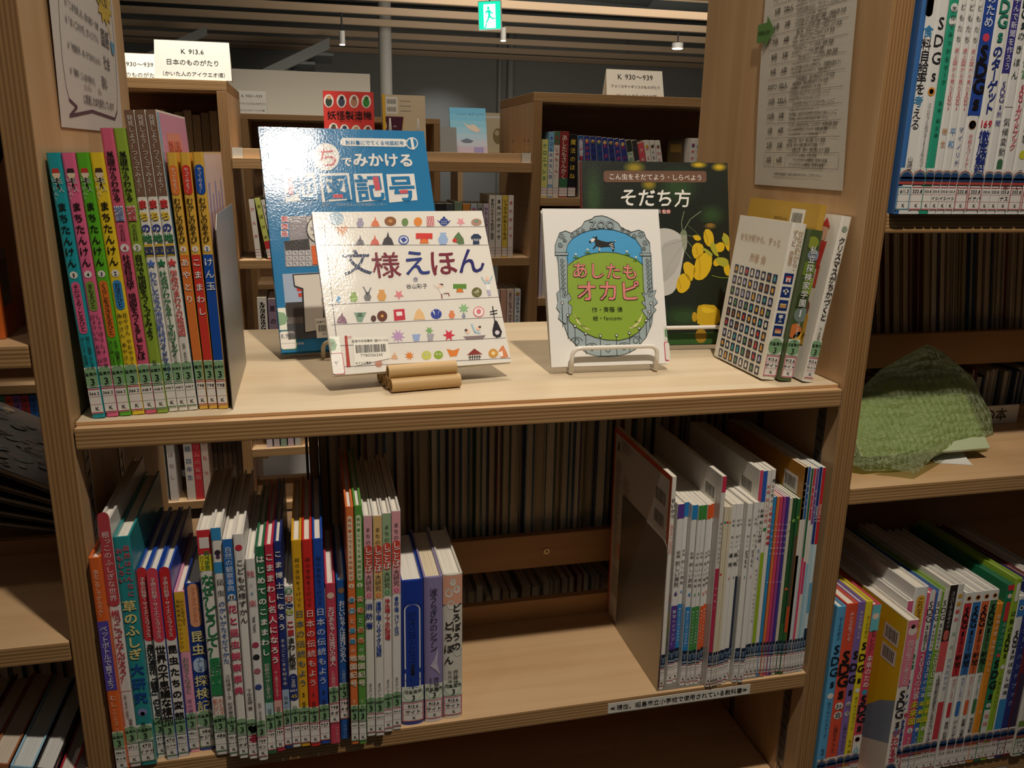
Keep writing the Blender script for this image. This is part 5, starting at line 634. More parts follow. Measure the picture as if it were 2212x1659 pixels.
def chizu(no, numc, boxc, title, notes):
    return [('t', '基礎からわかる', .075, .24, '1c1a1a', .6, .5, .03), ('r', .14, .86, .255, .305, 'e3ddd8'), ('t', '地図', .255, .307, boxc, .62, .5, .05), ('t', 'の大百科', .315, .375, '1c1a1a', .5),
            ('c', .398, 'e6e0da', .36), ('h', no, .398, numc, .6), ('t', title, .42, .42+.0235*len(title), '1c1a1a', .72, .5, .035)] + notes
def machizu(no, starc, titc, title):
    return [('b', .0, .268, '7a5c4a'), ('t', '発見しよう！つくってみよう！', .015, .26, 'd9cfc4', .5), ('t', 'ま', .275, .31, 'd23a3a', .9, .5, .06), ('t', 'ち', .312, .35, 'e3c23a', .9, .5, .06),
            ('t', 'の', .352, .385, '3a4a9a', .9, .5, .05), ('t', '地', .385, .42, '2f7a4a', .9, .5, .06), ('r', .08, .92, .422, .462, 'd9b23a'), ('t', '図', .424, .462, '3a4a7a', .8, .5, .05),
            ('t', '★', .465, .505, starc, 1.05, .5, .06), ('h', no, .487, 'f0e05a', .4), ('t', title, .51, .51+.0225*len(title), titc, .8, .5, .03), ('t', '監修：長谷川直', .76, .83, '33302e', .35)]
def asobi(c, no, tit, titl):
    return [('b', .38, .87, c), ('p', .045, .155, c, .86), ('t', 'やってみよう！', .055, .15, 'f0e6dc', .42), ('t', 'むかしのあそび', .165, .335, '2a2018', .7, .5, .02), ('c', .358, 'ece2d4', .34), ('h', no, .358, c, .5),
            ('t', tit, .385, .385+titl, 'f0ece6', .75, .5, .02)]
ROW_A = [
 (.0152, .0116, .018, .2574, '1f9aa6', m5, 'r', '366.2', 'teal picture book with a circled 5, first of the row beside the tall plywood upright'),
 (.0272, .0116, .0208, .2576, 'e0668e', m4, 'r', '366.2', 'pink picture book with a circled 4, between the teal and the bright green one'),
 (.0393, .0112, .0216, .2580, '5cae26', m3, 'r', '366.2', 'bright green picture book with a circled 3 and an orange oval on its spine'),
 (.0509, .0120, .0234, .2583, 'e6c62c', m2, 'r', '366.2', 'yellow picture book with a circled 2 and a blue oval on its spine'),
 (.0632, .0110, .0246, .2806, 'd6607c', (chizu('4', 'c23a5a', '7a8ab8', '社会科見学 地図をつくるしごとば', []), None), 'g', '448.9', 'tall rose pink book with a circled 4, next to the yellow picture book'),
 (.0745, .0106, .0250, .2808, '8faa3a', (chizu('3', '6f9a44', 'c85a5a', '自分で地図をつくってみよう', [('t', '監修 著', .8, .845, '33302e', .36)]), None), 'g', '448.9', 'tall olive green book with a circled 3, next to the tall rose pink one'),
 (.0854, .0090, .0285, .2975, 'e4e0d6', (machizu('2', '5a78c4', '4a66b8', 'わたしたちの市区町村ガイドマップ'), None), 'g', '448.9', 'brown topped white book with a blue star 2 on its spine'),
 (.0948, .0092, .0292, .2980, 'e4e0d6', (machizu('3', '2f7a4a', '2f7a4a', '社会がわかるテーマ別マップ'), None), 'g', '448.9', 'brown topped white book with a green star on its spine'),
 (.1044, .0094, .0304, .2985, 'e4e0d6', (machizu('1', 'd94a4a', 'd24a4a', '学校のまわりの絵地図'), 'pink'), 'g', '448.9', 'brown topped white book with a red star 1 and a pink cover'),
 (.1150, .0088, .0322, .2594, 'dcae44', (asobi('e07a38', '5', 'あやとり', .19), None), 'o', '798', 'yellow topped book with an orange lower spine, about string figures'),
 (.1245, .0090, .0318, .2597, 'dcae44', (asobi('d23c30', '1', 'こままわし', .24), None), 'o', '798', 'yellow topped book with a red lower spine, about spinning tops'),
 (.1343, .0098, .0302, .2603, 'dcae44', (asobi('1d4fa8', '2', 'けん玉', .14), 'pale'), 'o', '798', 'yellow topped book with a blue lower spine, last before the metal bookend'),
]
LEAN_A = (-.049,)*8 + (-.049, -.040, -.030, -.022)
for (x, th, y, H, base, (sp, art), lc, num, lab), ln in zip(ROW_A, LEAN_A):
    ar = art if callable(art) else None
    if art == 'pink':
        def ar(c, th, H, D):
            c.frame((th, 0, 0), (0,1,0), (0,0,1)); c.rect(.002, D-.002, .002, H-.002, 'c98aa8', 1)
            c.rect(.002, .012, .002, H-.002, '7ab4d2', 2)
            c.htext('町たんけん', .05, H-.035, .135, H-.035, 'e0663c', 4, .05, o='e8b4a0'); c.rect(.045, .14, H-.052, H-.02, 'd98a70', 2)
            for q in (.06, .09, .12, .145): c.ell(q, H-.075, .006, .012, 'e8b03a', 3); c.line([(q, H-.09), (q, H-.11)], .004, 'c8442c', 3)
            c.poly([(.1, H-.12), (.15, H-.075), (.175, H-.12)], 'd9b03a', 2)
    elif art == 'pale':
        def ar(c, th, H, D):
            c.frame((th, 0, 0), (0,1,0), (0,0,1)); c.rect(.002, D-.002, .002, H-.002, 'e0b8a0', 1)
            for i, q in enumerate((.02, .05, .08, .11, .14)): c.rect(q, q+.012, H-.10-.01*(i % 3), H-.03-.012*(i % 2), 'a08ab0', 2)
            c.ell(.06, H-.15, .03, .05, 'e8d2a0', 2); c.ell(.04, H*.35, .02, .03, 'c8443a', 3)
    D = .182 if H < .275 else .20
    book(th, H, D, (x, y, TT), ln, 0.0, base, sp, label=lab, group=GA, call=(lc, num), art=ar)

metal = plain('brushed_steel', 'a8a39a', .42, .85)
def bookend(loc, h, d, foot, label, yaw=0.0, cham=.02, side=-1, lean=0):
    root = empty('bookend', loc, (0, lean, yaw), label, 'bookend')
    t = .0011; mb = MB()
    pts = [(0, 0), (d, 0), (d, h)]
    if cham > 0: pts += [(cham*1.3, h), (0, h-cham)]
    else: pts += [(.012, h), (.0035, h-.0035), (0, h-.012)]
    tri = tessellate_polygon([[Vector((p[0], p[1], 0)) for p in pts]])
    n = len(pts); vs = [(0, p[0], p[1]) for p in pts] + [(t, p[0], p[1]) for p in pts]
    fs = [tuple(i)[::-1] for i in tri] + [tuple(n+j for j in i) for i in tri] + [(i, (i+1) % n, n+(i+1) % n, n+i) for i in range(n)]
    mb.add(vs, fs, metal); mb.build('upright_plate', root, bevel=.0004)
    mb = MB(); a, b = (0, foot) if foot > 0 else (foot, 0)
    mb.box(a, b, 0, d, 0, .0006, metal); mb.build('foot_plate', root)
    return root
bookend((.1485, .027, TT+.0003), .2, .205, -.0012, 'grey metal bookend closing the row of coloured picture books', cham=.014, lean=-.02)

# ---------------------------------------------------------------- the four books shown face out, and their stands
white_wire = plain('white_coated_wire', 'e8e4dc', .3)
beige_wire = plain('cream_coated_wire', 'c8bda6', .35)
def wire_stand(bk, w, off, d, label, m=white_wire, lip=.034, back=.14, r=.0024):
    """a bent wire stand for the tilted book whose lower front corner is bk = (x, y, z, yaw, tilt)"""
    bx, by, bz, yaw, tilt = bk
    s, c, t = math.sin(tilt), math.cos(tilt), math.tan(tilt)
    h = bz - TT
    y0 = -r - .0012
    y1 = d*c + (r - h + d*s)*t + (r+.0012)/c
    root = empty('book_stand', (bx + off*math.cos(yaw), by + off*math.sin(yaw), TT), (0, 0, yaw), label, 'book stand', 'wire book stands')
    fr = [(0, y0, r), (0, y0-.002, lip), (w, y0-.002, lip), (w, y0, r)]
    mb = MB(); tube(mb, rounded(fr, .012), r*1.2, m); mb.build('front_bar', root, smooth=True)
    for x in (0, w):
        mb = MB(); tube(mb, rounded([(x, y0, r+.0002), (x, y1, r+.0002), (x, y1+back*s, back*c+r)], .004), r, m); mb.build('leg', root, smooth=True)
    mb = MB(); tube(mb, [(0, y1+back*s, back*c+r), (w, y1+back*s, back*c+r)], r, m); mb.build('back_bar', root, smooth=True)
    return root
R = math.radians
# blue map-symbol book
display_book('picture_book', .2319, .3164, .012, (.1942, .2380, .1590), R(8.1), R(26.2), '1d76ac', ART['blue'],
             'large blue book about map symbols standing tilted behind the white patterned book', mat=film, spine_col='1d76ac',
             stick=lambda c, w, h, d: (c.rect(.0, .016, .030, .060, 'dfe3d6', 3), c.poly([(0, .036), (.008, .038), (.0115, .045), (.008, .053), (0, .055)], '6f9a6c', 4),
                                       c.pill(.0, .020, .003, .029, '2f7a44', 3, .003), c.pill(-.0005, .0188, .0042, .0278, 'e6e2dc', 4, .003), c.htext('8.9', .0, .022, .010, .022, '33302e', 5), c.rect(.0, .018, .0185, .0188, '2f7a44', 5), c.rect(.0, .018, .0115, .0118, '2f7a44', 5)))
# white pattern book
display_book('picture_book', .2143, .2061, .008, (.2557, .0725, .1690), R(8.12), R(32.9), 'e6e2da', ART['pattern'],
             'white patterned picture book with rows of tiny drawings resting on cardboard tubes', mat=film,
             stick=lambda c, w, h, d: (c.rect(0, .011, .026, .046, 'dfe3d6', 6), c.poly([(0, .029), (.005, .030), (.0075, .036), (.005, .043), (0, .044)], '6f9a6c', 7), c.g('示', .0025, .037, .005, '22301f', 8),
                                       c.pill(0, .0125, .0, .026, 'b3283c', 6, .002), c.pill(-.001, .0115, .001, .025, 'e6e2dc', 7, .002), c.g('ヤ', .004, .014, .005, '33302e', 8)))
# okapi book
display_book('picture_book', .1554, .2022, .010, (.5214, .1110, .1578), R(-1.55), R(20.6), 'efeeea', ART['okapi'],
             'white picture book with a grey arch, green hill and striped animal on a wire stand', spine_side=1,
             stick=lambda c, w, h, d: (c.rect(w-.004, w, .030, .048, 'dfe3d6', 3), c.poly([(w, .033), (w-.003, .035), (w-.003, .043), (w, .046)], '6f9a6c', 4), c.pill(w-.005, w+.001, .003, .028, 'cf4a66', 3, .002), c.pill(w-.004, w+.002, .0042, .0268, 'e6e2dc', 4, .002)))
# insect book
display_book('picture_book', .2157, .259, .010, (.6027, .2210, .1562), R(-3.6), R(15.1), '121c12', ART['insect'],
             'dark green insect book with a white butterfly on yellow flowers on its cover', spine_col='8a2c34')
wire_stand((.5214, .1110, .1578, R(-1.55), R(20.6)), .112, .0245, .010, 'white wire stand with its bar across the foot of the arch picture book', lip=.034)
wire_stand((.6027, .2210, .1562, R(-3.6), R(15.1)), .115, .0840, .010, 'white wire stand holding up the dark green insect book', lip=.034)
wire_stand((.1942, .2380, .1590, R(8.1), R(26.2)), .12, .052, .012, 'cream wire stand under the large blue map symbol book', beige_wire, lip=.022)
card = plain('kraft_cardboard', 'c2a06c', .55)
st = empty('tube_stand', (.318, .0640, TT), (0, 0, R(8)), 'stand of brown cardboard tubes propping up the white patterned book', 'book stand')
def ctube(x, y, z, ln, r=.0080):
    mb = MB(); n = 28
    vs = []; fs = []
    for xx, rr in ((0, r), (ln, r), (ln, r*.78), (0, r*.78)):
        vs += [(xx, rr*math.cos(2*math.pi*k/n), rr*math.sin(2*math.pi*k/n)) for k in range(n)]
    for q in range(4):
        w = (q+1) % 4
        for k in range(n): fs.append((q*n+k, w*n+k, w*n+(k+1) % n, q*n+(k+1) % n))
    mb.add(vs, [f[::-1] for f in fs], card); o = mb.build('tube', st, loc=(x, y, z))
    for p in o.data.polygons: p.use_smooth = True
    bm = o.modifiers.new('edge', 'EDGE_SPLIT'); bm.split_angle = R(40)
for k in range(4): ctube(-.0012*k, .0161*k, .0080, .082)
ctube(-.0015, .0080, .0220, .081)

# ---------------------------------------------------------------- the leaning books at the right of the display shelf
GR = 'books leaning on the tall upright at the end of the display shelf'
def town(c, th, H, D):
    c.frame((0, D, 0), (0,-1,0), (0,0,1))
    c.htext('せなか町から、ずっと', .012, H-.026, D-.016, H-.026, 'b08a62', 3); c.htext('斉藤 倫', .045, H-.05, .085, H-.05, 'c09a7c', 3)
    rs = random.Random(4)
    pal = ['e3dccb', 'c8443a', '4a9aa0', 'd9a23c', 'b9b4c8', '8f5a34', 'e8e0d0', '5f8a5a']
    for r in range(9):
        for k in range(8):
            x = .012 + k*.0138; z = H*.66 - r*.0138*H/.19*1.03
            c.rect(x, x+.0098, z-.0095, z+.0015, '1c2a4c', 2)
            q = rs.choice(pal); w = rs.random()
            if w < .4: c.ell(x+.005, z-.004, .0028, .0035, q, 3, 8)
            elif w < .7: c.poly([(x+.002, z-.0075), (x+.008, z-.0075), (x+.0065, z), (x+.0035, z)], q, 3)
            else: c.poly([(x+.0025, z-.007), (x+.0075, z-.007), (x+.0075, z-.003), (x+.005, z+.0005), (x+.0025, z-.003)], q, 3)
sp_town = [('t', 'せなか町から、', .04, .30, 'b08a62', .36, .68), ('t', 'ずっと', .04, .14, 'b08a62', .36, .3), ('t', '斉藤倫', .17, .26, 'b08a62', .34, .3)]
for i, (t, kind) in enumerate(((.31, 'h'), (.395, 'b'), (.48, 'p'), (.565, 'g'), (.645, 'c'), (.725, 'm'))):
    sp_town.append(('r', .12, .78, t, t+.066, '1c3474'))
    q = {'h': [('r', .28, .62, t+.03, t+.055, 'e8d8d0', 3), ('r', .25, .65, t+.018, t+.03, 'c8443a', 3), ('r', .4, .5, t+.038, t+.055, 'c8443a', 4)], 'b': [('r', .25, .65, t+.02, t+.035, 'dfe0e2', 3), ('r', .4, .52, t+.012, t+.05, 'dfe0e2', 3)],
         'p': [('r', .22, .68, t+.022, t+.034, 'd9b478', 3), ('r', .22, .68, t+.036, t+.05, 'c89a5c', 3)], 'g': [('r', .32, .6, t+.01, t+.03, 'dcdcda', 3), ('r', .44, .48, t+.03, t+.052, 'dcdcda', 3), ('r', .34, .58, t+.05, t+.056, 'dcdcda', 3)],
         'c': [('r', .24, .68, t+.02, t+.05, 'e3b07c', 3), ('r', .24, .68, t+.02, t+.028, 'd9584a', 4)], 'm': [('c', t+.033, 'c9ced2', .2, .46)]}[kind]
    sp_town += q
book(.0190, .1912, .128, (.7699, .038, TT), .110, 0, 'e8e3d6', sp_town, label='white book with a grid of small dark blue pictures on its cover, leaning', group=GR, call=('p', '913.6', 'サイト'), art=town, pages='d9cdb0')
def jungle(c, th, H, D):
    for t, u, a, b, q in ((.08, .3, .5, .04, '8f9a3c'), (.16, .6, .5, .035, '8a94a8'), (.25, .35, .6, .05, '6f8a2c'), (.36, .7, .5, .06, '8aa23c'), (.46, .3, .6, .05, '3c4a24'), (.55, .6, .6, .05, '7a8a84'), (.66, .35, .55, .05, 'd97a3c'), (.72, .75, .45, .06, 'e3b03c'), (.82, .3, .5, .05, 'c8662c'), (.9, .6, .6, .05, '8a5a3c')):
        c.ell(th*u, H*(1-t), th*a, H*b, q, 1, 14, (.0003, th-.0003))
book(.0165, .1841, .128, (.7896, .0290, TT), .113, 0, '4a5a34', [('t', '私立探検家学園', .10, .50, 'eef0ea', .5, .5, .02, '3c4434'), ('h', '1', .54, 'f0f0ee', .8), ('t', 'はじまりの島で', .60, .76, 'f0ece0', .32, .55)],
     label='book with a green jungle spine and white lettering, leaning beside the picture grid book', group=GR, call=('p', '913.6', 'サイト'), art=jungle)
def gold(c, th, H, D):
    c.frame((0, D, 0), (0,-1,0), (0,0,1)); c.rect(D-.062, D-.03, H-.055, H-.008, 'e0dccf', 2)
    x = D-.057
    rs = random.Random(2)
    while x < D-.036: w = rs.choice([.0006, .001]); c.rect(x, x+w, H-.034, H-.013, '1d1a18', 3); x += w + rs.choice([.0006, .001])
    c.htext('9784062209717', D-.058, H-.038, D-.034, H-.038, '1d1a18', 3)
    for q in range(4): c.htext('ISBN978-4-06', D-.1, H-.022-q*.008, D-.068, H-.022-q*.008, '3a2c14', 3)
book(.0085, .213, .17, (.8068, .046, TT), .116, 0, 'b8923a', [('t', 'えのすばらしき', .16, .62, '2a2014', .62)], label='tall gold backed book with a white barcode, behind the jungle spine book', group=GR, sticker=None, art=gold)
def xmas(c, th, H, D):
    c.frame((0, D, 0), (0,-1,0), (0,0,1))
    c.ell(D-.028, H-.022, .007, .01, 'e3b89a', 3); c.poly([(D-.036, H-.014), (D-.028, H-.004), (D-.018, H-.016)], 'c8443a', 4)
    c.poly([(D-.045, H-.034), (D-.018, H-.032), (D-.022, H-.065), (D-.04, H-.065)], 'c8443a', 3)
    for q in (.038, .026): c.rect(D-q, D-q+.006, H-.088, H-.062, 'c8523f', 3)
    c.ell(D-.028, H-.115, .006, .009, '8f5a44', 3); c.poly([(D-.038, H-.12), (D-.02, H-.122), (D-.018, H-.16), (D-.04, H-.16)], 'd9a83c', 3); c.poly([(D-.052, H-.13), (D-.035, H-.125), (D-.036, H-.15)], '8a9aa8', 4)
    c.ell(D-.065, H-.135, .01, .016, 'd9762e', 3); c.ell(D-.06, H-.175, .008, .02, 'c8663f', 3)
    c.line([(D-.05, .05), (D-.03, .03), (D-.05, .02)], .004, '2a2622', 3); c.line([(D-.02, .055), (D-.035, .035)], .004, '2a2622', 3)
book(.0130, .2018, .175, (.8162, .0205, TT), .138, 0, 'e6e1d6', [('c', .075, '8f9a88', .28, .5), ('t', 'クリスマスがちかづくと', .12, .62, '26221f', .6, .5, .025), ('t', '作 斉藤倫', .66, .74, '55504a', .34)],
     label='white book with a figure in red on its cover, last against the tall upright', group=GR, call=('p', '913.6', 'サイト'), art=xmas)

# ---------------------------------------------------------------- notices taped to the uprights
def sheet(name, pts_fn, w, h, base, label, cat, draw, curl=.006):
    """a paper hanging on an upright, slightly bowed"""
    mb = MB(); n = 10; vs = []; fs = []
    pm = ink(base, .6, 0.0)
    for i in range(n+1):
        for j in range(3):
            vs.append(pts_fn(w*j/2, h*i/n, 0))
    for i in range(n):
        for j in range(2):
            a = i*3+j; fs.append((a, a+1, a+4, a+3))
    mb.add(vs, fs, pm)
    mb.pt = lambda x, y, l=1: Vector(pts_fn(x, y, l))
    draw(mb)
    return tag(mb.build(name), label, cat)
def notice_pts(x, y, l):
    # x runs from the front edge to the back, y from the bottom up; left upright inner face
    bow = .0012 + .003*math.sin(math.pi*min(1, y/.4))
    return (bow + l*.0002, .088 + x + .01*(.4-y)*0, .4305 + y)
def notice(mb):
    k = '3a2a44'; Tm = '4a444c'
    mb.line([(.036, .26), (.0332, .121), (.028, .0948), (.0259, .0645), (.0304, .0407), (.0384, .0278)], .0012, k, 2)
    mb.line([(.0384, .0278), (.0668, .022), (.0347, .0119), (.1328, .0206), (.2518, .0162), (.268, .026)], .0034, k, 2)
    mb.line([(.268, .026), (.2765, .0438), (.285, .0899), (.284, .161), (.282, .26)], .0012, k, 2)
    for st, x0, x1, y, yr in (('☆「こまを楽しむ」昔の遊び・文様', .054, .2, .1245, .1180), ('☆「まいごのかぎ」さいとうりん', .050, .195, .1075, .1035), ('国語', .209, .252, .1095, .108), ('☆「地図記号、めいろでまちたんけん', .050, .196, .0825, .0782), ('社会', .212, .246, .0815, .0798),
            ('☆「植物・こん虫の育ち方」', .050, .165, .0580, .0535), ('理科', .192, .222, .0575, .0545)):
        mb.htext(st, x0, y, x1, yr, Tm, 3, .02)
    mb.htext('かんれん', .105, .0455, .14, .0455, '8a6a74', 3); mb.htext('ほん', .17, .0445, .19, .0445, '8a6a74', 3)
    mb.htext('に関連した本を展示しています', .097, .0325, .25, .0305, Tm, 3, .02)
    pts = []
    for i in range(22): r = 1.0 if i % 2 else .7; pts.append((.242+.042*r*math.cos(i*math.pi/11), .150+.026*r*math.sin(i*math.pi/11)))
    mb.poly(pts, 'c9a81e', 4); mb.htext('みてね！', .214, .152, .268, .151, '2a2014', 5, .03)
    mb.line([(.256, .125), (.264, .114)], .003, 'd9b23c', 4); mb.poly([(.258, .110), (.282, .108), (.276, .094), (.264, .095)], '5a9ac0', 4)
sheet('notice', notice_pts, .297, .30, 'c9c2bd', 'white paper notice with a speech bubble taped to the upright above the teal book', 'notice', notice)
def cal_pts(x, y, l):
    # right upright inner face: x runs from the back edge forward
    bow = .001 + .0025*math.sin(math.pi*min(1, y/.297))
    return (PITCH-UP - bow - l*.0002, .2585 - x + .06*y, .3775 + y)
def calendar(mb):
    k = '5a544e'; W_, H_ = .2, .36
    x0, x1 = .024, .198
    rows = ('4がつ 1ねん', '5月 2ねん', '6月 3年', '7月 4年', '8月 5年', '9月 6年', '10がつ 1ねん', '11月 2ねん', '12月 3年', '1月 4年', '2月 5年', '3月 6年')
    notes = ('「あさがおのたね」せいかつ', '「めがねを借りる人」「スイミー」レオの本 こくご', '「こまを楽しむ」昔の遊び 国語 ・地図記号 社会', '夏の本　水はどこから ごみのしょり 社会', '「白いぼうし」「一つの花」戦争 国語', '「みんなが使いやすいデザイン」「新聞を読もう」', '日本国憲法、国の政治のしくみ 社会', 'ふたを見つけよう「くじらぐも」こくご', '「お手紙」おもちゃの作り方をせつめい こくご', '「くらしの安全を守る」ことわざ・故事成語 国語', '伝統工芸　百人一首に親しもう 国語', '「アンパンマンの勇気」世界の音楽')
    top = .2540; dz = .0191
    for i in range(13): mb.rect(x0, x1, .0248+dz*i-.0002, .0248+dz*i+.0002, k, 2)
    for x in (x0, .05, .079, x1): mb.rect(x-.0002, x+.0002, .0248, top, k, 2)
    for i, (r, nt) in enumerate(zip(rows, notes)):
        y = top - dz*(i+.5); a, b = r.split()
        mb.htext(a, x0+.001, y, .049, y, '3a3632', 3, .02, size=.0095); mb.htext(b, .051, y, .078, y, '3a3632', 3, .02, size=.0095)
        for j in (0, 1, 2): mb.htext(nt[j % 2:], .081, y+.0058-.0058*j, .192 - .02*((i+j) % 3), y+.0058-.0058*j, '4a4640', 3, .02, size=.0052)
    mb.htext('※実際の授業進度とは異なる場合があります。ご了承ください。', .05, .016, .168, .016, k, 3, .01)
sheet('schedule', cal_pts, .210, .297, 'cbc5b8', 'white paper schedule with a ruled table taped to the upright above the gold book', 'poster', calendar)
mb = MB(); mb.frame((PITCH-UP-.0052, .2815, .556), (0,-1,0), (0,0,1))
mb.poly([(0, .012), (.024, .012), (.024, .0035), (.046, .024), (.024, .045), (.024, .036), (0, .036)], '5f8a4c', 1)
mb.htext('今月はこれ！', .003, .024, .038, .024, '22301c', 3, .03)
tag(mb.build('arrow_sticker'), 'green paper arrow pointing to a month on the ruled paper schedule', 'sticker')
# ---------------------------------------------------------------- the lower shelf: library books
GB = 'library books at the spinning top end of the lower shelf'
def logo(t, ch, c): return ('h', ch, t, c, .6)
# x, thickness, front y, height, cover colour, spine marks, label colour, number, kana, soft, label, label height
def wa(c, no, tc, sub): return [('t', '和の文化をうけつぐ', .075, .31, '2a2420', .42), ('t', '日本の伝統もよう', .315, .70, tc, .74, .5, .01), ('h', no, .735, '26201c', .62), ('t', sub, .77, .875, '26201c', .36)]
def shigoto(c, cc, sub, sc, no, y1): return [('b', 0, .36, c), ('t', 'まちの', .045, .125, '33302e', .5), ('p', .125, .245, 'd24a3c', .9), ('t', 'しごとば', .13, .24, 'f0e8e4', .7, .5, .03), ('t', '大研究', .25, .325, '33302e', .58),
        ('c', .345, cc, .3), ('h', no, .345, 'f0e8e4', .36), ('t', sub, .372, y1, sc, .74, .5, .04), ('t', 'まちのしごとば取材', .745, .87, '33302e', .38)]
def map2(c, c2, tt, no, a, b): return [('p', .035, .295, c2, .62), ('t', '教科書にでてくる地図記号', .04, .29, c, .4, .5, .02), ('c', .315, c2, .36), ('h', no, .315, c, .5),
        ('c', .372, 'e3e0d8', .42), ('c', .418, 'e3e0d8', .42), ('t', tt[0], .35, .395, a, .72, .5, .03), ('t', tt[1], .396, .44, a, .72, .5, .03), ('t', 'と', .445, .475, 'e3e0d8', .6, .5, .03),
        ('c', .50, 'e3e0d8', .42), ('c', .545, 'e3e0d8', .42), ('t', tt[2], .478, .523, b, .72, .5, .03), ('t', tt[3], .524, .568, b, .72, .5, .03), ('t', 'の', .57, .6, 'e3e0d8', .55), ('t', '地図記号', .6, .745, 'e9dcc8', .82, .5, .06), ('t', '監修 一般財団法人日本地図', .80, .9, 'dfd6c0', .34)]
def koma(c, c2, t1, t2, t3, y): return [('b', y, .9, c2), ('t', t1, .03, .03+.0485*len(t1), 'f0ede6', .88, .5, .04), ('t', t2, .06+.0485*len(t1), y-.02, 'e6dccc', .5), ('t', '日本こままわし', y+.03, .89, '33302e', .5)]
def kagaku(c, tit, art_c): return [('p', -.02, .36, c, .96), ('t', '子供の科学・サイエンスブックス', .03, .34, 'f0e4e0', .5, .5, .02), ('t', tit, .375, .80, '1d1a1a', .78, .5, .045), ('b', .805, .865, art_c)]
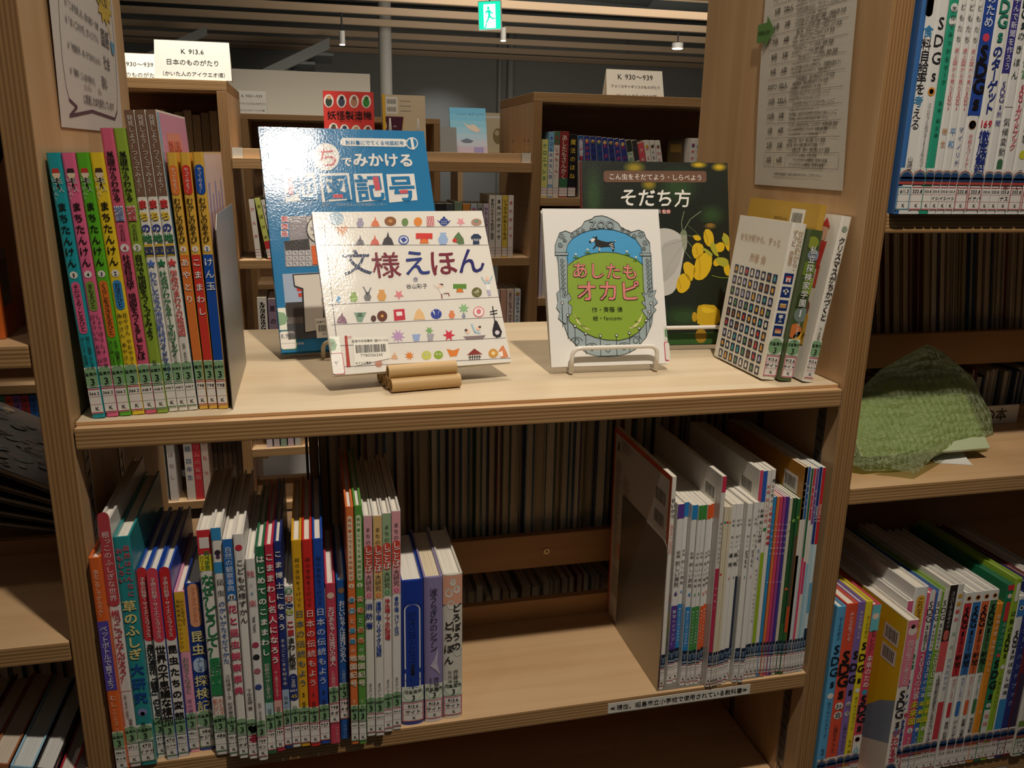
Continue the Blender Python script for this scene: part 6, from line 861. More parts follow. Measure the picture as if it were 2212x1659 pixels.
ROW_B = [
 (.0042, .0114, -.0092, .2592, 'e0692c', [('b', .28, .60, '5a4aa8'), ('t', '虫かごなしでかんたん！', .05, .26, 'f0d8c4', .42), ('t', 'ペットボトルで育てよう', .30, .59, 'ece6ee', .62, .5, .01), ('t', 'むし', .62, .68, 'f0d8c4', .5), ('t', 'アゲハチョウ カブトムシ', .69, .85, 'f0c8a8', .36)], 'g', '486.0', 'タニモ', 0, 'orange and violet spined book, first on the lower shelf beside the tall upright'),
 (.0157, .0114, -.0026, .2970, 'dcd6d2', [('p', -.03, .33, 'b8444c', .98), ('t', '根っこのふしぎな世界', .04, .31, 'f0dcd8', .56), ('t', '根っこってなんだろう？', .345, .64, 'c23444', .74, .5, .03), ('b', .675, .677, 'b8444c'), ('t', '監修 千葉大学 中野明正', .69, .79, '44403e', .3, .4), ('t', '編集協力 小泉', .79, .885, '44403e', .3, .6)], 'g', '471.1', '', 0, 'tall white book with a crimson top, second on the lower shelf'),
 (.0274, .0161, -.0026, .2770, '2a8f94', [('t', 'おもしろい', .04, .19, 'd9485a', .36, .28, .03), ('t', '自然はこんなに', .03, .25, 'd9485a', .36, .72, .03), ('t', '草のふしぎ', .26, .52, 'e6d98c', .72, .5, .04, '1c3f7a'), ('t', '大研究', .53, .72, '1f4f9a', .74, .5, .06), ('c', .755, '8a8ac0', .3), ('c', .762, 'dfd6e0', .15), ('t', '農学博士', .80, .87, '26302e', .32, .45)], 'g', '470', 'イナガ', 0, 'thick teal book about grasses with cream and blue lettering'),
 (.0437, .0102, .0066, .2320, 'e2ded8', kagaku('d2343a', '身近な草花「雑草」のヒミツ', 'c9a23c'), 'g', '470', 'ホヤ', 1, 'red topped white book about wild plants, beside the thick teal book'),
 (.0541, .0116, .0011, .2330, 'e2ded8', kagaku('d8485c', '世界の不思議な植物', '3a5a9a'), 'g', '470', 'ユアサ', 1, 'pinkish red topped white book about strange plants'),
 (.0660, .0110, .0032, .2320, 'e2ded8', kagaku('cc2a30', '昆虫たちの変態', '5a4a48'), 'g', '486.1', 'ウンノ', 1, 'deep red topped white book about insect changes'),
 (.0773, .0106, .0080, .2030, 'e8a0b8', [('b', 0, .36, 'e0b030'), ('b', .80, .84, 'd99a5c'), ('t', 'ムシとあそぼう', .04, .2, '3a3020', .34, .7), ('t', '海野和男のムシンシン②', .04, .34, '3a3020', .34, .3), ('t', 'おおきくなると', .39, .62, '4f8a6a', .62), ('t', '虫の親子', .65, .78, '6a5a8a', .42)], 'g', '486.1', 'ウンノ', 0, 'short book with a yellow top and pink lower spine'),
 (.0881, .0174, .0088, .2110, '1f3f94', [('p', .0, .25, 'e3a078', .66), ('t', 'ファーブル ブンブン', .02, .22, 'c8704c', .3), ('t', '昆虫', .265, .42, 'e8dc9a', .68, .5, .04), ('p', .43, .52, 'b9d0e8', .8), ('t', 'ふしぎ', .43, .52, '1f3f94', .3, .5), ('t', '探検記', .53, .76, 'e8dc9a', .7, .5, .03), ('t', '小野展嗣', .79, .845, '6a7ab8', .28)], 'g', '486', 'ヤジマ', 0, 'thick royal blue book about insect exploring with cream lettering'),
 (.1068, .0140, -.0024, .2775, 'e6e2dc', [('b', 0, .10, 'd2343c'), ('r', .15, .85, .03, .075, 'e6dcd8'), ('b', .105, .17, 'e3d23c'), ('t', '調べ学習', .085, .165, '2f7a3c', .34, .6, .03), ('t', 'シリーズ', .10, .165, '26221f', .3, .22), ('t', 'なぜ？どうして？', .185, .545, '2a7f4c', .84, .5, .04), ('t', '昆虫図鑑', .55, .72, '2a8f54', .8, .5, .07), ('t', '能力がいっぱい！', .735, .885, 'd9622c', .36, .3), ('t', 'おどろきの', .735, .84, 'd9622c', .36, .72)], 'g', '486', '', 0, 'tall white insect guide with green lettering and a red top'),
 (.1218, .0102, -.0085, .2815, 'e6e2dc', [('b', .0, .05, '3a90c8'), ('c', .10, '3a2f3a', .3), ('c', .118, '5a3a5a', .22), ('b', .14, .185, '3a90c8'), ('t', '昆虫', .2, .29, '26221f', .62), ('t', 'のかいかたそだてかた', .3, .575, '2a5aa8', .56, .5, .03), ('t', '三枝博幸―文 松原巌樹―絵', .62, .86, '33302e', .42)], 'g', '486.0', 'サイグ', 0, 'tall white book with a purple beetle and blue bands at its top'),
 (.1328, .0100, -.0136, .2700, 'e6e2dc', [('b', 0, .265, '2a6fbe'), ('t', '自然の観察事典', .03, .225, 'dce6f0', .62), ('c', .25, 'e6e2dc', .38), ('h', '33', .25, '26221f', .42), ('t', '花と昆虫観察事典', .275, .70, 'd6486c', .85, .5, .04)], 'g', '471.3', 'オダ', 0, 'white book with a bright blue top and pink lettering, volume 33'),
 (.1436, .0104, -.0168, .2760, 'e8e4de', [('c', .055, 'cc3444', .34), ('t', 'こども文様ずかん', .1, .38, '26221f', .64, .5, .02), ('t', '下中菜穂 著', .67, .77, '33302e', .44), ('t', '♥', .84, .88, 'c23450', .9), ('t', '♣', .88, .925, 'c23450', .9)], 'r', '727', 'シモナ', 0, 'white book with a single red dot at the top of its spine'),
 (.1544, .0094, -.0216, .2490, 'e4e2de', [('t', '独', .045, .09, 'c84a5a', .74), ('t', 'こま', .1, .18, '4a8ac0', .4), ('t', '楽', .185, .23, 'c84a5a', .74), ('x', 'THE TOPS', .25, .365, '33302e', .42), ('c', .41, 'a8405c', .38), ('c', .47, '2a2a30', .38), ('c', .54, 'b06a7c', .38), ('c', .62, '3a4a8a', .38), ('t', '監修：全日本独楽回しの会', .70, .86, '5a564f', .4)], 'r', '759', 'ゼン', 0, 'white book with four small spinning tops drawn down its spine'),
 (.1641, .0088, -.0126, .2575, '2a6f4c', koma('2a6f4c', 'a9c4cc', 'はじめてのこままわし', '初級のワザとあそび', '', .74), 'r', '759', '', 0, 'green book with bold white lettering, about first spinning tops'),
 (.1732, .0089, -.0105, .2580, 'c4304c', koma('c4304c', 'e0b0a8', 'こままわし名人になろう', '中・上級のワザとあそび', '', .74), 'r', '759', '', 0, 'crimson book with bold white lettering, between the green and navy ones'),
 (.1824, .0080, -.0078, .2595, '25357a', koma('25357a', 'a0b8d0', 'こま博士になろう', 'まるごとこまを知る本', '', .70), 'r', '759', '', 0, 'navy book with bold white lettering, about spinning tops'),
 (.1907, .0093, -.0072, .2056, 'e6e2dc', [('c', .03, '3f9a5c', .42), ('c', .075, 'd9643c', .42), ('c', .115, '25357a', .42), ('c', .155, 'a8b83c', .42), ('t', 'まるごと', .01, .175, 'f0ede6', .62, .5, .03), ('t', 'こま', .2, .3, 'd2343c', .95, .5, .05), ('t', 'まわし教室', .305, .5, '26221f', .74, .5, .04), ('p', .53, .70, '25357a', .96), ('t', 'こま技', .545, .615, 'f0ede6', .6), ('v', 'BEST', .635, 'f0ede6', .006), ('h', '45', .67, 'e3c23a', .55), ('t', '日本こま', .73, .83, '33302e', .56)], 'r', '759', '', 0, 'short white book with coloured dots and a navy 45 badge'),
 (.2003, .0106, -.0079, .2593, 'e0ac24', wa('', '2', '4a6a8a', '風景・ものの'), 'r', '727', '', 0, 'golden yellow book of traditional patterns, volume 2'),
 (.2112, .0106, -.0103, .2599, 'd6302c', wa('', '1', 'f0dcd0', '植物・動物の'), 'r', '727', '', 0, 'bright red book of traditional patterns, volume 1'),
 (.2222, .0108, -.0080, .2589, '2450b0', wa('', '3', 'dce4f0', '幾何のもよう'), 'r', '727', '', 0, 'royal blue book of traditional patterns, volume 3'),
 (.2336, .0108, -.0108, .2056, 'c8445c', [('c', .07, 'e3c4b0', .36), ('t', 'おばあちゃんは遊びの達人', .135, .50, 'f0e4e0', .66, .5, .03), ('t', '―三世代で楽しむ', .53, .70, 'ecd0cc', .44), ('t', 'つりのくに', .89, .985, 'e3a8a8', .4, .7)], 'r', '798', 'タダ', 0, 'short crimson book with a face badge and its sticker set high', .028),
 (.2454, .0106, -.0056, .2057, '2058a0', [('c', .06, '8a6a4c', .34), ('t', 'おじいちゃんは遊びの名人', .12, .50, 'dce6f0', .62, .5, .03), ('t', '三世代で楽しむ', .55, .70, 'a8c0e0', .42), ('t', 'りのくに', .90, .99, '7a9ac8', .4)], 'r', '798', 'タダ', 0, 'short blue book beside the crimson one with a face badge', .028),
 (.2570, .0084, -.0164, .2970, 'e0763c', map2('e0763c', 'ecd8bc', '自然農業', '3', '4a9ac0', '4a9ac0'), 'g', '448.9', '', 0, 'tall orange map symbol book, volume 3'),
 (.2659, .0084, -.0177, .2980, '5f9a44', map2('5f9a44', 'd9e0c0', '交通産業', '2', 'd9844c', 'd9844c'), 'g', '448.9', '', 0, 'tall green map symbol book, volume 2'),
 (.2757, .0094, -.0060, .2804, 'e4e0da', shigoto('e3a8b4', 'd9748c', '消防署', '2c3f94', '5', .5), 'r', '366.2', '', 0, 'tall white book with a pink top and short blue title'),
 (.2857, .0097, -.0074, .2802, 'e4e0da', shigoto('e0b878', 'e0843c', '清掃工場・リサイクル施設', '2c4fa8', '4', .62), 'r', '366.2', '', 0, 'tall white book with a tan top, about cleaning works'),
 (.2960, .0095, -.0026, .2800, 'e4e0da', shigoto('9ab48c', '5f9a6c', '浄水場・下水処理場', 'c8343c', '3', .56), 'r', '366.2', '', 0, 'tall white book with a sage green top and red title'),
 (.3062, .0099, -.0008, .2810, 'e4e0da', shigoto('e3a4ac', 'd9648c', '食品工場（パン・弁当）', '2c4fa8', '2', .56), 'r', '366.2', '', 0, 'tall white book with a pink top, next to the thick deep blue novel'),
]
LIFT = {20: .0, 21: .0}
for i, r in enumerate(ROW_B):
    x, th, y, H, base, sp, lc, num, kana, frontlab, lab = r[:11]
    zl = r[11] if len(r) > 11 else .0045
    ln = -.008 + .022*i/27
    pg = 'ece8de'
    cov = {3: '1f4aa8', 4: '1f4aa8', 5: '1f4aa8'}.get(i)
    D = .150 if H < .21 else (.170 if H < .24 else .188)
    def art(c, th, H, D, cov=cov):
        pass
    b = book(th, H, D, (x, y, L), ln, 0, cov or base, ([('b', 0, 1, base)] if cov else []) + sp, label=lab, group=GB, call=(lc, num, kana), pages=pg, z_label=zl)
def moon(c, th, H, D):
    c.pill(th*.1, th*.9, H*.22, H*.86, '1a2a6c', 1, th*.3); c.pill(th*.14, th*.86, H*.22, H*.845, 'e3e4ea', 2, th*.3)
    c.poly([(th*.14, H*.37), (th*.86, H*.37), (th*.86, H*.40), (th*.14, H*.40)], '2a4a9a', 3)
    c.poly([(th*.42, H*.36), (th*.58, H*.36), (th*.56, H*.425), (th*.53, H*.44), (th*.47, H*.44), (th*.44, H*.425)], '1c1c24', 4)
    for i in range(7): w = .34-.04*abs(i-2); c.line([(th*(.5-w), H*(.35-i*.014)), (th*(.5+w), H*(.352-i*.014))], .0007, '3a5aa8', 4)
    c.poly([(th*.42, H*.355), (th*.58, H*.355), (th*.53, H*.26), (th*.47, H*.26)], '24408f', 5)
GN = 'thick novels after the tall white books on the lower shelf'
book(.0262, .1910, .130, (.3178, .0061, L), .006, 0, '1d3a9a', [('t', '新月の子どもたち', .20, .60, '22408f', .42, .5, .01)], label='thick deep blue novel with a white arched panel on its spine', group=GN, call=('p', '913.6', 'サイト'), art=moon, bulge=.0022, pages='efebe4')
def swallow(c, th, H, D):
    c.poly([(th*.3, H*.4), (th*.55, H*.45), (th*.75, H*.52), (th*.68, H*.42), (th*.85, H*.33), (th*.6, H*.37)], 'c4bcd2', 4)
    c.rect(.0003, th-.0003, 0, H*.24, 'd9d2d6', 1)
book(.0216, .1926, .130, (.3453, .0062, L), .003, 0, '8f84b0', [('t', '波うちぎわのシアン', .07, .50, '2a2434', .38), ('t', '斉藤倫', .68, .79, '2a2434', .26, .64), ('t', 'まめふく・画', .68, .79, '3a3444', .16, .32)], label='thick lilac novel beside the deep blue one', group=GN, call=('p', '913.6', 'サイト'), art=swallow, bulge=.0020, pages='e6d9bc')
def robber(c, th, H, D):
    c.rect(.0003, th-.0003, H*.80, H-.001, 'e3a68c', 1)
    for u, t, r in ((.3, .88, .2), (.7, .9, .18), (.5, .95, .16), (.4, .80, .2), (.75, .78, .15)): c.ell(th*u, H*t, th*r, th*r*1.3, 'd9d6cc', 2, 12, (.0003, th-.0003))
    c.ell(th*.75, H*.47, th*.22, th*.25, 'c8c8c0', 2)
book(.0232, .1931, .130, (.3680, .0078, L), .000, 0, 'd6d2c6', [('t', 'どろぼうの', .19, .52, '26221e', .40, .68, .03), ('t', 'どろぼん', .30, .62, '26221e', .42, .28, .03), ('t', '斉藤倫', .65, .76, '33302a', .24, .64), ('t', '牡丹靖佳', .65, .78, '33302a', .18, .34)], label='thick pale novel with brush lettering, last before the empty shelf space', group=GN, call=('p', '913.6', 'サイト'), art=robber, bulge=.0020, pages='efebe0')

# ---------------------------------------------------------------- the lower shelf: school textbooks
GC = 'school textbooks beside the metal bookend'
def san(no, c, tit, lower): return [('b', 0, .075, c), ('t', '新編', .245, .285, '44403e', .5), ('t', '新しい算数', .30, .445, '3a3634', .66), ('h', no, .48, c, 1.0), ('b', .55, .905, c), ('t', lower, .57, .78, 'e3e6ea', .48)]
def dou(no, c, kanji, line=None): return [('t', '新編', .075, .12, '3a3634', .42), ('t', '新しい', .16, .235, '3a3634', .42), ('t', kanji, .245, .345, '26221f', .64, .5, .03), ('h', no, .395, c, .62)] + ([('b', .40, .9, line, 1)] if line else [])
def sho(c, no): return [('t', '小学生の書写', .13, .32, 'e6d8e8', .6), ('h', no, .46, 'f0e8f0', .8)]
ROW_C = [
 (.0064, .0058, .2931, 'e8e4da', [('t', 'せいかつ', .09, .185, '26221f', .8, .5, .03), ('t', 'なかよし ひろがれ', .21, .345, 'd2442c', .8)], 'back', 'white living textbook with an orange bordered back cover, against the bookend'),
 (.0074, .0300, .2518, 'e2ded6', [('t', 'こくご 二下', .09, .30, '3a3634', .66), ('t', '赤とんぼ', .34, .45, '55504a', .5), ('b', .52, .56, 'd24a3a'), ('b', .56, .62, '7ab4d8'), ('b', .62, .70, 'd8b04a'), ('b', .70, .90, '5f8f3a'), ('c', .76, 'd8e0a0', .2), ('c', .84, 'd2443a', .3)], None, 'white topped reading textbook with a green picture low on its spine'),
 (.0098, .0143, .2530, 'e6e4e0', san('6', '5f3f94', '', '数学へジャンプ！'), None, 'purple mathematics textbook marked 6'),
 (.0066, .0164, .2540, 'e6e4e0', san('4', '2a86c8', '', '考えたことがつながるね！'), None, 'blue mathematics textbook beside the purple one'),
 (.0080, .0081, .2531, 'e6e4e0', san('4', '2a86c8', '', '考えたことがつながるね！'), None, 'blue mathematics textbook next to the green ones'),
 (.0058, .0066, .2526, 'e6e4e0', san('3', '3f8f3f', '', '考えたことがつながるね！'), None, 'green mathematics textbook next to the blue ones'),
 (.0062, .0078, .2523, 'e6e4e0', san('3', '3f8f3f', '', '考えたことがつながるね！'), None, 'green mathematics textbook next to the orange ones'),
 (.0058, .0072, .2524, 'e6e4e0', san('2', 'e2602c', '', '考えるっておもしろい！'), None, 'orange mathematics textbook next to the green ones'),
 (.0056, .0116, .2517, 'e6e4e0', san('2', 'e2602c', '', '考えるっておもしろい！'), None, 'orange mathematics textbook next to the taller crimson one'),
 (.0062, -.0024, .2924, 'dcd6d0', [('b', 0, .07, 'c83454'), ('b', .42, .92, 'b83454'), ('t', 'あたらしい さんすう', .2, .4, '44403e', .6), ('t', 'すたあと', .5, .62, 'e6c8d0', .5)], 'bar', 'taller crimson edged textbook in a clear cover, standing out forward'),
 (.0034, -.0030, .2524, 'dfd4ba', [('c', .08, '2a9aa8', .42), ('c', .36, 'd2443a', .45)], None, 'thin cream workbook with a teal dot'),
 (.0034, -.0019, .2516, 'dfd4ba', [('c', .08, 'd2443a', .42)], None, 'thin cream workbook with a red dot'),
 (.0036, -.0017, .2511, 'dfd4ba', [('c', .08, 'e0843c', .42)], None, 'thin cream workbook with an orange dot'),
 (.0078, .0000, .2537, 'e6e4de', dou('6', 'd2445c', '道徳'), None, 'white moral education textbook with a red 6'),
 (.0076, .0022, .2524, 'e6e4de', dou('5', '3a4a9a', '道徳'), None, 'white moral education textbook with a blue 5'),
 (.0060, .0080, .2499, 'e6e4de', dou('4', 'e0a04a', 'どうとく', '28344a'), None, 'white moral education textbook with an orange 4 and dark lower spine'),
 (.0080, -.0004, .2530, 'e6e4de', dou('3', '2f8f7a', 'どうとく'), None, 'white moral education textbook with a green 3'),
 (.0072, -.0020, .2546, 'e6e4de', dou('2', 'd2445c', 'どうとく'), None, 'white moral education textbook with a red 2'),
 (.0052, .0045, .2938, 'e6e4de', [('b', 0, .14, 'd8506c'), ('t', '新編 新しい保健', .17, .36, '26221f', .7), ('h', '3・4', .4, 'd8506c', .5)], 'bar', 'tall white health textbook with a pink top'),
 (.0066, .0056, .2921, 'e6e4de', [('b', 0, .14, '2f5fb8'), ('t', '新編 新しい保健', .17, .33, '26221f', .66, .5, .02), ('t', '5・6', .36, .41, '3a6ac0', .6), ('t', '私がつくる みんなでつくる', .45, .72, '6a6660', .5)], None, 'tall white health textbook with a blue top'),
 (.0058, .0058, .2922, 'e6e4de', [('t', '新編 新しい家庭', .06, .24, 'd2503c', .8), ('c', .27, '3f8f4c', .45), ('b', .38, .92, '9ab82c')], None, 'tall white home making textbook with a lime green lower spine'),
 (.0058, .0058, .2928, 'e8e4dc', [('t', '楽しく学ぶ', .035, .15, '26221f', .7, .5, .02), ('t', '小学生の地図帳', .16, .35, 'd2343c', .9, .5, .04)], None, 'tall white atlas with red lettering'),
 (.0042, .0058, .2562, '2f8fc8', sho('', '6'), None, 'thin blue handwriting textbook marked 6'),
 (.0042, .0049, .2562, 'e07a44', sho('', '2'), None, 'thin orange handwriting textbook marked 2'),
 (.0042, .0050, .2558, 'd84a6c', sho('', '3'), None, 'thin pink handwriting textbook marked 3'),
 (.0042, .0042, .2559, 'a04a90', sho('', '4'), None, 'thin magenta handwriting textbook marked 4'),
 (.0042, .0042, .2555, '4a3a94', sho('', '5'), None, 'thin violet handwriting textbook marked 5'),
 (.0048, .0042, .2532, 'd6d0b8', [('t', 'りか', .1, .2, '5a7a4a', .6)], None, 'cream science textbook beside the handwriting ones'),
 (.0052, .0040, .2530, '2c5a34', [('c', .12, '7ab04a', .5), ('c', .5, 'd2643a', .45), ('b', .7, .9, '3a6a3a')], None, 'dark green science textbook with an orange picture'),
 (.0050, .0029, .2520, '2f6a3c', [('c', .1, '6aa84a', .5), ('b', .2, .6, '5a4a3c'), ('b', .6, .75, 'c8502c')], None, 'dark green science textbook with a brown band'),
 (.0046, .0030, .2940, 'e0dcd4', [('b', 0, .24, 'e2742c'), ('t', 'マイノート', .06, .2, 'f0e0d0', .6), ('b', .41, .92, '2a5f9a')], 'bar2', 'tall art textbook with an orange top'),
 (.0040, .0034, .2942, 'e0dcd4', [('b', 0, .24, '2f5fa8'), ('t', '図画工作', .07, .2, 'd6e0ec', .6), ('b', .42, .9, 'cfd8dc')], None, 'tall art textbook with a blue top'),
 (.0036, .0029, .2922, 'e0dcd4', [('b', 0, .42, '2c6a44'), ('b', .42, .92, 'd8406a')], None, 'tall art textbook with a green top'),
 (.0040, .0034, .2916, 'e0dcd4', [('b', 0, .24, 'c83a50'), ('t', '図画工作', .07, .2, 'f0dcdc', .6), ('b', .44, .6, 'c83a6a'), ('b', .6, .9, 'd8d6d0')], None, 'tall art textbook with a crimson top'),
 (.0040, .0038, .2911, 'e0dcd4', [('b', 0, .26, '7a4a94'), ('t', '図画工作', .09, .22, 'e6d6ec', .6), ('b', .45, .92, '9ac4d8')], None, 'tall art textbook with a purple top'),
 (.0046, .0042, .2924, 'b8d4e0', [('b', 0, .36, '25357a'), ('x', 'CROWN Jr. 6', .09, .34, 'e6e2e8', .8)], None, 'tall navy topped English textbook marked 6'),
 (.0052, .0046, .2912, 'c8dce2', [('b', 0, .36, 'cc2a34'), ('x', 'CROWN Jr. 5', .08, .34, 'f0e6e4', .8), ('b', .55, .7, '6aa8c8'), ('b', .78, .86, '22304a')], None, 'tall red topped English textbook marked 5, last against the upright'),
]
def barcode_side(white=True):
    def art(c, th, H, D):
        c.frame((0, D, 0), (0,-1,0), (0,0,1))
        for zz in (H-.036, H-.062):
            c.rect(D-.044, D-.012, zz-.005, zz+.019, 'e6e2d8', 2)
            x = D-.041; rs = random.Random(int(zz*1e4))
            while x < D-.016: w = rs.choice([.0008, .0012]); c.rect(x, x+w, zz, zz+.015, '26221f', 3); x += w + rs.choice([.0007, .0011])
    return art
def seikatsu(c, th, H, D):
    c.frame((0, D, 0), (0,-1,0), (0,0,1))
    c.rect(0, D, 0, H, 'd9582c', 1); c.rect(.006, D-.006, 0, H-.007, 'dcd2c6', 2)
    rs = random.Random(5)
    c.line([(.014, H-.03), (.022, H-.018)], .003, '33302e', 3); c.line([(.014, H-.018), (.022, H-.03)], .003, '33302e', 3)
    for col, (x0, x1, zt, n) in enumerate(((.012, .034, H-.045, 48), (.04, .07, H-.06, 26), (.09, .12, H-.16, 14), (.03, .075, H-.012, 5), (.012, .05, .085, 15))):
        for i in range(n): c.rect(x0, x0+(x1-x0)*rs.uniform(.55, 1), zt-i*.0032, zt-i*.0032+.0013, '9a8c80', 3)
    for zz in (H-.045, H-.075):
        x = D-.045
        while x < D-.015: w = rs.choice([.0012, .002]); c.rect(x, x+w, zz, zz+.017, '4a4038', 3); x += w + rs.choice([.001, .0015])
    c.ell(D-.02, H-.15, .006, .006, 'a8502c', 3); c.ell(.035, .115, .007, .013, 'd89a7c', 3); c.ell(.055, .105, .007, .012, '3a302c', 3)
xs = .6482
total = sum(r[0]+.0005 for r in ROW_C)
k_c = (.8555 - xs) / total
for i, (th, y, H, base, sp, side, lab) in enumerate(ROW_C):
    th *= k_c
    art = seikatsu if side == 'back' else (barcode_side() if side and side.startswith('bar') else None)
    cover_c = {'bar2': 'b8822c'}.get(side)
    D = min(.21 if H > .28 else .18, ST - y - .002)
    b = book(th, H, D, (xs, y, L+.0009), -.009, 0, cover_c or base, ([('b', 0, 1, base)] if cover_c else []) + sp, soft=True, label=lab, group=GC, call=('r', '375.9'), sticker='navy', art=art, z_label=.004)
    xs += th + .0005*k_c
bookend((.6447, .0035, L+.0003), .207, .155, .152, 'grey metal bookend holding the school textbooks upright', cham=-1)
mb = MB(); mb.box(0, .1985, -.0006, 0, 0, .0145, 'dcd8cf'); mb.frame((0, -.0006, 0), (1,0,0), (0,0,1))
mb.htext('≪現在、昭島市立小学校で使用されている教科書≫', .003, .0073, .1955, .0073, '26221f', 2, .025)
tag(mb.build('shelf_label', loc=(.5772, -.0002, L-.0195)), 'white paper strip with black writing along the front edge of the lower shelf', 'label')

# ---------------------------------------------------------------- books on the far side, seen from their page edges
STUFF = MB()        # the smallest, half hidden books beyond the three hundred that show best
def stuff_add(mb, M):
    b = len(STUFF.v); STUFF.v += [tuple(M @ Vector(v)) for v in mb.v]
    ids = [STUFF.slot(m) for m in mb.slots]
    STUFF.f += [tuple(b+j for j in f) for f in mb.f]; STUFF.mi += [ids[i] for i in mb.mi]
def back_book(x, th, H, z, yb, D, cov, pg, lean, label, group, stuff=False):
    """stands with its spine away from us"""
    t = .0016 if th > .006 else .0006
    loc = (x+th, yb+D, z + .0004 + max(0, math.sin(math.atan(-lean))*th)); rot = (0, math.atan(-lean), math.pi)
    c = MB(); u_shell(c, th, D, H, t, cov)
    p = MB(); p.box(t+.0001, th-t-.0001, t+.0003, D-.003, .002, H-.003, paper(pg))
    if stuff:
        from mathutils import Euler
        M = Matrix.Translation(loc) @ Euler(rot).to_matrix().to_4x4()
        stuff_add(c, M); stuff_add(p, M); return
    root = empty('book', loc, rot, label, 'book', group)
    c.build('cover', root); p.build('pages', root)
    return root
CN = {'7a6a58': 'drab brown', '4a3a34': 'dark brown', '8f8a80': 'grey', 'b8b0a0': 'pale', '3a4a6a': 'navy', '7a2c2c': 'dark red', '2f5f7a': 'blue', '8a7a3c': 'mustard', '5a4a6a': 'plum', '44604a': 'dull green'}
PG = ['e0d4bc', 'd0c0a4', 'e6dcc6', 'c4b498', 'dacbb0']
def back_row(x0, x1, z, hmin, hmax, tmin, tmax, yb, D, lean, seed, where, group, cols=None, stuff=False):
    rs = random.Random(seed); x = x0; i = 0
    while True:
        th = rs.uniform(tmin, tmax)
        if x + th > x1: break
        c = rs.choice(cols or list(CN)); H = rs.uniform(hmin, hmax)
        back_book(x, th, H, z, yb + rs.uniform(0, .012), D, c, rs.choice(PG), lean, f'{CN[c]} book, page edges outward, {ordn(i)} {where}', group, stuff)
        x += th + .0006; i += 1
back_row(.222, .858, -.158, .235, .262, .0075, .0175, .252, .185, .0, 11, 'in the shadowed row behind the lower shelf', 'books in the shadowed row behind the lower shelf')
mb = MB(); mb.box(0, .0012, 0, .17, 0, .21, metal); 
tag(mb.build('bookend', loc=(.2170, .255, -.1576)), 'grey metal bookend ending the shadowed row behind the lower shelf', 'bookend')
back_row(.34, .560, -.405, .165, .185, .011, .0185, .255, .120, .0, 5, 'in the novel row under the screwed board', 'novels on the low shelf under the screwed board', ['b8b0a0', '8f8a80', '4a3a34', '7a6a58'])
back_row(.562, .856, -.405, .178, .190, .006, .013, .252, .13, .0, 6, 'of the thin ones under the screwed board', 'thin books in the low row under the screwed board', ['b8b0a0', '8f8a80', '7a2c2c', '3a4a6a', '8a7a3c'])
a, b = bay(-1)
back_row(a+.55, b-.002, -.4465, .24, .30, .012, .022, .252, .17, 0, 41, '', '', ['4a3a34', '3a4a6a', '7a6a58', '2f5f7a'], stuff=True)
a, b = bay(1)
back_row(a+.045, a+.70, .128, .205, .222, .007, .016, .252, .185, -.16, 21, 'in the dark row over the bubble wrap', 'books in the dark row behind the bubble wrap', ['7a6a58', '8f8a80', 'b8b0a0', '8a7a3c', '2f5f7a', '7a2c2c', '3a4a6a', '5a4a6a'])
back_row(a+.02, a+.70, -.062, .135, .15, .008, .016, .252, .13, -.0, 22, 'in the low dark row below the bubble wrap board', 'books in the low dark row past the bubble wrap', ['7a2c2c', '2f5f7a', '3a4a6a', 'b8b0a0', '8f8a80'], stuff=True)

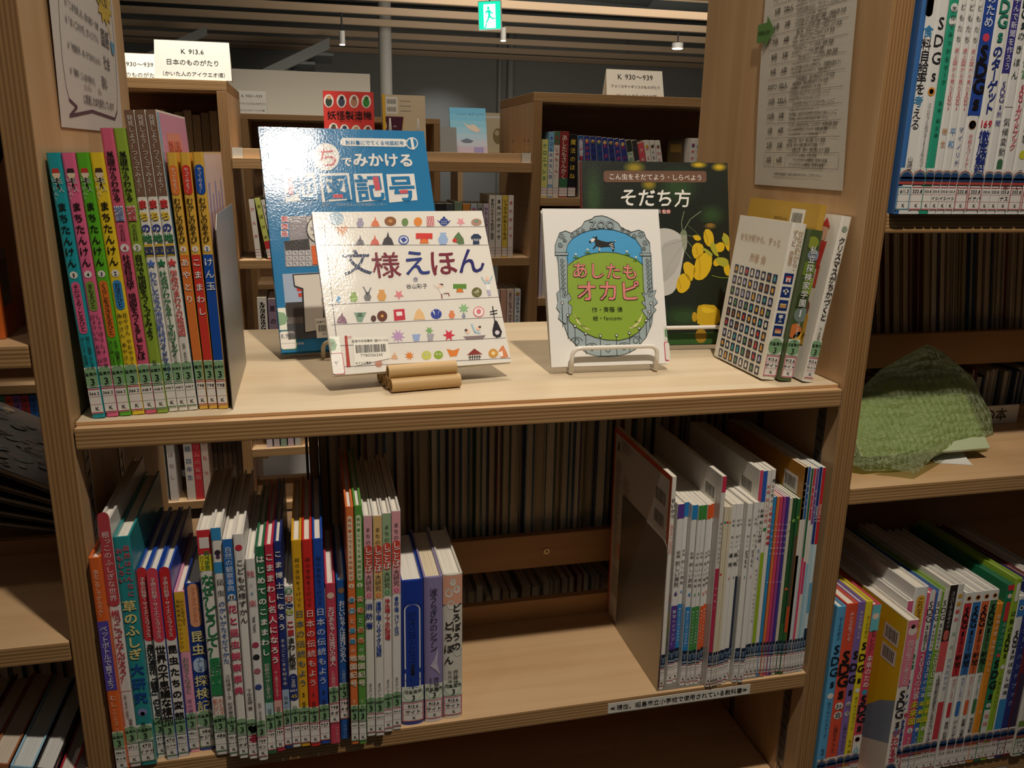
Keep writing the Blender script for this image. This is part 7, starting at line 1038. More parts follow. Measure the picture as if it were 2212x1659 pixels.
# ---------------------------------------------------------------- right bay: upper row of goal books
GU = 'white spined books on the upper shelf past the tall upright'
RU = .354
ROW_U = [
 (.8905, .0180, .290, '3a6aa8', [('r', .32, 1, 0, 1, 'e0dfdc'), ('p', .0, .275, '26242c', .5), ('t', '食', .30, .35, '3a8ac0', .6, .62, .03), ('t', '料自給率を', .35, .55, '26242c', .58, .62, .03), ('t', '考', .55, .60, '3a8ac0', .58, .62, .03), ('t', 'える', .6, .68, '26242c', .58, .62), ('t', '山崎亮一', .78, .87, '44403e', .34, .62)], 'b', '611.3', '', 'white book with a blue edge, first on the upper shelf past the tall upright'),
 (.9090, .0155, .285, 'e0dfdc', [('t', 'SDGs', .25, .5, '26242c', .55), ('c', .53, 'd9943c', .3), ('c', .53, 'e0dfdc', .18), ('t', 'ユニセフとめざす2030年のゴール', .57, .84, '7a7674', .3)], 'r', '333.8', '', 'white book with a small ring below its black lettering on the upper shelf'),
 (.9250, .0112, .280, '2f9a7c', [('t', 'SDGs', .02, .17, '1c2c26', .66, .5, .03), ('c', .21, 'e0dfdc', .4), ('c', .26, 'e0dfdc', .4), ('t', '学校でみつかるマーク', .2, .5, '1c2c26', .44), ('t', '監修 関正雄', .55, .7, '1c3a30', .34)], 'r', '333.8', '', 'sea green book among the white ones on the upper shelf'),
 (.9365, .0104, .275, 'e0dfdc', [('t', '村の子どもたち', .05, .33, '33302e', .56), ('t', '途上国から見たSDGs', .34, .58, 'c8444c', .44), ('t', '衛生', .64, .74, 'b8823c', .6)], 'r', '333.8', 'イシ', 'white book with a tan word low on its spine, after the sea green one'),
 (.9471, .0110, .275, 'e0dfdc', [('t', '村の子どもたち', .05, .33, '33302e', .56), ('t', '途上国から見たSDGs', .34, .58, 'c8444c', .44), ('t', '平和', .64, .74, '4a8ac8', .66)], 'r', '333.8', 'イシ', 'white book with a light blue word low on its spine'),
 (.9583, .0100, .275, 'e0dfdc', [('t', '村の子どもたち', .05, .33, '33302e', .56), ('t', '途上国から見たSDGs', .34, .58, 'c8444c', .44), ('t', 'マイノリティ', .64, .84, '3a4a94', .56)], 'r', '333.8', 'イシ', 'white book with a navy word low on its spine, before the royal blue one'),
 (.9688, .0170, .29, 'e0dfdc', [('b', 0, .62, '2a4a9f'), ('c', .06, 'd2445c', .3), ('t', '未来のため', .09, .30, 'dfe4f0', .6, .5, .02), ('c', .335, 'd2445c', .26), ('t', 'SDGs', .36, .6, '1d1a22', .72, .5, .05, 'e6e4e0'), ('c', .655, '9a6a4c', .3), ('c', .655, 'e0dfdc', .26), ('h', '4', .655, '26242c', .4), ('t', '平和とパートナーシップ', .69, .88, 'c8444c', .5)], 'r', '333.8', '', 'book with a royal blue upper spine and outlined black letters'),
 (.9862, .0186, .295, 'e4e3df', [('t', 'SDGs', .16, .36, '2a7f6a', .6, .5, .04), ('t', 'のターゲット', .37, .62, '2a3a8a', .6, .5, .04), ('v', '169', .655, 'd2344a', .011), ('t', '徹底解説', .68, .86, '2a3a8a', .68, .5, .04)], 'r', '333.8', 'イナバ', 'thick white book with green and navy lettering and a red 169, upper shelf'),
 (1.0052, .0112, .28, 'e0dfdc', [('b', 0, .44, '3f3a88'), ('t', 'SDGsを学んで新聞を作ろう', .02, .43, 'dcdcec', .6, .5, .02), ('t', 'SDGs新聞', .47, .65, '3f3a88', .52)], 'r', '333.8', '', 'white book with a violet upper spine on the upper shelf'),
 (1.0168, .0124, .275, 'e0dfdc', [('t', 'SDGsのきほん', .1, .46, '2a3a34', .62, .5, .01), ('b', .56, .562, '33302e'), ('t', '気候変動', .6, .76, '33302e', .6), ('p', .77, .84, '3f6a4a', .6)], 'r', '333.8', '', 'white book with a dark green badge low on its spine'),
 (1.0295, .0140, .28, 'e2e1dd', [('t', '未来からの伝言', .16, .46, '4a9a4c', .62, .5, .02), ('t', 'SDGsガイドブック', .48, .74, 'd2445c', .52, .5, .02), ('t', '那須田', .84, .90, '33302e', .44)], 'r', '333.8', 'ナス', 'white book with bright green and red lettering, upper shelf'),
 (1.0440, .0180, .285, 'e2e1dd', [('c', .2, 'd9643c', .3), ('c', .2, 'e2e1dd', .18), ('c', .5, 'e3b0a0', .3), ('t', '池上彰', .58, .72, '33302e', .5), ('c', .76, 'c8c83c', .28), ('t', 'GOAL', .82, .9, '44403e', .3)], 'r', '333.8', '', 'white book with an orange ring and a yellow green ball on its spine'),
 (1.0625, .0180, .285, 'dfded8', [('t', 'SDGs', .2, .5, '3a6ab0', .6), ('t', 'DEVELOPMENT', .55, .8, '5a5650', .3)], 'r', '333.8', '', 'white book with blue letters at the picture edge of the upper shelf'),
 (1.0810, .0200, .285, 'dcdbd6', [('t', '世界', .3, .6, '8a3a3a', .6)], 'r', '333.8', '', 'wide white book, last visible on the upper shelf'),
]
for x, th, H, base, sp, lc, num, kana, lab in ROW_U:
    book(th, H, .19, (x, -.008, RU), .0, 0, base, sp, label=lab, group=GU, call=(lc, num, kana), sticker='dome', z_sticker=.033)

# right bay: lower row of goal books
GL = 'goal books on the lower shelf past the tall upright'
RL = -.442
def sekai(c, no): return [('t', 'みんなが知ってる', .04, .19, 'e6e2dc', .4), ('t', 'SDGs', .24, .5, '1d1a1a', .72, .5, .04), ('c', .54, 'e6e2dc', .34), ('c', .59, 'e6e2dc', .34), ('t', no, .52, .61, '26242c', .46), ('t', 'に関わるしごと', .64, .8, '3a2c2a', .4)]
def shinbun(c, sub): return [('b', 0, .055, 'e2e1dd'), ('c', .03, 'c8843c', .3), ('c', .03, 'e2e1dd', .18), ('b', .055, .46, c), ('t', 'SDGs', .075, .235, '1d1a1a', .7, .5, .03), ('t', 'を学んで', .24, .33, '2a2624', .44), ('t', '新聞', .335, .415, '1d1a1a', .7, .5, .02), ('t', 'を作ろう', .415, .46, '2a2624', .36), ('t', '学ぼう！SDGs', .475, .60, c, .44), ('p', .61, .70, c, .5), ('t', sub, .72, .89, '33302e', .42, .5, .02)]
def mirai(c, no): return [('p', -.02, .31, 'e2e0da', .62), ('t', 'SDGs', .04, .19, '26242c', .55), ('t', 'を実現する', .195, .30, '26242c', .42), ('t', '2030', .32, .46, 'e6e4de', .6, .5, .01), ('t', 'の仕事', .46, .57, 'e6e4de', .72), ('t', '未来図', .575, .715, 'e3d83c', .8, .5, .05), ('c', .745, 'e6e4de', .34), ('h', no, .745, '26242c', .42), ('t', 'まちづくり', .78, .89, 'd9d4c4', .4)]
ROW_L = [
 (.8892, .0136, -.005, .288, '5aa4d2', [('t', 'マークで学ぶ', .05, .17, '22405a', .42), ('t', 'SDGs', .19, .43, '16283c', .66, .5, .03), ('c', .47, 'e6e2dc', .34), ('t', '街でみつけるマーク', .5, .7, '22405a', .34), ('t', '監修 関正雄', .76, .88, '16283c', .34)], 'r', '333.8', '', 'light blue goal book, first beside the tall upright on the lower shelf'),
 (.9036, .0180, -.004, .290, 'dc5238', sekai('', '社会'), 'r', '333.8', '', 'orange red goal book with a dark red side, second past the tall upright'),
 (.9222, .0112, -.003, .290, '8268ae', sekai('', '経済'), 'r', '333.8', '', 'purple goal book next to the orange red one'),
 (.9340, .0102, -.003, .290, 'e3d02a', [('t', 'マークで学ぶ', .07, .19, '3a3414', .44), ('t', 'SDGs', .2, .44, '1d1a14', .72, .5, .04), ('c', .47, 'e6e2dc', .36), ('t', '家でみつけるマーク', .5, .69, '3a3414', .38), ('t', '監修 関正雄', .74, .87, '26220c', .36)], 'r', '333.8', '', 'yellow goal book next to the purple one'),
 (.9448, .0135, -.002, .283, 'd2485c', [('b', 0, .14, '6ac0cc'), ('c', .06, 'e8d4c8', .36), ('t', 'チャレンジ！', .13, .27, '26242c', .5), ('t', '未来のため', .27, .45, 'f0e0e0', .62, .5, .02), ('c', .475, '3a9ac0', .3), ('t', 'SDGs', .49, .70, '1d1a1a', .78, .5, .05, 'eee6e2'), ('b', .72, .92, 'e2e0da'), ('c', .745, 'b0523c', .3), ('c', .745, 'e2e0da', .25), ('h', '1', .745, '26242c', .4), ('t', '人間', .78, .84, '6ab8cc', .6)], 'r', '333.8', '', 'red goal book with a turquoise top marked 1'),
 (.9800, .0165, -.030, .272, 'dfd9d0', [('b', 0, .37, 'e08296'), ('c', .06, 'e8d4cc', .4), ('c', .035, '3a2c2c', .2), ('t', '国谷裕子と考える', .11, .36, 'f0e2e2', .5), ('t', 'SDGs', .39, .61, '26242c', .72, .5, .03), ('c', .635, '4a9ac8', .32), ('t', 'がわかる本', .62, .82, 'd2445c', .8, .5, .04), ('t', '監修 関正雄', .85, .93, '44403e', .36)], 'r', '333.8', '', 'goal book with a yellow cover and pink topped spine, standing out forward', 'yellow'),
 (.9970, .0090, -.004, .284, 'e2e1dd', [('b', 0, .06, 'd8648c'), ('t', '子ども大学で考える', .06, .33, '33302e', .5), ('t', 'SDGs', .34, .48, 'c8444c', .56), ('t', '2時間目', .5, .62, 'c8748c', .56)], 'r', '333.8', '', 'white goal book with a pink top, right after the yellow covered one'),
 (1.0063, .0210, -.004, .303, 'e4e3df', [('p', .04, .27, 'e0ac3a', .62), ('t', 'これならわかる！', .05, .26, '4a3414', .36), ('t', 'SDGs', .285, .46, '2a7f5a', .6, .5, .04), ('t', 'のターゲット', .465, .64, '2a3a8a', .6, .5, .05), ('v', '169', .665, 'd2344a', .013), ('t', '徹底解説', .685, .85, '2a3a8a', .66, .5, .05)], 'r', '333.8', 'イナバ', 'thick white goal book with an orange oval and a red 169, lower shelf'),
 (1.0278, .0134, -.004, .292, 'd8587e', mirai('', '2'), 'r', '333.8', '', 'pink future jobs book marked 2'),
 (1.0416, .0092, -.004, .292, '3a6cb4', mirai('', '4'), 'r', '333.8', '', 'blue future jobs book marked 4'),
 (1.0511, .0104, -.004, .292, '7fa83a', mirai('', '3'), 'r', '333.8', '', 'green future jobs book marked 3'),
 (1.0620, .0130, -.003, .300, 'e0ddd8', [('b', 0, .29, '2a2222'), ('t', 'ユニバーサルデザイン', .03, .22, 'd8d0c8', .44), ('p', .23, .285, 'c8645a', .6), ('b', .29, .45, 'd85a5c'), ('t', '2持続可能な社会をつくるユニバーサルデザイン', .47, .90, '26221f', .5, .5, .02)], 'r', '333.8', '', 'white goal book with a black and red upper spine'),
 (1.0755, .0104, -.003, .300, 'dcdcd6', [('c', .06, 'd8a03c', .32), ('c', .1, 'd8a03c', .32), ('c', .14, 'd2605c', .32), ('c', .18, 'd88a8c', .3), ('t', '海洋', .22, .36, '6aa07c', .5), ('t', 'プラスチック', .38, .56, '4a7ac0', .56), ('b', .62, .90, 'c8404a')], 'r', '333.8', '', 'pale goal book with small coloured discs down its spine'),
 (1.0900, .0124, -.003, .285, 'e2e1dd', shinbun('c8343c', '貧困・飢餓・健康'), 'r', '333.8', '', 'white newspaper making book with a red panel'),
 (1.1040, .0136, -.003, .285, 'e2e1dd', shinbun('3a74b8', 'ジェンダー・水'), 'r', '333.8', '', 'white newspaper making book with a blue panel'),
 (1.1185, .0130, -.003, .285, 'e2e1dd', shinbun('dc6a3c', '産業・消費・まち'), 'r', '333.8', '', 'white newspaper making book with an orange panel'),
 (1.1325, .0124, -.003, .285, 'e2e1dd', shinbun('4a7a4c', '気候変動・海・陸'), 'r', '333.8', '', 'white newspaper making book with a green panel'),
 (1.1455, .0118, -.003, .262, 'e0902c', [('t', '世界の家 世界のくらし', .06, .42, 'f0d8b8', .5, .5, .02), ('t', '住', .62, .72, 'f0d8b8', .4)], 'r', '333.8', '', 'shorter orange goal book after the newspaper making books'),
 (1.1582, .0110, -.003, .290, '1f7a54', [('b', 0, .03, 'cc3a3c'), ('c', .06, 'e0c8bc', .34), ('p', .09, .2, 'cc3a3c', .66), ('t', '未来のため', .2, .36, '8fc0a4', .58), ('c', .385, 'd24a4c', .3), ('t', 'SDGs', .4, .64, '12211a', .78, .5, .05, 'd8e0d8'), ('c', .67, 'e0dfda', .34), ('h', '3', .67, '26242c', .4), ('b', .695, .9, 'dfe0da'), ('t', '地球', .71, .8, 'd24a3c', .6)], 'r', '333.8', '', 'dark green goal book with a red top'),
 (1.1697, .0116, -.003, .298, '93b436', [('p', .02, .12, 'e2e1dd', .5), ('t', '公害のSDGs', .16, .42, '26301a', .6, .5, .03), ('c', .47, 'e2e1dd', .32), ('t', 'に関わるしごと', .52, .7, '33401a', .36)], 'r', '333.8', '', 'lime green goal book beside the dark green one'),
 (1.1818, .0130, -.003, .270, 'e2e3e2', [('b', .02, .12, '3a7ac0'), ('c', .07, 'e2e3e2', .28), ('c', .07, '3a7ac0', .16), ('t', 'SDGsおはなし絵本', .2, .6, '26242c', .52, .5, .03), ('b', .62, .84, '3a8ac8')], 'r', '333.8', '', 'white goal storybook with a blue square at its top'),
 (1.1955, .0120, -.003, .285, '2a3478', [('t', 'エコロジー・ハンドブック', .05, .7, 'a8b4d8', .62, .5, .02)], 'r', '333.8', 'イシ', 'dark blue goal book with pale blue lettering'),
 (1.2085, .0120, -.003, .285, '6a2434', [('b', .5, .9, '3a2c44'), ('t', '世界がもし', .1, .45, 'd8b8a8', .5)], 'r', '333.8', '', 'wine red goal book near the picture edge'),
 (1.2215, .0185, -.006, .28, 'd6d4ca', [('t', 'SDGs学', .25, .55, '26242c', .5, .5, .03), ('t', '世界の道徳', .6, .75, 'c8444c', .3), ('b', .78, .98, '6f8a3c')], 'g', '333.8', 'フタ', 'broad pale goal book with a green foot'),
 (1.2410, .0200, -.004, .28, 'cfd3d6', [('b', .4, .8, '4a8ab0'), ('c', .3, 'd8a03c', .3)], 'r', '333.8', '', 'pale blue grey goal book, last visible on the lower shelf'),
]
def yellow_side(c, th, H, D):
    c.frame((0, D, 0), (0,-1,0), (0,0,1)); c.rect(.001, D-.001, .001, H-.001, 'ddb61e', 1)
    for zz in (H-.045, H-.075):
        c.rect(D-.042, D-.012, zz-.004, zz+.02, 'd8d2c6', 2); x = D-.038; rs = random.Random(int(zz*1e3))
        while x < D-.016: w = rs.choice([.001, .0016]); c.rect(x, x+w, zz, zz+.017, '3a3630', 3); x += w + rs.choice([.0009, .0013])
    c.poly([(D-.09, H*.25), (D-.03, H*.48), (D-.001, H*.55), (D-.001, .001), (D-.09, .001)], '7a8a9a', 2); c.poly([(D-.09, H*.12), (D-.001, H*.3), (D-.001, .001), (D-.09, .001)], 'cfc8b8', 3)
for r in ROW_L:
    x, th, y, H, base, sp, lc, num, kana, lab = r[:10]
    art = yellow_side if len(r) > 10 else None
    book(th, H, .20, (x, y, RL), .0, 0, base, sp, label=lab, group=GL, call=(lc, num, kana), sticker='dome', art=art, z_sticker=.033)
# ---------------------------------------------------------------- right bay: bubble wrap parcel and sign
def bubble_mat():
    m, nt, b = new_mat('green_bubble_film')
    tc = nt.nodes.new('ShaderNodeTexCoord')
    v = nt.nodes.new('ShaderNodeTexVoronoi'); v.inputs['Scale'].default_value = 95; v.inputs['Randomness'].default_value = .3
    n = nt.nodes.new('ShaderNodeTexNoise'); n.inputs['Scale'].default_value = 120; n.inputs['Detail'].default_value = 3; n.inputs['Distortion'].default_value = 2.0
    nt.links.new(tc.outputs['Object'], v.inputs['Vector']); nt.links.new(tc.outputs['Object'], n.inputs['Vector'])
    ma = nt.nodes.new('ShaderNodeMath'); ma.operation = 'MULTIPLY_ADD'; ma.inputs[1].default_value = -1.3
    nt.links.new(v.outputs['Distance'], ma.inputs[0]); nt.links.new(n.outputs[0], ma.inputs[2])
    bp = nt.nodes.new('ShaderNodeBump'); bp.inputs['Strength'].default_value = 1.0; bp.inputs['Distance'].default_value = .012
    nt.links.new(ma.outputs[0], bp.inputs['Height']); nt.links.new(bp.outputs[0], b.inputs['Normal'])
    b.inputs['Base Color'].default_value = lin('ccd8b0'); b.inputs['Roughness'].default_value = .24
    b.inputs['IOR'].default_value = 1.7; b.inputs['Specular IOR Level'].default_value = 1.0
    b.inputs['Coat Weight'].default_value = .6; b.inputs['Coat Roughness'].default_value = .12
    nt.links.new(bp.outputs[0], b.inputs['Coat Normal'])
    tr = nt.nodes.new('ShaderNodeBsdfTransparent'); tr.inputs[0].default_value = (.86, .93, .62, 1)
    tl = nt.nodes.new('ShaderNodeBsdfTranslucent'); tl.inputs[0].default_value = lin('c2d494')
    mx0 = nt.nodes.new('ShaderNodeMixShader'); mx0.inputs[0].default_value = .4
    nt.links.new(b.outputs[0], mx0.inputs[1]); nt.links.new(tl.outputs[0], mx0.inputs[2])
    mx = nt.nodes.new('ShaderNodeMixShader'); mx.inputs[0].default_value = .42
    nt.links.new(mx0.outputs[0], mx.inputs[1]); nt.links.new(tr.outputs[0], mx.inputs[2])
    nt.links.new(mx.outputs[0], nt.nodes['Material Output'].inputs[0])
    return m
BW = bubble_mat()
def pillow(name, outline, nrm, thick, label, cat, m, seed, wr=.004, flap=None, loc=None):
    """a soft packet: outline (list of 3D points, counter clockwise) inflated both ways along nrm"""
    rs = random.Random(seed); P = [Vector(p) for p in outline]; N = len(P)
    c = sum(P, Vector()) / N; nv = Vector(nrm).normalized()
    # resample the outline
    pts = []
    for i in range(N):
        a, b = P[i], P[(i+1) % N]; k = max(2, int((b-a).length/.008))
        for j in range(k): pts.append(a.lerp(b, j/k))
    M = len(pts); rings = 16; mb = MB()
    ph = [rs.uniform(0, 6.28) for _ in range(8)]
    def disp(v):
        q = v - c
        return wr*(math.sin(q.x*70+ph[0]+q.z*45)*.5 + math.sin(q.z*95-q.x*60+ph[1])*.35 + math.sin(q.x*150+q.z*120+ph[2])*.2)
    for sgn in (1, -1):
        vs = []; fs = []
        for r in range(rings):
            f = 1 - r/rings
            for p in pts:
                v = c.lerp(p, f); h = thick*math.sqrt(max(0, 1-f**2.6))
                vs.append(v + nv*(sgn*h + (disp(v) if f < .999 else disp(v)*.5)))
        vs.append(c + nv*sgn*thick)
        for r in range(rings-1):
            for i in range(M):
                j = (i+1) % M; q = (r*M+i, r*M+j, (r+1)*M+j, (r+1)*M+i)
                fs.append(q if sgn > 0 else q[::-1])
        for i in range(M):
            q = ((rings-1)*M+i, (rings-1)*M+(i+1) % M, rings*M); fs.append(q if sgn > 0 else q[::-1])
        mb.add(vs, fs, m)
    o = tag(mb.build(name, smooth=True), label, cat)
    return o
ol = [(.9060, .055, .030), (.935, .040, .018), (.983, .0408, .0145), (1.0059, .0429, .0145), (1.0685, .0607, .0240), (1.0968, .0694, .0304), (1.1464, .0747, .0357), (1.1687, .0788, .0398), (1.1832, .1046, .0656), (1.182, .1431, .1041), (1.153, .1781, .1391), (1.1303, .1892, .1502), (1.0308, .1593, .1203), (.9584, .1243, .0853), (.9080, .105, .066)]
parcel = pillow('bubble_wrap_parcel', ol, (0, -.7, .7), .013, 'parcel in pale green bubble wrap lying on the shelf past the tall upright', 'parcel', BW, 3)
inner = MB(); inner.box(-.105, .10, -.045, .045, -.003, .003, 'b9c6a0'); 
inner.build('wrapped_card', parcel, bevel=.001, loc=(1.05, .094, .058), rot=(R(45), 0, 0))
fl = MB(); n = 10; vs = []; fs = []
A_, B_, C_ = Vector((.945, .030, .034)), Vector((.992, .014, .0165)), Vector((1.075, .052, .050))
for i in range(n+1):
    for j in range(n+1-i):
        u, v = i/n, j/n; p = A_*(1-u-v) + B_*u + C_*v
        vs.append(p + Vector((0, -.7, .7))*(.003*math.sin(u*9+v*7)))
idx = {}; q = 0
for i in range(n+1):
    for j in range(n+1-i): idx[i, j] = q; q += 1
for i in range(n):
    for j in range(n-i):
        fs.append((idx[i, j], idx[i+1, j], idx[i, j+1]))
        if j < n-i-1: fs.append((idx[i+1, j], idx[i+1, j+1], idx[i, j+1]))
fl.add(vs, fs, BW); fl.build('flap', parcel, smooth=True)
mb = MB(); n = 8; vs = []; fs = []
for i in range(n+1):
    a = i/n; x = .0; z = .0008 + .006*a*a
    for w in (0, .05): vs.append((w, -.02+.04*a, z))
for i in range(n): fs.append((2*i, 2*i+1, 2*i+3, 2*i+2))
mb.add(vs, fs, plain('tape_white', 'e2e2dc', .3)); o = tag(mb.build('tape_tab', loc=(1.070, .080, .0112), rot=(0, 0, R(-20))), 'curled white tape tab lying under the bubble wrap parcel', 'tape'); o.modifiers.new('t', 'SOLIDIFY').thickness = .0006
sg = empty('sign_plate', (1.20, .2, .0112), label='white sign plate with bold black writing standing behind the bubble wrap parcel', cat='sign')
mb = MB(); mb.box(0, .13, 0, .003, 0, .030, 'dcd8cf'); mb.frame((0, 0, 0), (1,0,0), (0,0,1)); mb.htext('SDGsの本', .004, .0155, .115, .0155, '1d1a18', 2, .04, size=.022); mb.build('plate', sg, bevel=.0006)
mb = MB(); mb.box(0, .13, .003, .02, 0, .002, 'dcd8cf'); mb.build('foot', sg)

# ---------------------------------------------------------------- left bay
def plain_book(name, w, d, h, loc, rot, cov, pg, label, group=None, art=None, open_side=None):
    root = empty(name, loc, rot, label, 'book', group)
    c = MB(); u_shell(c, w, d, h, .002, cov)
    if art: art(c)
    c.build('cover', root)
    p = MB(); p.box(.0021, w-.0021, .0024, d-.003, .003, h-.003, paper(pg)); p.build('pages', root)
    return root
ob = plain_book('book', .03, .19, .27, (-.0880, .032, .2296), (0, 0, R(3)), 'c8601e', 'cdbfa6', 'orange backed book standing on the upper shelf before the first tall upright',
    art=lambda c: (c.frame((.03, 0, 0), (0,1,0), (0,0,1)), c.rect(.01, .04, .03, .085, '77706a', 2), c.rect(.015, .035, .045, .075, '2a2624', 3)))
mb = MB(); tube(mb, [(-.20, .020, .36), (-.13, .018, .345), (-.085, .018, .355), (-.050, .022, .385), (-.0345, .05, .43)], .006, plain('black_cord', '14110f', .5), 8)
tag(mb.build('black_cord', smooth=True), 'black cord curving over the orange backed book', 'cord')
GLB = 'books lying aslant behind the stop board before the first tall upright'
# a slanting stack: each lies on the one below, spine edge towards the viewer
def lying(w, d, th, y, z, tl, cov, label, art=None, x1=-.0345, pg='bfb09a'):
    root = empty('book', (x1, y, z), (0, tl, 0), label, 'book', GLB)
    c = MB(); t = .0012
    c.box(-w, 0, 0, d, 0, t, cov); c.box(-w, 0, 0, d, th-t, th, cov); c.box(-.002, 0, .0, d, t, th-t, cov)
    c.frame((-w, 0, th), (1,0,0), (0,1,0))
    if art: art(c, w, d)
    c.build('cover', root)
    p = MB(); p.box(-w+.003, -.0022, .003, d-.003, t+.0001, th-t-.0001, paper(pg)); p.build('pages', root)
    return root
def flor(c, w, d):
    rs = random.Random(9)
    for i in range(170):
        x, z = rs.uniform(.01, w-.01), rs.uniform(.01, d-.01); s = rs.uniform(.003, .011)
        c.ell(x, z, s, s*.7, rs.choice(['7a3a34', '5a4034', '4a5a6a', '8a6a50', '7a6450', '3a3440', '8f7a60']), 1 + i % 7, 9)
zz = -.0895
for i, (th, cov, lab) in enumerate(((.0075, '5a4a40', 'dark lying book at the bottom of the slanting pile before the first tall upright'), (.0070, '3a302c', 'second lying book up in the slanting pile before the first tall upright'), (.0080, '2a2a34', 'third lying book up in the slanting pile, dark navy cover'), (.0068, '5a3030', 'fourth lying book up in the slanting pile, dark red cover'))):
    tl = R(13 + 3.6*i)
    lying(.20, .17, th, .246 - .003*(i % 2), zz, tl, cov, lab)
    zz += th / math.cos(tl) + .0014
lying(.215, .198, .009, .2435, zz, R(28.5), '4a3c34', 'large book with a dark floral cover in clear film on top of the slanting pile', flor)
# leaning books on the lowest shelf
GLL = 'books leaning on the lowest shelf before the first tall upright'
for i, (x, th, H, cov, lab, pg) in enumerate(((-.232, .020, .232, '5a5048', 'drab book leaning at the picture edge of the lowest shelf', 'd9d2c4'), (-.2095, .018, .228, '8a2c30', 'dark red leaning book with pale page tops on the lowest shelf', 'd9cfc0'), (-.189, .022, .230, 'a86a44', 'tan leaning book on the lowest shelf, between the red and the light blue ones', 'd0c4b4'), (-.1645, .022, .222, '9ac4dc', 'light blue leaning book on the lowest shelf', 'd2d6d6'), (-.140, .020, .215, '2a2624', 'black leaning book on the lowest shelf', 'cfd0ce'), (-.1175, .016, .190, 'b8283c', 'crimson leaning book next to the first tall upright on the lowest shelf', 'd9d2c8'))):
    ln = .30
    plain_book('book', th, .17, H, (x, -.004, -.4462 + math.sin(math.atan(ln))*th), (0, math.atan(ln), 0), cov, pg, lab, GLL)

# ---------------------------------------------------------------- the bookcase across the aisle
YB = 1.65; XB = .034
far = empty('bookcase', (0, YB, FLOOR), label='plywood bookcase across the aisle, seen through the open display shelf', cat='bookcase')
def fb(name, x0, x1, y0, y1, z0, z1, thin, grain, **k):
    return board(name, far, x0, x1, y0-YB, y1-YB, z0-FLOOR, z1-FLOOR, thin, grain, bevel=.0012, **k)
DB = .456
for i in (-1, 0, 1, 2): fb('upright', XB+i*PITCH-UP, XB+i*PITCH, YB, YB+DB, FLOOR, .5645, 'X', 'Z')
for i in (-1, 1): fb('top_board', XB+i*PITCH-UP, XB+(i+1)*PITCH, YB, YB+DB, .565, .5915, 'Z', 'X')
def fbay(i): return XB+i*PITCH+.001, XB+(i+1)*PITCH-UP-.001
LED, S2, S3 = .3905, .1075, -.178
for i, zs in ((-1, (.30, .02, -.235, -.62)), (0, (S2, S3, -.466, -.645)), (1, (.2885, -.02, -.35, -.645))):
    a, b = fbay(i)
    for z in zs: fb('shelf', a, b, YB+.001, YB+(.22 if i else .24), z-.025, z, 'Z', 'X')
a, b = fbay(0)
fb('display_ledge', a, b, YB-.004, YB+.30, LED-.0295, LED, 'Z', 'X')
fb('ledge_lip', a+.012, b-.03, YB+.012, YB+.024, LED, LED+.026, 'Y', 'X', edge=False)
for x in (a+.001, b-.029):
    mb = MB(); mb.box(0, .028, 0, .010, 0, .028, 'd6d0c4'); o = mb.build('lip_bracket', far, loc=(x, .008, LED-FLOOR))
for i in (-1, 1):
    a, b = fbay(i); fb('back_panel', a, b, YB+.225, YB+.235, -.60, .564, 'Y', 'X', edge=False, tone=('8a6244', '7a5438'))
a, b = fbay(0)
mb = MB(); dk = plain('peg_hole', '1a120c', .8)
mb.frame((b-.0003, YB+.03, 0), (0,-1,0), (0,0,1))
# peg holes on the upright face
ph = MB(); ph.frame((0, 0, 0), (0,-1,0), (0,0,1))
for y in (.05, .09, .25, .40):
    for z in (.10, .13, .22, .26, .42, .455): ph.ell(-y, z-FLOOR, .003, .005, dk, 2, 8)
ph.build('peg_holes', far, loc=(b, 0, 0))

def far_book(x, th, H, z, y=YB+.012, D=.15, col='d8d2c6', text='', tc='26221f', tb=.02, lean=0., t0=.05, t1=.72, bands=(), lab=None, group=None, ltag='c86a78', w=.72, pagec='c9bda6', stuff=False):
    mb = MB()
    mb.box(0, th, 0, D, 0, H, col); 
    mb.box(.001, th-.001, .004, D-.002, H-.0005, H+.0004, pagec)
    mb.frame((0, 0, 0), (1,0,0), (0,0,1))
    spine_marks(mb, list(bands), th, H)
    if text: mb.vtext(text, th*.5, H*(1-t0), H*(1-t1), th*w, tc, 3, tb)
    if ltag:
        mb.rect(.0003, th-.0003, .004, .030, 'dcd6ce', 3)
        for q in (.028, .020, .012): mb.rect(.0003, th-.0003, q, q+.001, ltag, 4)
    ln = math.atan(lean)
    z += .0004
    if stuff: stuff_add(mb, Matrix.Translation((x, y, z))); return
    o = mb.build('book', loc=(x, y, z + max(0, math.sin(ln)*th)), rot=(0, ln, 0))
    return tag(o, lab, 'book', group)
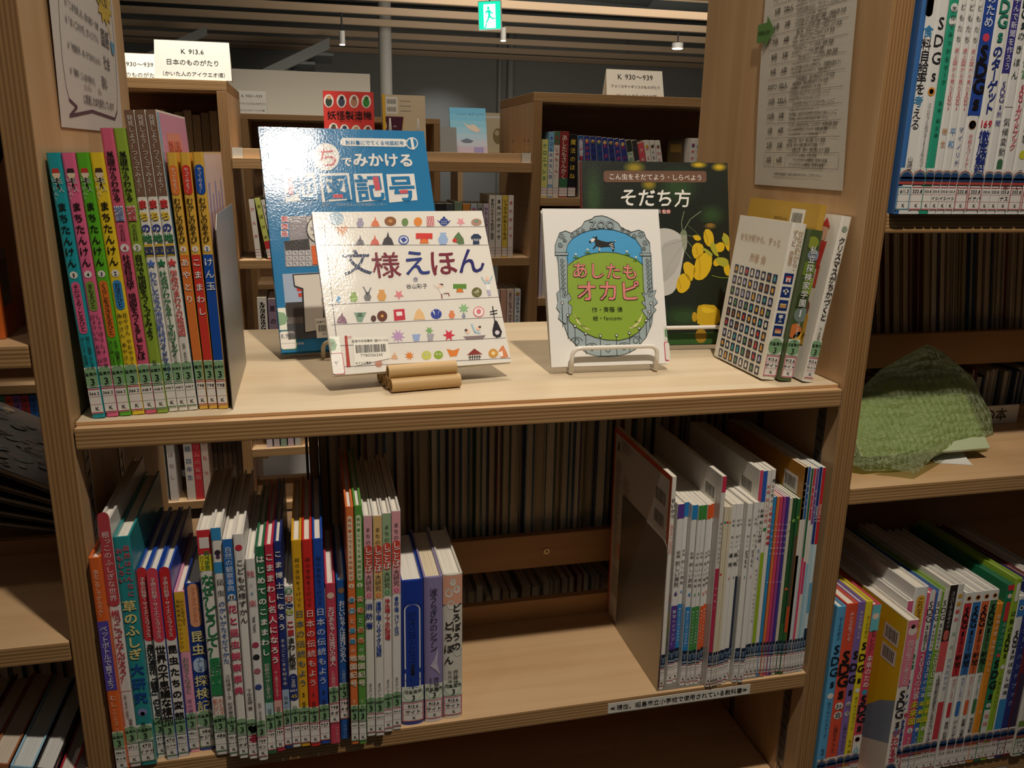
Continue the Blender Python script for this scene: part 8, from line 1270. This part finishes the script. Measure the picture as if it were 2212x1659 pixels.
# row on the second shelf of the middle bay
GF = 'books on the second shelf across the aisle'
for x, th, H, col, tx, tc, ln, bd, lab in (
 (.0770, .0145, .170, 'dcd4c8', 'けんか', 'c8444a', -.065, (), 'white book with a red title, first on the second shelf across the aisle'),
 (.1075, .0145, .175, 'c8cc6a', 'おばけの', '2a2a1c', -.16, (('b', .7, 1, 'c8343c'),), 'slanting green and red book on the second shelf across the aisle'),
 (.1240, .0145, .17, 'dcd4c8', 'ひみつの学校', '6a3a3a', -.165, (), 'slanting white book with a brown title on the second shelf across the aisle'),
 (.1405, .0145, .17, 'd2c4b8', 'きょうりゅう', '8a4a44', -.17, (), 'slanting pale pink book on the second shelf across the aisle'),
 (.4700, .0230, .185, '3a3834', '', 'c8c0b0', 0, (), 'dark grey book beside the blue map book cover, second shelf across the aisle'),
 (.4950, .0230, .160, '2c2422', 'ナニ', 'c8b8a0', 0, (), 'black brown book on the second shelf across the aisle'),
 (.5190, .0230, .160, '6a4a34', 'イメ', 'd8c8b0', 0, (), 'brown book on the second shelf across the aisle'),
 (.5430, .0240, .160, '54606a', '王国', 'd0d0cc', 0, (), 'slate grey book on the second shelf across the aisle'),
 (.5680, .0250, .160, '26262a', '水', 'd8d8d8', 0, (), 'black book with a large white character on the second shelf across the aisle'),
 (.5940, .0230, .160, '4a4c50', 'マレー', 'c8c8c4', 0, (), 'dark grey book with pale lettering on the second shelf across the aisle'),
 (.6180, .0230, .165, '7a8a72', 'ネコ', '26221f', 0, (), 'grey green book on the second shelf across the aisle'),
 (.6420, .0220, .160, 'c8823c', 'オトの', '1c1a18', 0, (('b', .6, .8, '3a6a3c'),), 'orange book with black lettering on the second shelf across the aisle'),
 (.6650, .0180, .160, 'a8b4c4', '飛ぶ！遠くを', 'c84464', 0, (), 'pale blue book with pink lettering on the second shelf across the aisle'),
 (.6840, .0160, .160, '9a9a94', 'ホーン・ロボット', '26242a', 0, (('b', .65, .8, 'c8b06a'),), 'grey book about a robot on the second shelf across the aisle'),
 (.7010, .0160, .160, 'c8b4c4', 'わたしの空と五・七', '5a3a5a', 0, (), 'lilac book on the second shelf across the aisle'),
 (.7180, .0180, .186, 'd9d0c4', 'まぬけのオイラ枕おこ道中', '26221f', 0, (), 'white book with long black brush writing on the second shelf across the aisle'),
 (.7370, .0180, .186, 'dcd4c8', 'まぬけのオイラ', '26221f', 0, (), 'white book with short black brush writing on the second shelf across the aisle'),
 (.7560, .0160, .186, 'd8b84a', 'いっさつのおくりもの', '26221f', 0, (), 'yellow book with black lettering on the second shelf across the aisle'),
 (.7730, .0160, .186, 'e0d6cc', 'またおいで', 'd2485c', 0, (), 'white book with a pink title, last on the second shelf across the aisle')):
    far_book(XB + (x-.0)*1.068 - .034, th*1.02, H, S2, col=col, text=tx, tc=tc, lean=ln, bands=bd, lab=lab, group=GF)
GF3 = 'books on the third shelf across the aisle'
for x, th, H, col, tx, tc, bd, lab in (
 (.072, .026, .175, 'd6cec2', 'ひかりのなかへ', 'd8d0c4', (('r', .25, .75, .08, .75, '1c1a1c'),), 'white book with a black title panel on the third shelf across the aisle'),
 (.100, .024, .170, '8a7484', '夏の花', '3a2c3a', (), 'mauve book on the third shelf across the aisle'),
 (.126, .018, .170, '7a8a6a', 'まつり', 'd9e0e6', (('b', 0, .32, '2a5a9a'),), 'green book with a blue top on the third shelf across the aisle'),
 (.146, .021, .170, 'dcd4ca', 'パンプキン・ロー', 'c8583c', (), 'white book with orange lettering on the third shelf across the aisle'),
 (.690, .018, .165, '9a94a8', 'しのび', '5a3a4a', (), 'grey mauve book on the third shelf across the aisle'),
 (.710, .018, .165, 'b8a890', 'くつの', '7a4a3a', (), 'tan book on the third shelf across the aisle'),
 (.730, .022, .185, 'd6d2c8', 'なおとくん はるかちゃん', '3a6a8a', (), 'white book with blue lettering on the third shelf across the aisle'),
 (.754, .018, .185, 'c89a84', '', '26221f', (), 'pinkish tan book on the third shelf across the aisle'),
 (.773, .022, .185, 'd0b8ac', 'まりこちゃん やすきくん', '7a5a5c', (), 'pale pink book with mauve lettering on the third shelf across the aisle'),
 (.797, .018, .185, 'd6d8d6', 'おばあちゃんの大き', '2a5a8a', (('c', .08, 'd8a03c', .4),), 'white book with an orange dot and blue writing, last on the third shelf')):
    far_book(XB + (x-.0)*1.068 - .034, th*1.02, H, S3, col=col, text=tx, tc=tc, bands=bd, lab=lab, group=GF3)
# right bay of the far bookcase
GFR = 'books under the top board across the aisle'
SR = .2885
xr = XB + PITCH
nv = [('b', 0, .42, '2c3a80'), ('c', .08, 'd8b46a', .3)]
def nb(c): return ('b', .44, .86, c)
rows = [(.004, .0195, .170, 'd0cc7a', 'ケロニャンヌ', '4a8a6a', 0, (), 'yellow green book, first under the top board across the aisle'),
 (.025, .0160, .192, '7aa8c8', 'ネコとおはなし空', '2a5aa0', 0, (('b', .3, .8, 'd8d4cc'),), 'light blue topped book under the top board across the aisle'),
 (.042, .0175, .194, 'd9d2c8', 'なんじゃも～ん！', 'c8343c', 0, (('b', 0, .2, '4a6a4c'),), 'white book with a green top and red lettering under the top board'),
 (.061, .0270, .194, '8a2c30', 'あしたもさんかく', 'e0d0b8', 0, (('b', .7, .9, '3a6a4c'),), 'wide dark red book under the top board across the aisle'),
 (.090, .0240, .186, '1c1a20', '魔法のほね', 'd8b83c', 0, (), 'black book with gold lettering under the top board across the aisle')]
for i, (t_, tcol) in enumerate((('ペンギン事件やっかい', 'c8343c'), ('おかゆう探偵団', 'd24a5c'), ('すいかお化け', '26221f'), ('おいしいの家', '2f7a5a'), ('たまゆう', 'd24a6c'), ('やかんやかん', '26221f'), ('おかゆうの音', 'd24a6c'), ('わんこの', 'c8343c'))):
    rows.append((.1285+.0224*i, .0185, .184-.001*i, 'dcd6cc', t_, tcol, -.07-.02*i, tuple(nv) if i else (('b', 0, .4, '2c5a8a'), ('p', .06, .34, 'c8d4dc', .6)), f'slanting white book with a navy top, {ordn(i)} of its series across the aisle'))
rows += [(.3080, .0170, .176, 'b8c8b0', '豆しの手ゆか', '2f5a4c', -.22, (('b', 0, .2, '33302e'),), 'slanting pale green book with a dark top under the top board'),
 (.3275, .0160, .176, 'd0c8bc', 'もちゆの', '3a4a8a', -.22, (('b', 0, .35, '3a3430'), ('b', .6, .8, 'd89a6a')), 'slanting book with a dark brown top under the top board'),
 (.3455, .0190, .168, 'd2545c', 'ドキドキ', 'f0dcd0', -.22, (), 'slanting pink red book under the top board across the aisle'),
 (.3665, .0165, .176, 'e0dad0', 'ぼくと恋', 'd2444c', -.22, (('c', .1, 'd8b03c', .3),), 'slanting white book with a yellow face dot under the top board'),
 (.3850, .0165, .176, 'e0dad0', 'ぼくとときどき', '26221f', -.22, (('c', .1, '8a5a3c', .3),), 'slanting white book with a brown face dot under the top board'),
 (.4035, .0165, .176, 'e0dad0', 'はれときどき', 'd2343c', -.22, (('c', .1, '3a7a5a', .3),), 'slanting white book with a green face dot under the top board'),
 (.487, .0170, .184, 'e0dad0', 'ゆめからゆめ', 'd2444c', 0, (('c', .12, '3a5a8a', .34),), 'upright white book with a blue face dot under the top board'),
 (.505, .0150, .184, 'e0dad0', 'はれときどき', '2f8a8a', 0, (('c', .14, '3a8aa8', .34),), 'upright white book with a teal face dot under the top board'),
 (.521, .0160, .184, 'e0dad0', 'はれときどき', 'c84464', 0, (('c', .14, '5a4a3a', .34),), 'upright white book with a dark face dot under the top board'),
 (.538, .0170, .180, 'd9d0c4', 'まんだくんと', '33302e', 0, (('b', .08, .16, '4a8ab0'),), 'upright white book with a small blue picture under the top board'),
 (.556, .0160, .170, 'b8a8c8', 'フランソ像', 'd2445c', 0, (), 'lilac book with a pink title under the top board across the aisle'),
 (.573, .0150, .140, '9ac4cc', 'うみのおふ', '2a5a6a', 0, (), 'short turquoise book under the top board across the aisle'),
 (.589, .0190, .155, '3a7ab8', '宝の国', 'e0e6ec', 0, (), 'blue book with white lettering under the top board across the aisle'),
 (.609, .0180, .155, 'd0d2c8', 'いくらの', '33302e', 0, (('c', .12, '4a8a6a', .4),), 'white book with a green dot, last under the top board across the aisle')]
for x, th, H, col, tx, tc, ln, bd, lab in rows:
    far_book(xr + x, th, H, SR, y=YB+.010, col=col, text=tx, tc=tc, lean=ln, bands=bd, lab=lab, group=GFR)
# dark book shown face out between them
mb = MB(); mb.box(0, .052, 0, .012, 0, .185, '4a3a1c'); mb.frame((0, 0, 0), (1,0,0), (0,0,1)); mb.ell(.026, .06, .014, .04, '5a2418', 2); mb.rect(.008, .045, .14, .165, '7a5c24', 2)
tag(mb.build('book', loc=(xr+.4295, YB+.03, SR+.0022), rot=(R(-8), 0, 0)), 'dark brown book shown face out between slanting and upright books under the top board', 'book')
rs = random.Random(12)
for i in range(16):
    th = .0085; c = ['d2c8d8', 'd8d4cc', 'b8b0c8', 'a8a4b8', 'd8c8b0', 'c8a8b8', '6a5a8a', 'd8d0c4'][i % 8]
    far_book(xr+.006+i*.0115, .0098, .262, -.02, y=YB+.012, D=.13, col=c, text='', stuff=True, ltag=None, bands=(('b', .03, .12, ['6a8ab0', 'b0707c', '7a9a6a'][i % 3]),))
far_book(xr+.004, .026, .235, -.35, col='2c3a8a', text='こだまの森 ４５', tc='a8b8d8', lab='navy book on the low shelf across the aisle, beside the arch picture book', group=None, t0=.1, t1=.6)
# left bay of the far bookcase, its dim rear row
xl = XB - PITCH
for i in range(9):
    th = .021
    far_book(xl+.640+i*.0232, th, .205+.006*(i % 3), .30, y=YB+.12, D=.10, col=['8a7a64', '7a6a54', '94846c'][i % 3], stuff=True, ltag=None)
# lower left: books facing the aisle, seen past the end of the shadowed row
GLO = 'low books across the aisle seen between the shelves'
for i, (x, th, H, col, tx, tc) in enumerate(((.595, .022, .215, 'c8c4b8', 'ねずみ', '4a8ab0'), (.624, .022, .215, 'd8cfc8', 'おはなし', 'a88a8a'), (.672, .024, .215, 'd8ccc0', '童話 四年生', '3a5a8a'), (.697, .022, .215, 'c8343c', 'グリムの童話', 'e08a84'), (.721, .02, .215, 'd0b8a8', 'ふたつ', 'b83a34'))):
    far_book(xl + x + .02, th, H, -.62, y=YB+.012, D=.10, col=col, text=tx, tc=tc, lab=['pale book with blue lettering, first of the low books across the aisle', 'white book with faint lettering, second of the low books across the aisle', 'white book with blue lettering, third of the low books across the aisle', 'red book among the low books across the aisle', 'tan book with red marks, last of the low books across the aisle'][i], group=GLO, ltag=None)
for i in range(12):
    th = .0125
    far_book(xl + .675 + i*.0145, th, .212, -.62, y=YB+.120, D=.10, col=['5a4634', '4c3a2c', '66503c'][i % 3], stuff=True, ltag=None)
for i, c in enumerate(('c8bcc0', 'b8aaa8', '8aa08a', 'c0a8b4', 'b8b4ac')):
    far_book(XB+.045+i*.021, .017, .2, -.466, y=YB+.012, D=.14, col=c, stuff=True, ltag=None)
# small bright paperbacks far off to the side
GFL = 'small bright paperbacks across the aisle'
zc = -.3805
fb('shelf', *fbay(-1), YB+.002, YB+.2, zc-.02, zc, 'Z', 'X')
for i, c in enumerate(('c88a78', '4a9a84', 'd9542c', '8a5aa0', 'b83a3c', '2a62b0', '2a7a74')):
    far_book(-.66 + i*.0205, .0190, .112, zc, y=YB+.01, D=.1, col=c, text='おはなし', tc='33302e', t1=.6, lab=f'small {["salmon","sea green","orange","violet","red","blue","teal"][i]} paperback across the aisle past the first tall upright', group=GFL)

# face-out books and wire stands on the far display ledge
red = display_book('picture_book', .144, .19, .012, (.2905, YB+.075, LED+.0018), 0, R(6), 'd8403a', ART['red'], 'red picture book with eight small creatures on the ledge across the aisle')
def facebook(w, h, d, loc, yaw, tilt, base, draw, label):
    mb = MB(); mb.box(0, w, 0, d, 0, h, base); mb.frame((0, 0, 0), (1,0,0), (0,0,1)); draw(mb, w, h)
    return tag(mb.build('picture_book', loc=loc, rot=(-tilt, 0, yaw), bevel=.0008), label, 'book')
def backcov(c, w, h):
    c.rect(0, .008, 0, h, 'd8a82c', 2); c.rect(.010, .045, h-.055, h-.006, 'd9d4c8', 2)
    for zz in (h-.026, h-.048):
        x = .014
        while x < .04: c.rect(x, x+.0014, zz, zz+.013, '26221f', 3); x += .003
    c.poly([(.008, 0), (.008, h-.062), (.062, h-.062), (.045, 0)], '4a1f34', 2); c.poly([(.008, 0), (.008, h-.075), (.011, h-.09), (.008, h-.1)], 'd8c8a8', 3); c.line([(.062, h-.062), (.045, 0)], .002, 'c89a3c', 3); c.ell(.035, h-.09, .006, .003, '8a6a70', 3)
    for q in range(3): c.rect(.052, .085, h-.018-q*.014, h-.0165-q*.014, '8a8478', 2)
facebook(.128, .185, .02, (.461, YB+.085, LED+.0024), R(4), R(5), 'c8b698', backcov, 'tan picture book seen from the back between two white wire props')
for x in (.478, .560):
    mb = MB(); tube(mb, rounded([(-.008, 0, .002), (.0, .02, .12), (.008, 0, .002)], .004), .0024, white_wire, 8)
    tube(mb, [(.0, .004, .0026), (.0, .05, .0026)], .0024, white_wire, 8)
    tag(mb.build('wire_prop', loc=(x, YB+.046, LED+.0008), smooth=True), 'white wire prop ' + ('at the barcode end' if x < .5 else 'at the plain end') + ' of the tan picture book', 'book stand', 'wire props on the ledge')
def sky(c, w, h):
    for i, col in enumerate(('4aa8d0', '62b4d6', '7abfda', '92c6dc', 'aac8da', 'c0c4d2', 'c8b4c4', 'c8a8b4')): c.rect(0, w, h*(1-(i+1)/8), h*(1-i/8), col, 1)
    c.htext('イースト・オブ・ムーン', .02, h-.022, w-.006, h-.02, '3a4a5a', 3); c.poly([(.04, h*.72), (.055, h*.66), (.075, h*.68), (.095, h*.56), (.08, h*.52), (.055, h*.6)], 'dcc8b4', 3)
    c.poly([(.03, h*.36), (.05, h*.41), (.07, h*.36), (.06, h*.32), (.04, h*.32)], '5a6a80', 3); c.rect(.07, .10, .005, .04, '9a90c0', 3); c.rect(.02, .05, .005, .015, '6a5a50', 3)
facebook(.112, .165, .012, (.665, YB+.09, LED+.0055), R(-2), R(22), '4aa8d0', sky, 'sky blue picture book tilted on the ledge across the aisle')
mb = MB(); mb.box(0, .05, .0, .004, 0, .09, plain('grey_acrylic', '9a9c98', .3)); mb.box(0, .05, .0, .05, 0, .003, plain('grey_acrylic', '9a9c98', .3))
tag(mb.build('display_easel', loc=(.628, YB+.07, LED+.0095), rot=(R(-10), 0, 0)), 'small grey display easel beside the sky blue picture book', 'easel')

# folded card signs
def tent(loc, w, h, lines, label, yaw=0., base='e9e5da', d=.05):
    root = empty('card_sign', loc, (0, 0, yaw), label, 'sign', 'folded card signs on the bookcases')
    cm = ink(base, .5, .1)
    for sgn, nm in ((1, 'front_flap'), (-1, 'back_flap')):
        mb = MB(); y0 = 0 if sgn > 0 else d
        vs = [(0, y0, 0), (w, y0, 0), (w*.985, d/2, h), (w*.015, d/2, h)]
        vs += [(x, y+.0006*sgn, z) for x, y, z in vs]
        mb.add(vs, [(0,1,2,3), (7,6,5,4), (0,4,5,1), (1,5,6,2), (2,6,7,3), (3,7,4,0)] if sgn > 0 else [(3,2,1,0), (4,5,6,7), (1,5,4,0), (2,6,5,1), (3,7,6,2), (0,4,7,3)], cm)
        if sgn > 0:
            a = math.atan2(d/2, h); mb.frame((0, 0, 0), (1,0,0), (0, math.sin(a), math.cos(a)))
            for st, x0, x1, y, sz in lines: mb.htext(st, w*x0, h*y, w*x1, h*y, '26241f', 2, .02, size=sz)
        mb.build(nm, root)
    return root
jun = '（かいた人のアイウエオ順）'
tent((-.148, YB+.008, .5920), .196, .100, (('K 913.6', .2, .8, .74, .018), ('日本のものがたり', .15, .85, .45, .020), (jun, .05, .97, .14, .0135)), 'brightly lit folded card for Japanese stories on top of the dim cabinet')
tent((-.345, YB+.24, .5920), .19, .085, (('K 930～939', .2, .98, .66, .018), ('アメリカのものがたり', .05, .98, .3, .016)), 'folded card half hidden behind the brightly lit one')
tent((1.180, YB+.17, .5920), .198, .092, (('K 930～939', .2, .82, .78, .024), ('アメリカやイギリスのものがたり', .08, .94, .44, .0155), (jun, .12, .92, .12, .0135)), 'folded card for American and British stories on the end cabinet top')

# ---------------------------------------------------------------- the third bookcase and the hall behind
YC = 2.9
third = empty('bookcase', (0, YC, FLOOR), label='low plywood bookcase in the third row, behind the red picture book', cat='bookcase')
def tb(name, x0, x1, y0, y1, z0, z1, thin, grain, **k): return board(name, third, x0, x1, y0-YC, y1-YC, z0-FLOOR, z1-FLOOR, thin, grain, **k)
tb('top_board', -1.6, .805, YC, YC+.4, .535, .557, 'Z', 'X')
for x in (-.85, -.02, .778): tb('upright', x, x+.0265, YC, YC+.4, FLOOR, .5345, 'X', 'Z')
for z in (.20, -.15, -.5): tb('shelf', -.82, .776, YC+.002, YC+.25, z-.022, z, 'Z', 'X')
tb('back_panel', -1.6, .776, YC+.26, YC+.27, -.9, .534, 'Y', 'X', edge=False, tone=('8a6a4c', '7a5c40'))
for i in range(18):
    c = ['d8d0c4', '3a5a8a', 'c8b84a', 'b8403c', 'd0c8bc', '4a6a5a'][i % 6]
    far_book(.05+i*.026, .020, .17+.01*(i % 3), .20, y=YC+.02, D=.12, col=c, stuff=True, ltag=None)
for i in range(22):
    c = ['d8d0c4', 'e0c83c', 'd8d8d2', '8a4a44', 'c0d0d8', '6a8ab0', 'e0dcd0'][i % 7]
    far_book(.56+i*.0245, .0185, .10+.018*((i*5) % 3), .06, y=2.55, D=.11, col=c, stuff=True, ltag=None)
table = empty('low_bookcase', (.3, 2.5, FLOOR), label='low plywood case carrying the row of small books behind the second shelf', cat='bookcase')
board('top_board', table, .0, .95, .0, .28, .985, 1.009, 'Z', 'X')
for x in (.0, .925): board('upright', table, x, x+.025, .0, .28, 0, .985, 'X', 'Z')
tent((-.03, YC+.012, .5575), .115, .092, (('K 930～939', .1, .9, .78, .016), ('アメリカのものがたり', .04, .96, .44, .013), (jun, .02, .98, .14, .0085)), 'folded card on the third row bookcase behind the red picture book')
facebook(.16, .17, .014, (.965, 2.905, .42), 0, R(5), 'd0c2a2', lambda c, w, h: (c.ell(w*.62, h*.42, .022, .034, '8a7a50', 2), c.ell(w*.6, h*.5, .01, .012, 'c8b08a', 3), c.rect(0, w, h-.022, h-.014, 'e8e6e0', 2)), 'cream book with an oval picture beside the sky blue picture book')
sh4 = MB(); sh4.box(.86, 1.4, 2.86, 3.1, .395, .418, wood('X'))
o = tag(sh4.build('wall_shelf', bevel=.001), 'small plywood ledge holding the cream book with an oval picture', 'shelf')
lg = MB(); 
for x in (.88, 1.36): lg.box(x, x+.022, 2.88, 3.08, FLOOR, .395, wood('Z'))
lg.build('side_panel', o)

def struct(o, k='structure'): o['kind'] = k; return o
carpet = plain('grey_carpet', '8f8a84', .95); wallp = plain('grey_wall', '8c8a84', .8); dark_ceil = plain('dark_ceiling', '4a4c4c', .9); white_p = plain('pale_plaster', '9c9384', .8)
mb = MB(); mb.box(-6, 9, -4, 12.2, FLOOR-.05, FLOOR, carpet); struct(mb.build('floor'))
mb = MB(); mb.box(-7, 11, 11.6, 11.8, FLOOR, 3.6, wallp); struct(mb.build('wall_back'))
mb = MB(); mb.box(-7.2, -7, -4, 11.8, FLOOR, 3.6, wallp); struct(mb.build('wall_left'))
mb = MB(); mb.box(11, 11.2, -4, 11.8, FLOOR, 3.6, wallp); struct(mb.build('wall_right'))
mb = MB(); mb.box(-7.2, 11.2, 2.2, 11.8, 3.0, 3.1, dark_ceil); struct(mb.build('ceiling'))
mb = MB(); mb.box(-4.5, .735, 6.0, 6.35, FLOOR, .99, white_p); struct(mb.build('wall_partition'))
# column and pipes on the back wall
mb = MB(); n = 28; 
tube(mb, [(1.125, 9, FLOOR), (1.125, 9, 3.0)], .072, plain('column_paint', 'b9b3a8', .6), n); struct(mb.build('column', smooth=True))
for k, (x, r) in enumerate(((2.98, .03), (3.14, .05), (4.9, .012))):
    mb = MB(); tube(mb, [(x, 11.55, FLOOR), (x, 11.55, 3.0)], r, plain('wall_pipe', 'a3a29a', .6), 12); struct(mb.build(f'trim_{k+1}', smooth=True))
# ceiling louvre bars
bar_m = plain('louvre_bar', 'b59a7c', .6)
for i, (y, z) in enumerate(((5.9, 1.77), (6.5, 1.77), (7.35, 1.76), (8.1, 1.755), (8.85, 1.75), (9.8, 1.745), (10.7, 1.745), (11.45, 1.745))):
    mb = MB(); mb.box(-6.5, 10.5, y-.03, y+.03, z-.034, z+.034, bar_m); struct(mb.build(f'ceiling_beam.{i:03d}' if i else 'ceiling_beam', bevel=.004))
tm = plain('truss_steel', '26282a', .6); dm = plain('duct_grey', '6c706e', .5)
rs = random.Random(8)
for i in range(9):
    y = 6.1 + i*.62
    mb = MB(); x = -4.5 + (i % 2)*.5
    tube(mb, [(-6, y, 2.35), (10, y, 2.35)], .035, tm, 8)
    while x < 10:
        tube(mb, [(x, y, 2.35), (x+.55, y, 2.85)], .022, tm, 6, caps=False); tube(mb, [(x+.55, y, 2.85), (x+1.1, y, 2.35)], .022, tm, 6, caps=False); x += 1.1
    o = struct(mb.build(f'roof_truss.{i:03d}' if i else 'roof_truss'))
for i, (x0, y0, x1, y1, z, r) in enumerate(((-5, 7.0, 4, 8.6, 2.15, .12), (-3, 9.4, 9, 8.8, 2.2, .14), (1.5, 6.4, 9, 10.4, 2.12, .09), (-2, 10.6, 9, 10.2, 2.1, .1))):
    mb = MB(); tube(mb, [(x0, y0, z), (x1, y1, z)], r, dm, 16); struct(mb.build(f'ceiling_duct.{i:03d}' if i else 'ceiling_duct', smooth=True))
# spotlights hanging from the bars
lens = plain('lamp_glow', 'fff2dc', .4, emit=14)
def spotlight(x, y, z, label, r=.028, h=.13):
    root = empty('spotlight', (x, y, z), (0, 0, 0), label, 'lamp', 'ceiling spotlights')
    mb = MB(); tube(mb, [(0, 0, .006), (0, 0, h)], r, plain('spot_white', 'd9d4cc', .4), 20); o = mb.build('housing', root, smooth=True); o.modifiers.new('e', 'EDGE_SPLIT')
    mb = MB(); tube(mb, [(0, 0, 0), (0, 0, .0055)], r*.9, lens, 20); mb.build('lens', root)
    mb = MB(); tube(mb, [(0, 0, h), (0, 0, 1.75-z)], .008, tm, 8); mb.build('stem', root)
spotlight(.627, 8.1, 1.425, 'white tube spotlight hanging beside the pale column')
spotlight(2.249, 8.1, 1.535, 'white tube spotlight hanging under the green exit sign')
spotlight(4.171, 8.1, 1.545, 'spotlight whose lit face shows beside the tall upright', r=.06, h=.06)
# exit sign
sg = empty('exit_sign', (1.77, 6.5, 1.53), (R(2), R(-2), R(-24)), 'green and white illuminated exit sign hanging from the ceiling', 'sign')
mb = MB(); mb.box(-.098, .098, 0, .03, -.112, .112, plain('sign_case', 'd6d6d0', .4)); mb.build('housing', sg, bevel=.004)
gm = plain('sign_green', '12c8a0', .4, emit=1.5); wm = plain('sign_white', 'e8fff6', .4, emit=2.2)
mb = MB(); mb.frame((0, -.001, 0), (1,0,0), (0,0,1)); mb.rect(-.092, .092, -.106, .106, gm, 2)
mb.rect(-.05, .05, -.098, .085, wm, 6)
P = lambda *p: mb.poly([(a*.001, b*.001) for a, b in p], gm, 10)
mb.ell(-.010, .056, .011, .012, gm, 10)
P((-18, 42), (4, 44), (14, 26), (30, 18), (30, 10), (12, 14), (8, 20), (8, -4), (28, -22), (48, -20), (48, -29), (24, -33), (0, -16), (-10, -38), (-28, -62), (-38, -58), (-20, -30), (-12, 0), (-14, 20), (-24, 24), (-26, 8), (-34, 10), (-32, 32))
P((-50, -98), (-38, -98), (-22, -70), (-32, -66))
mb.build('face', sg)
mb = MB(); tube(mb, [(0, .015, .112), (0, .015, .5)], .007, tm, 8); mb.build('hanger', sg)
# staircase rising behind the partition
st = empty('staircase', (0, 9.6, FLOOR), label='grey steel staircase rising behind the pale partition wall', cat='staircase')
sm = plain('stair_grey', '8e908c', .6); s2 = plain('stair_soffit', 'a2a29c', .7)
mb = MB(); 
def slab(a, b, t, y0, y1, m, nm):
    mb = MB(); vs = []
    for y in (y0, y1):
        for p, dz in ((a, 0), (b, 0), (b, t), (a, t)): vs.append((p[0], y, p[1]+dz-FLOOR))
    mb.add(vs, [(0,1,2,3), (7,6,5,4), (0,4,5,1), (1,5,6,2), (2,6,7,3), (3,7,4,0)], m); return mb.build(nm, st)
slab((-1.5, .55), (.55, 1.55), .12, 0, .06, s2, 'stringer'); slab((-1.5, .55), (.55, 1.55), .12, 1.0, 1.06, sm, 'stringer')
slab((-2.2, .9), (-.75, 1.60), .09, -.3, -.24, s2, 'side_panel')
for i in range(9):
    x = -1.35 + i*.21; z = .66 + i*.1024; slab((x, z), (x+.26, z), .03, .06, 1.0, sm, 'tread')
tag(STUFF.build('distant_books'), 'small half hidden books in the dim rows across the aisle and behind the shelves', 'books', kind='stuff')

bpy.data.objects.remove(_to); bpy.data.curves.remove(_tc)
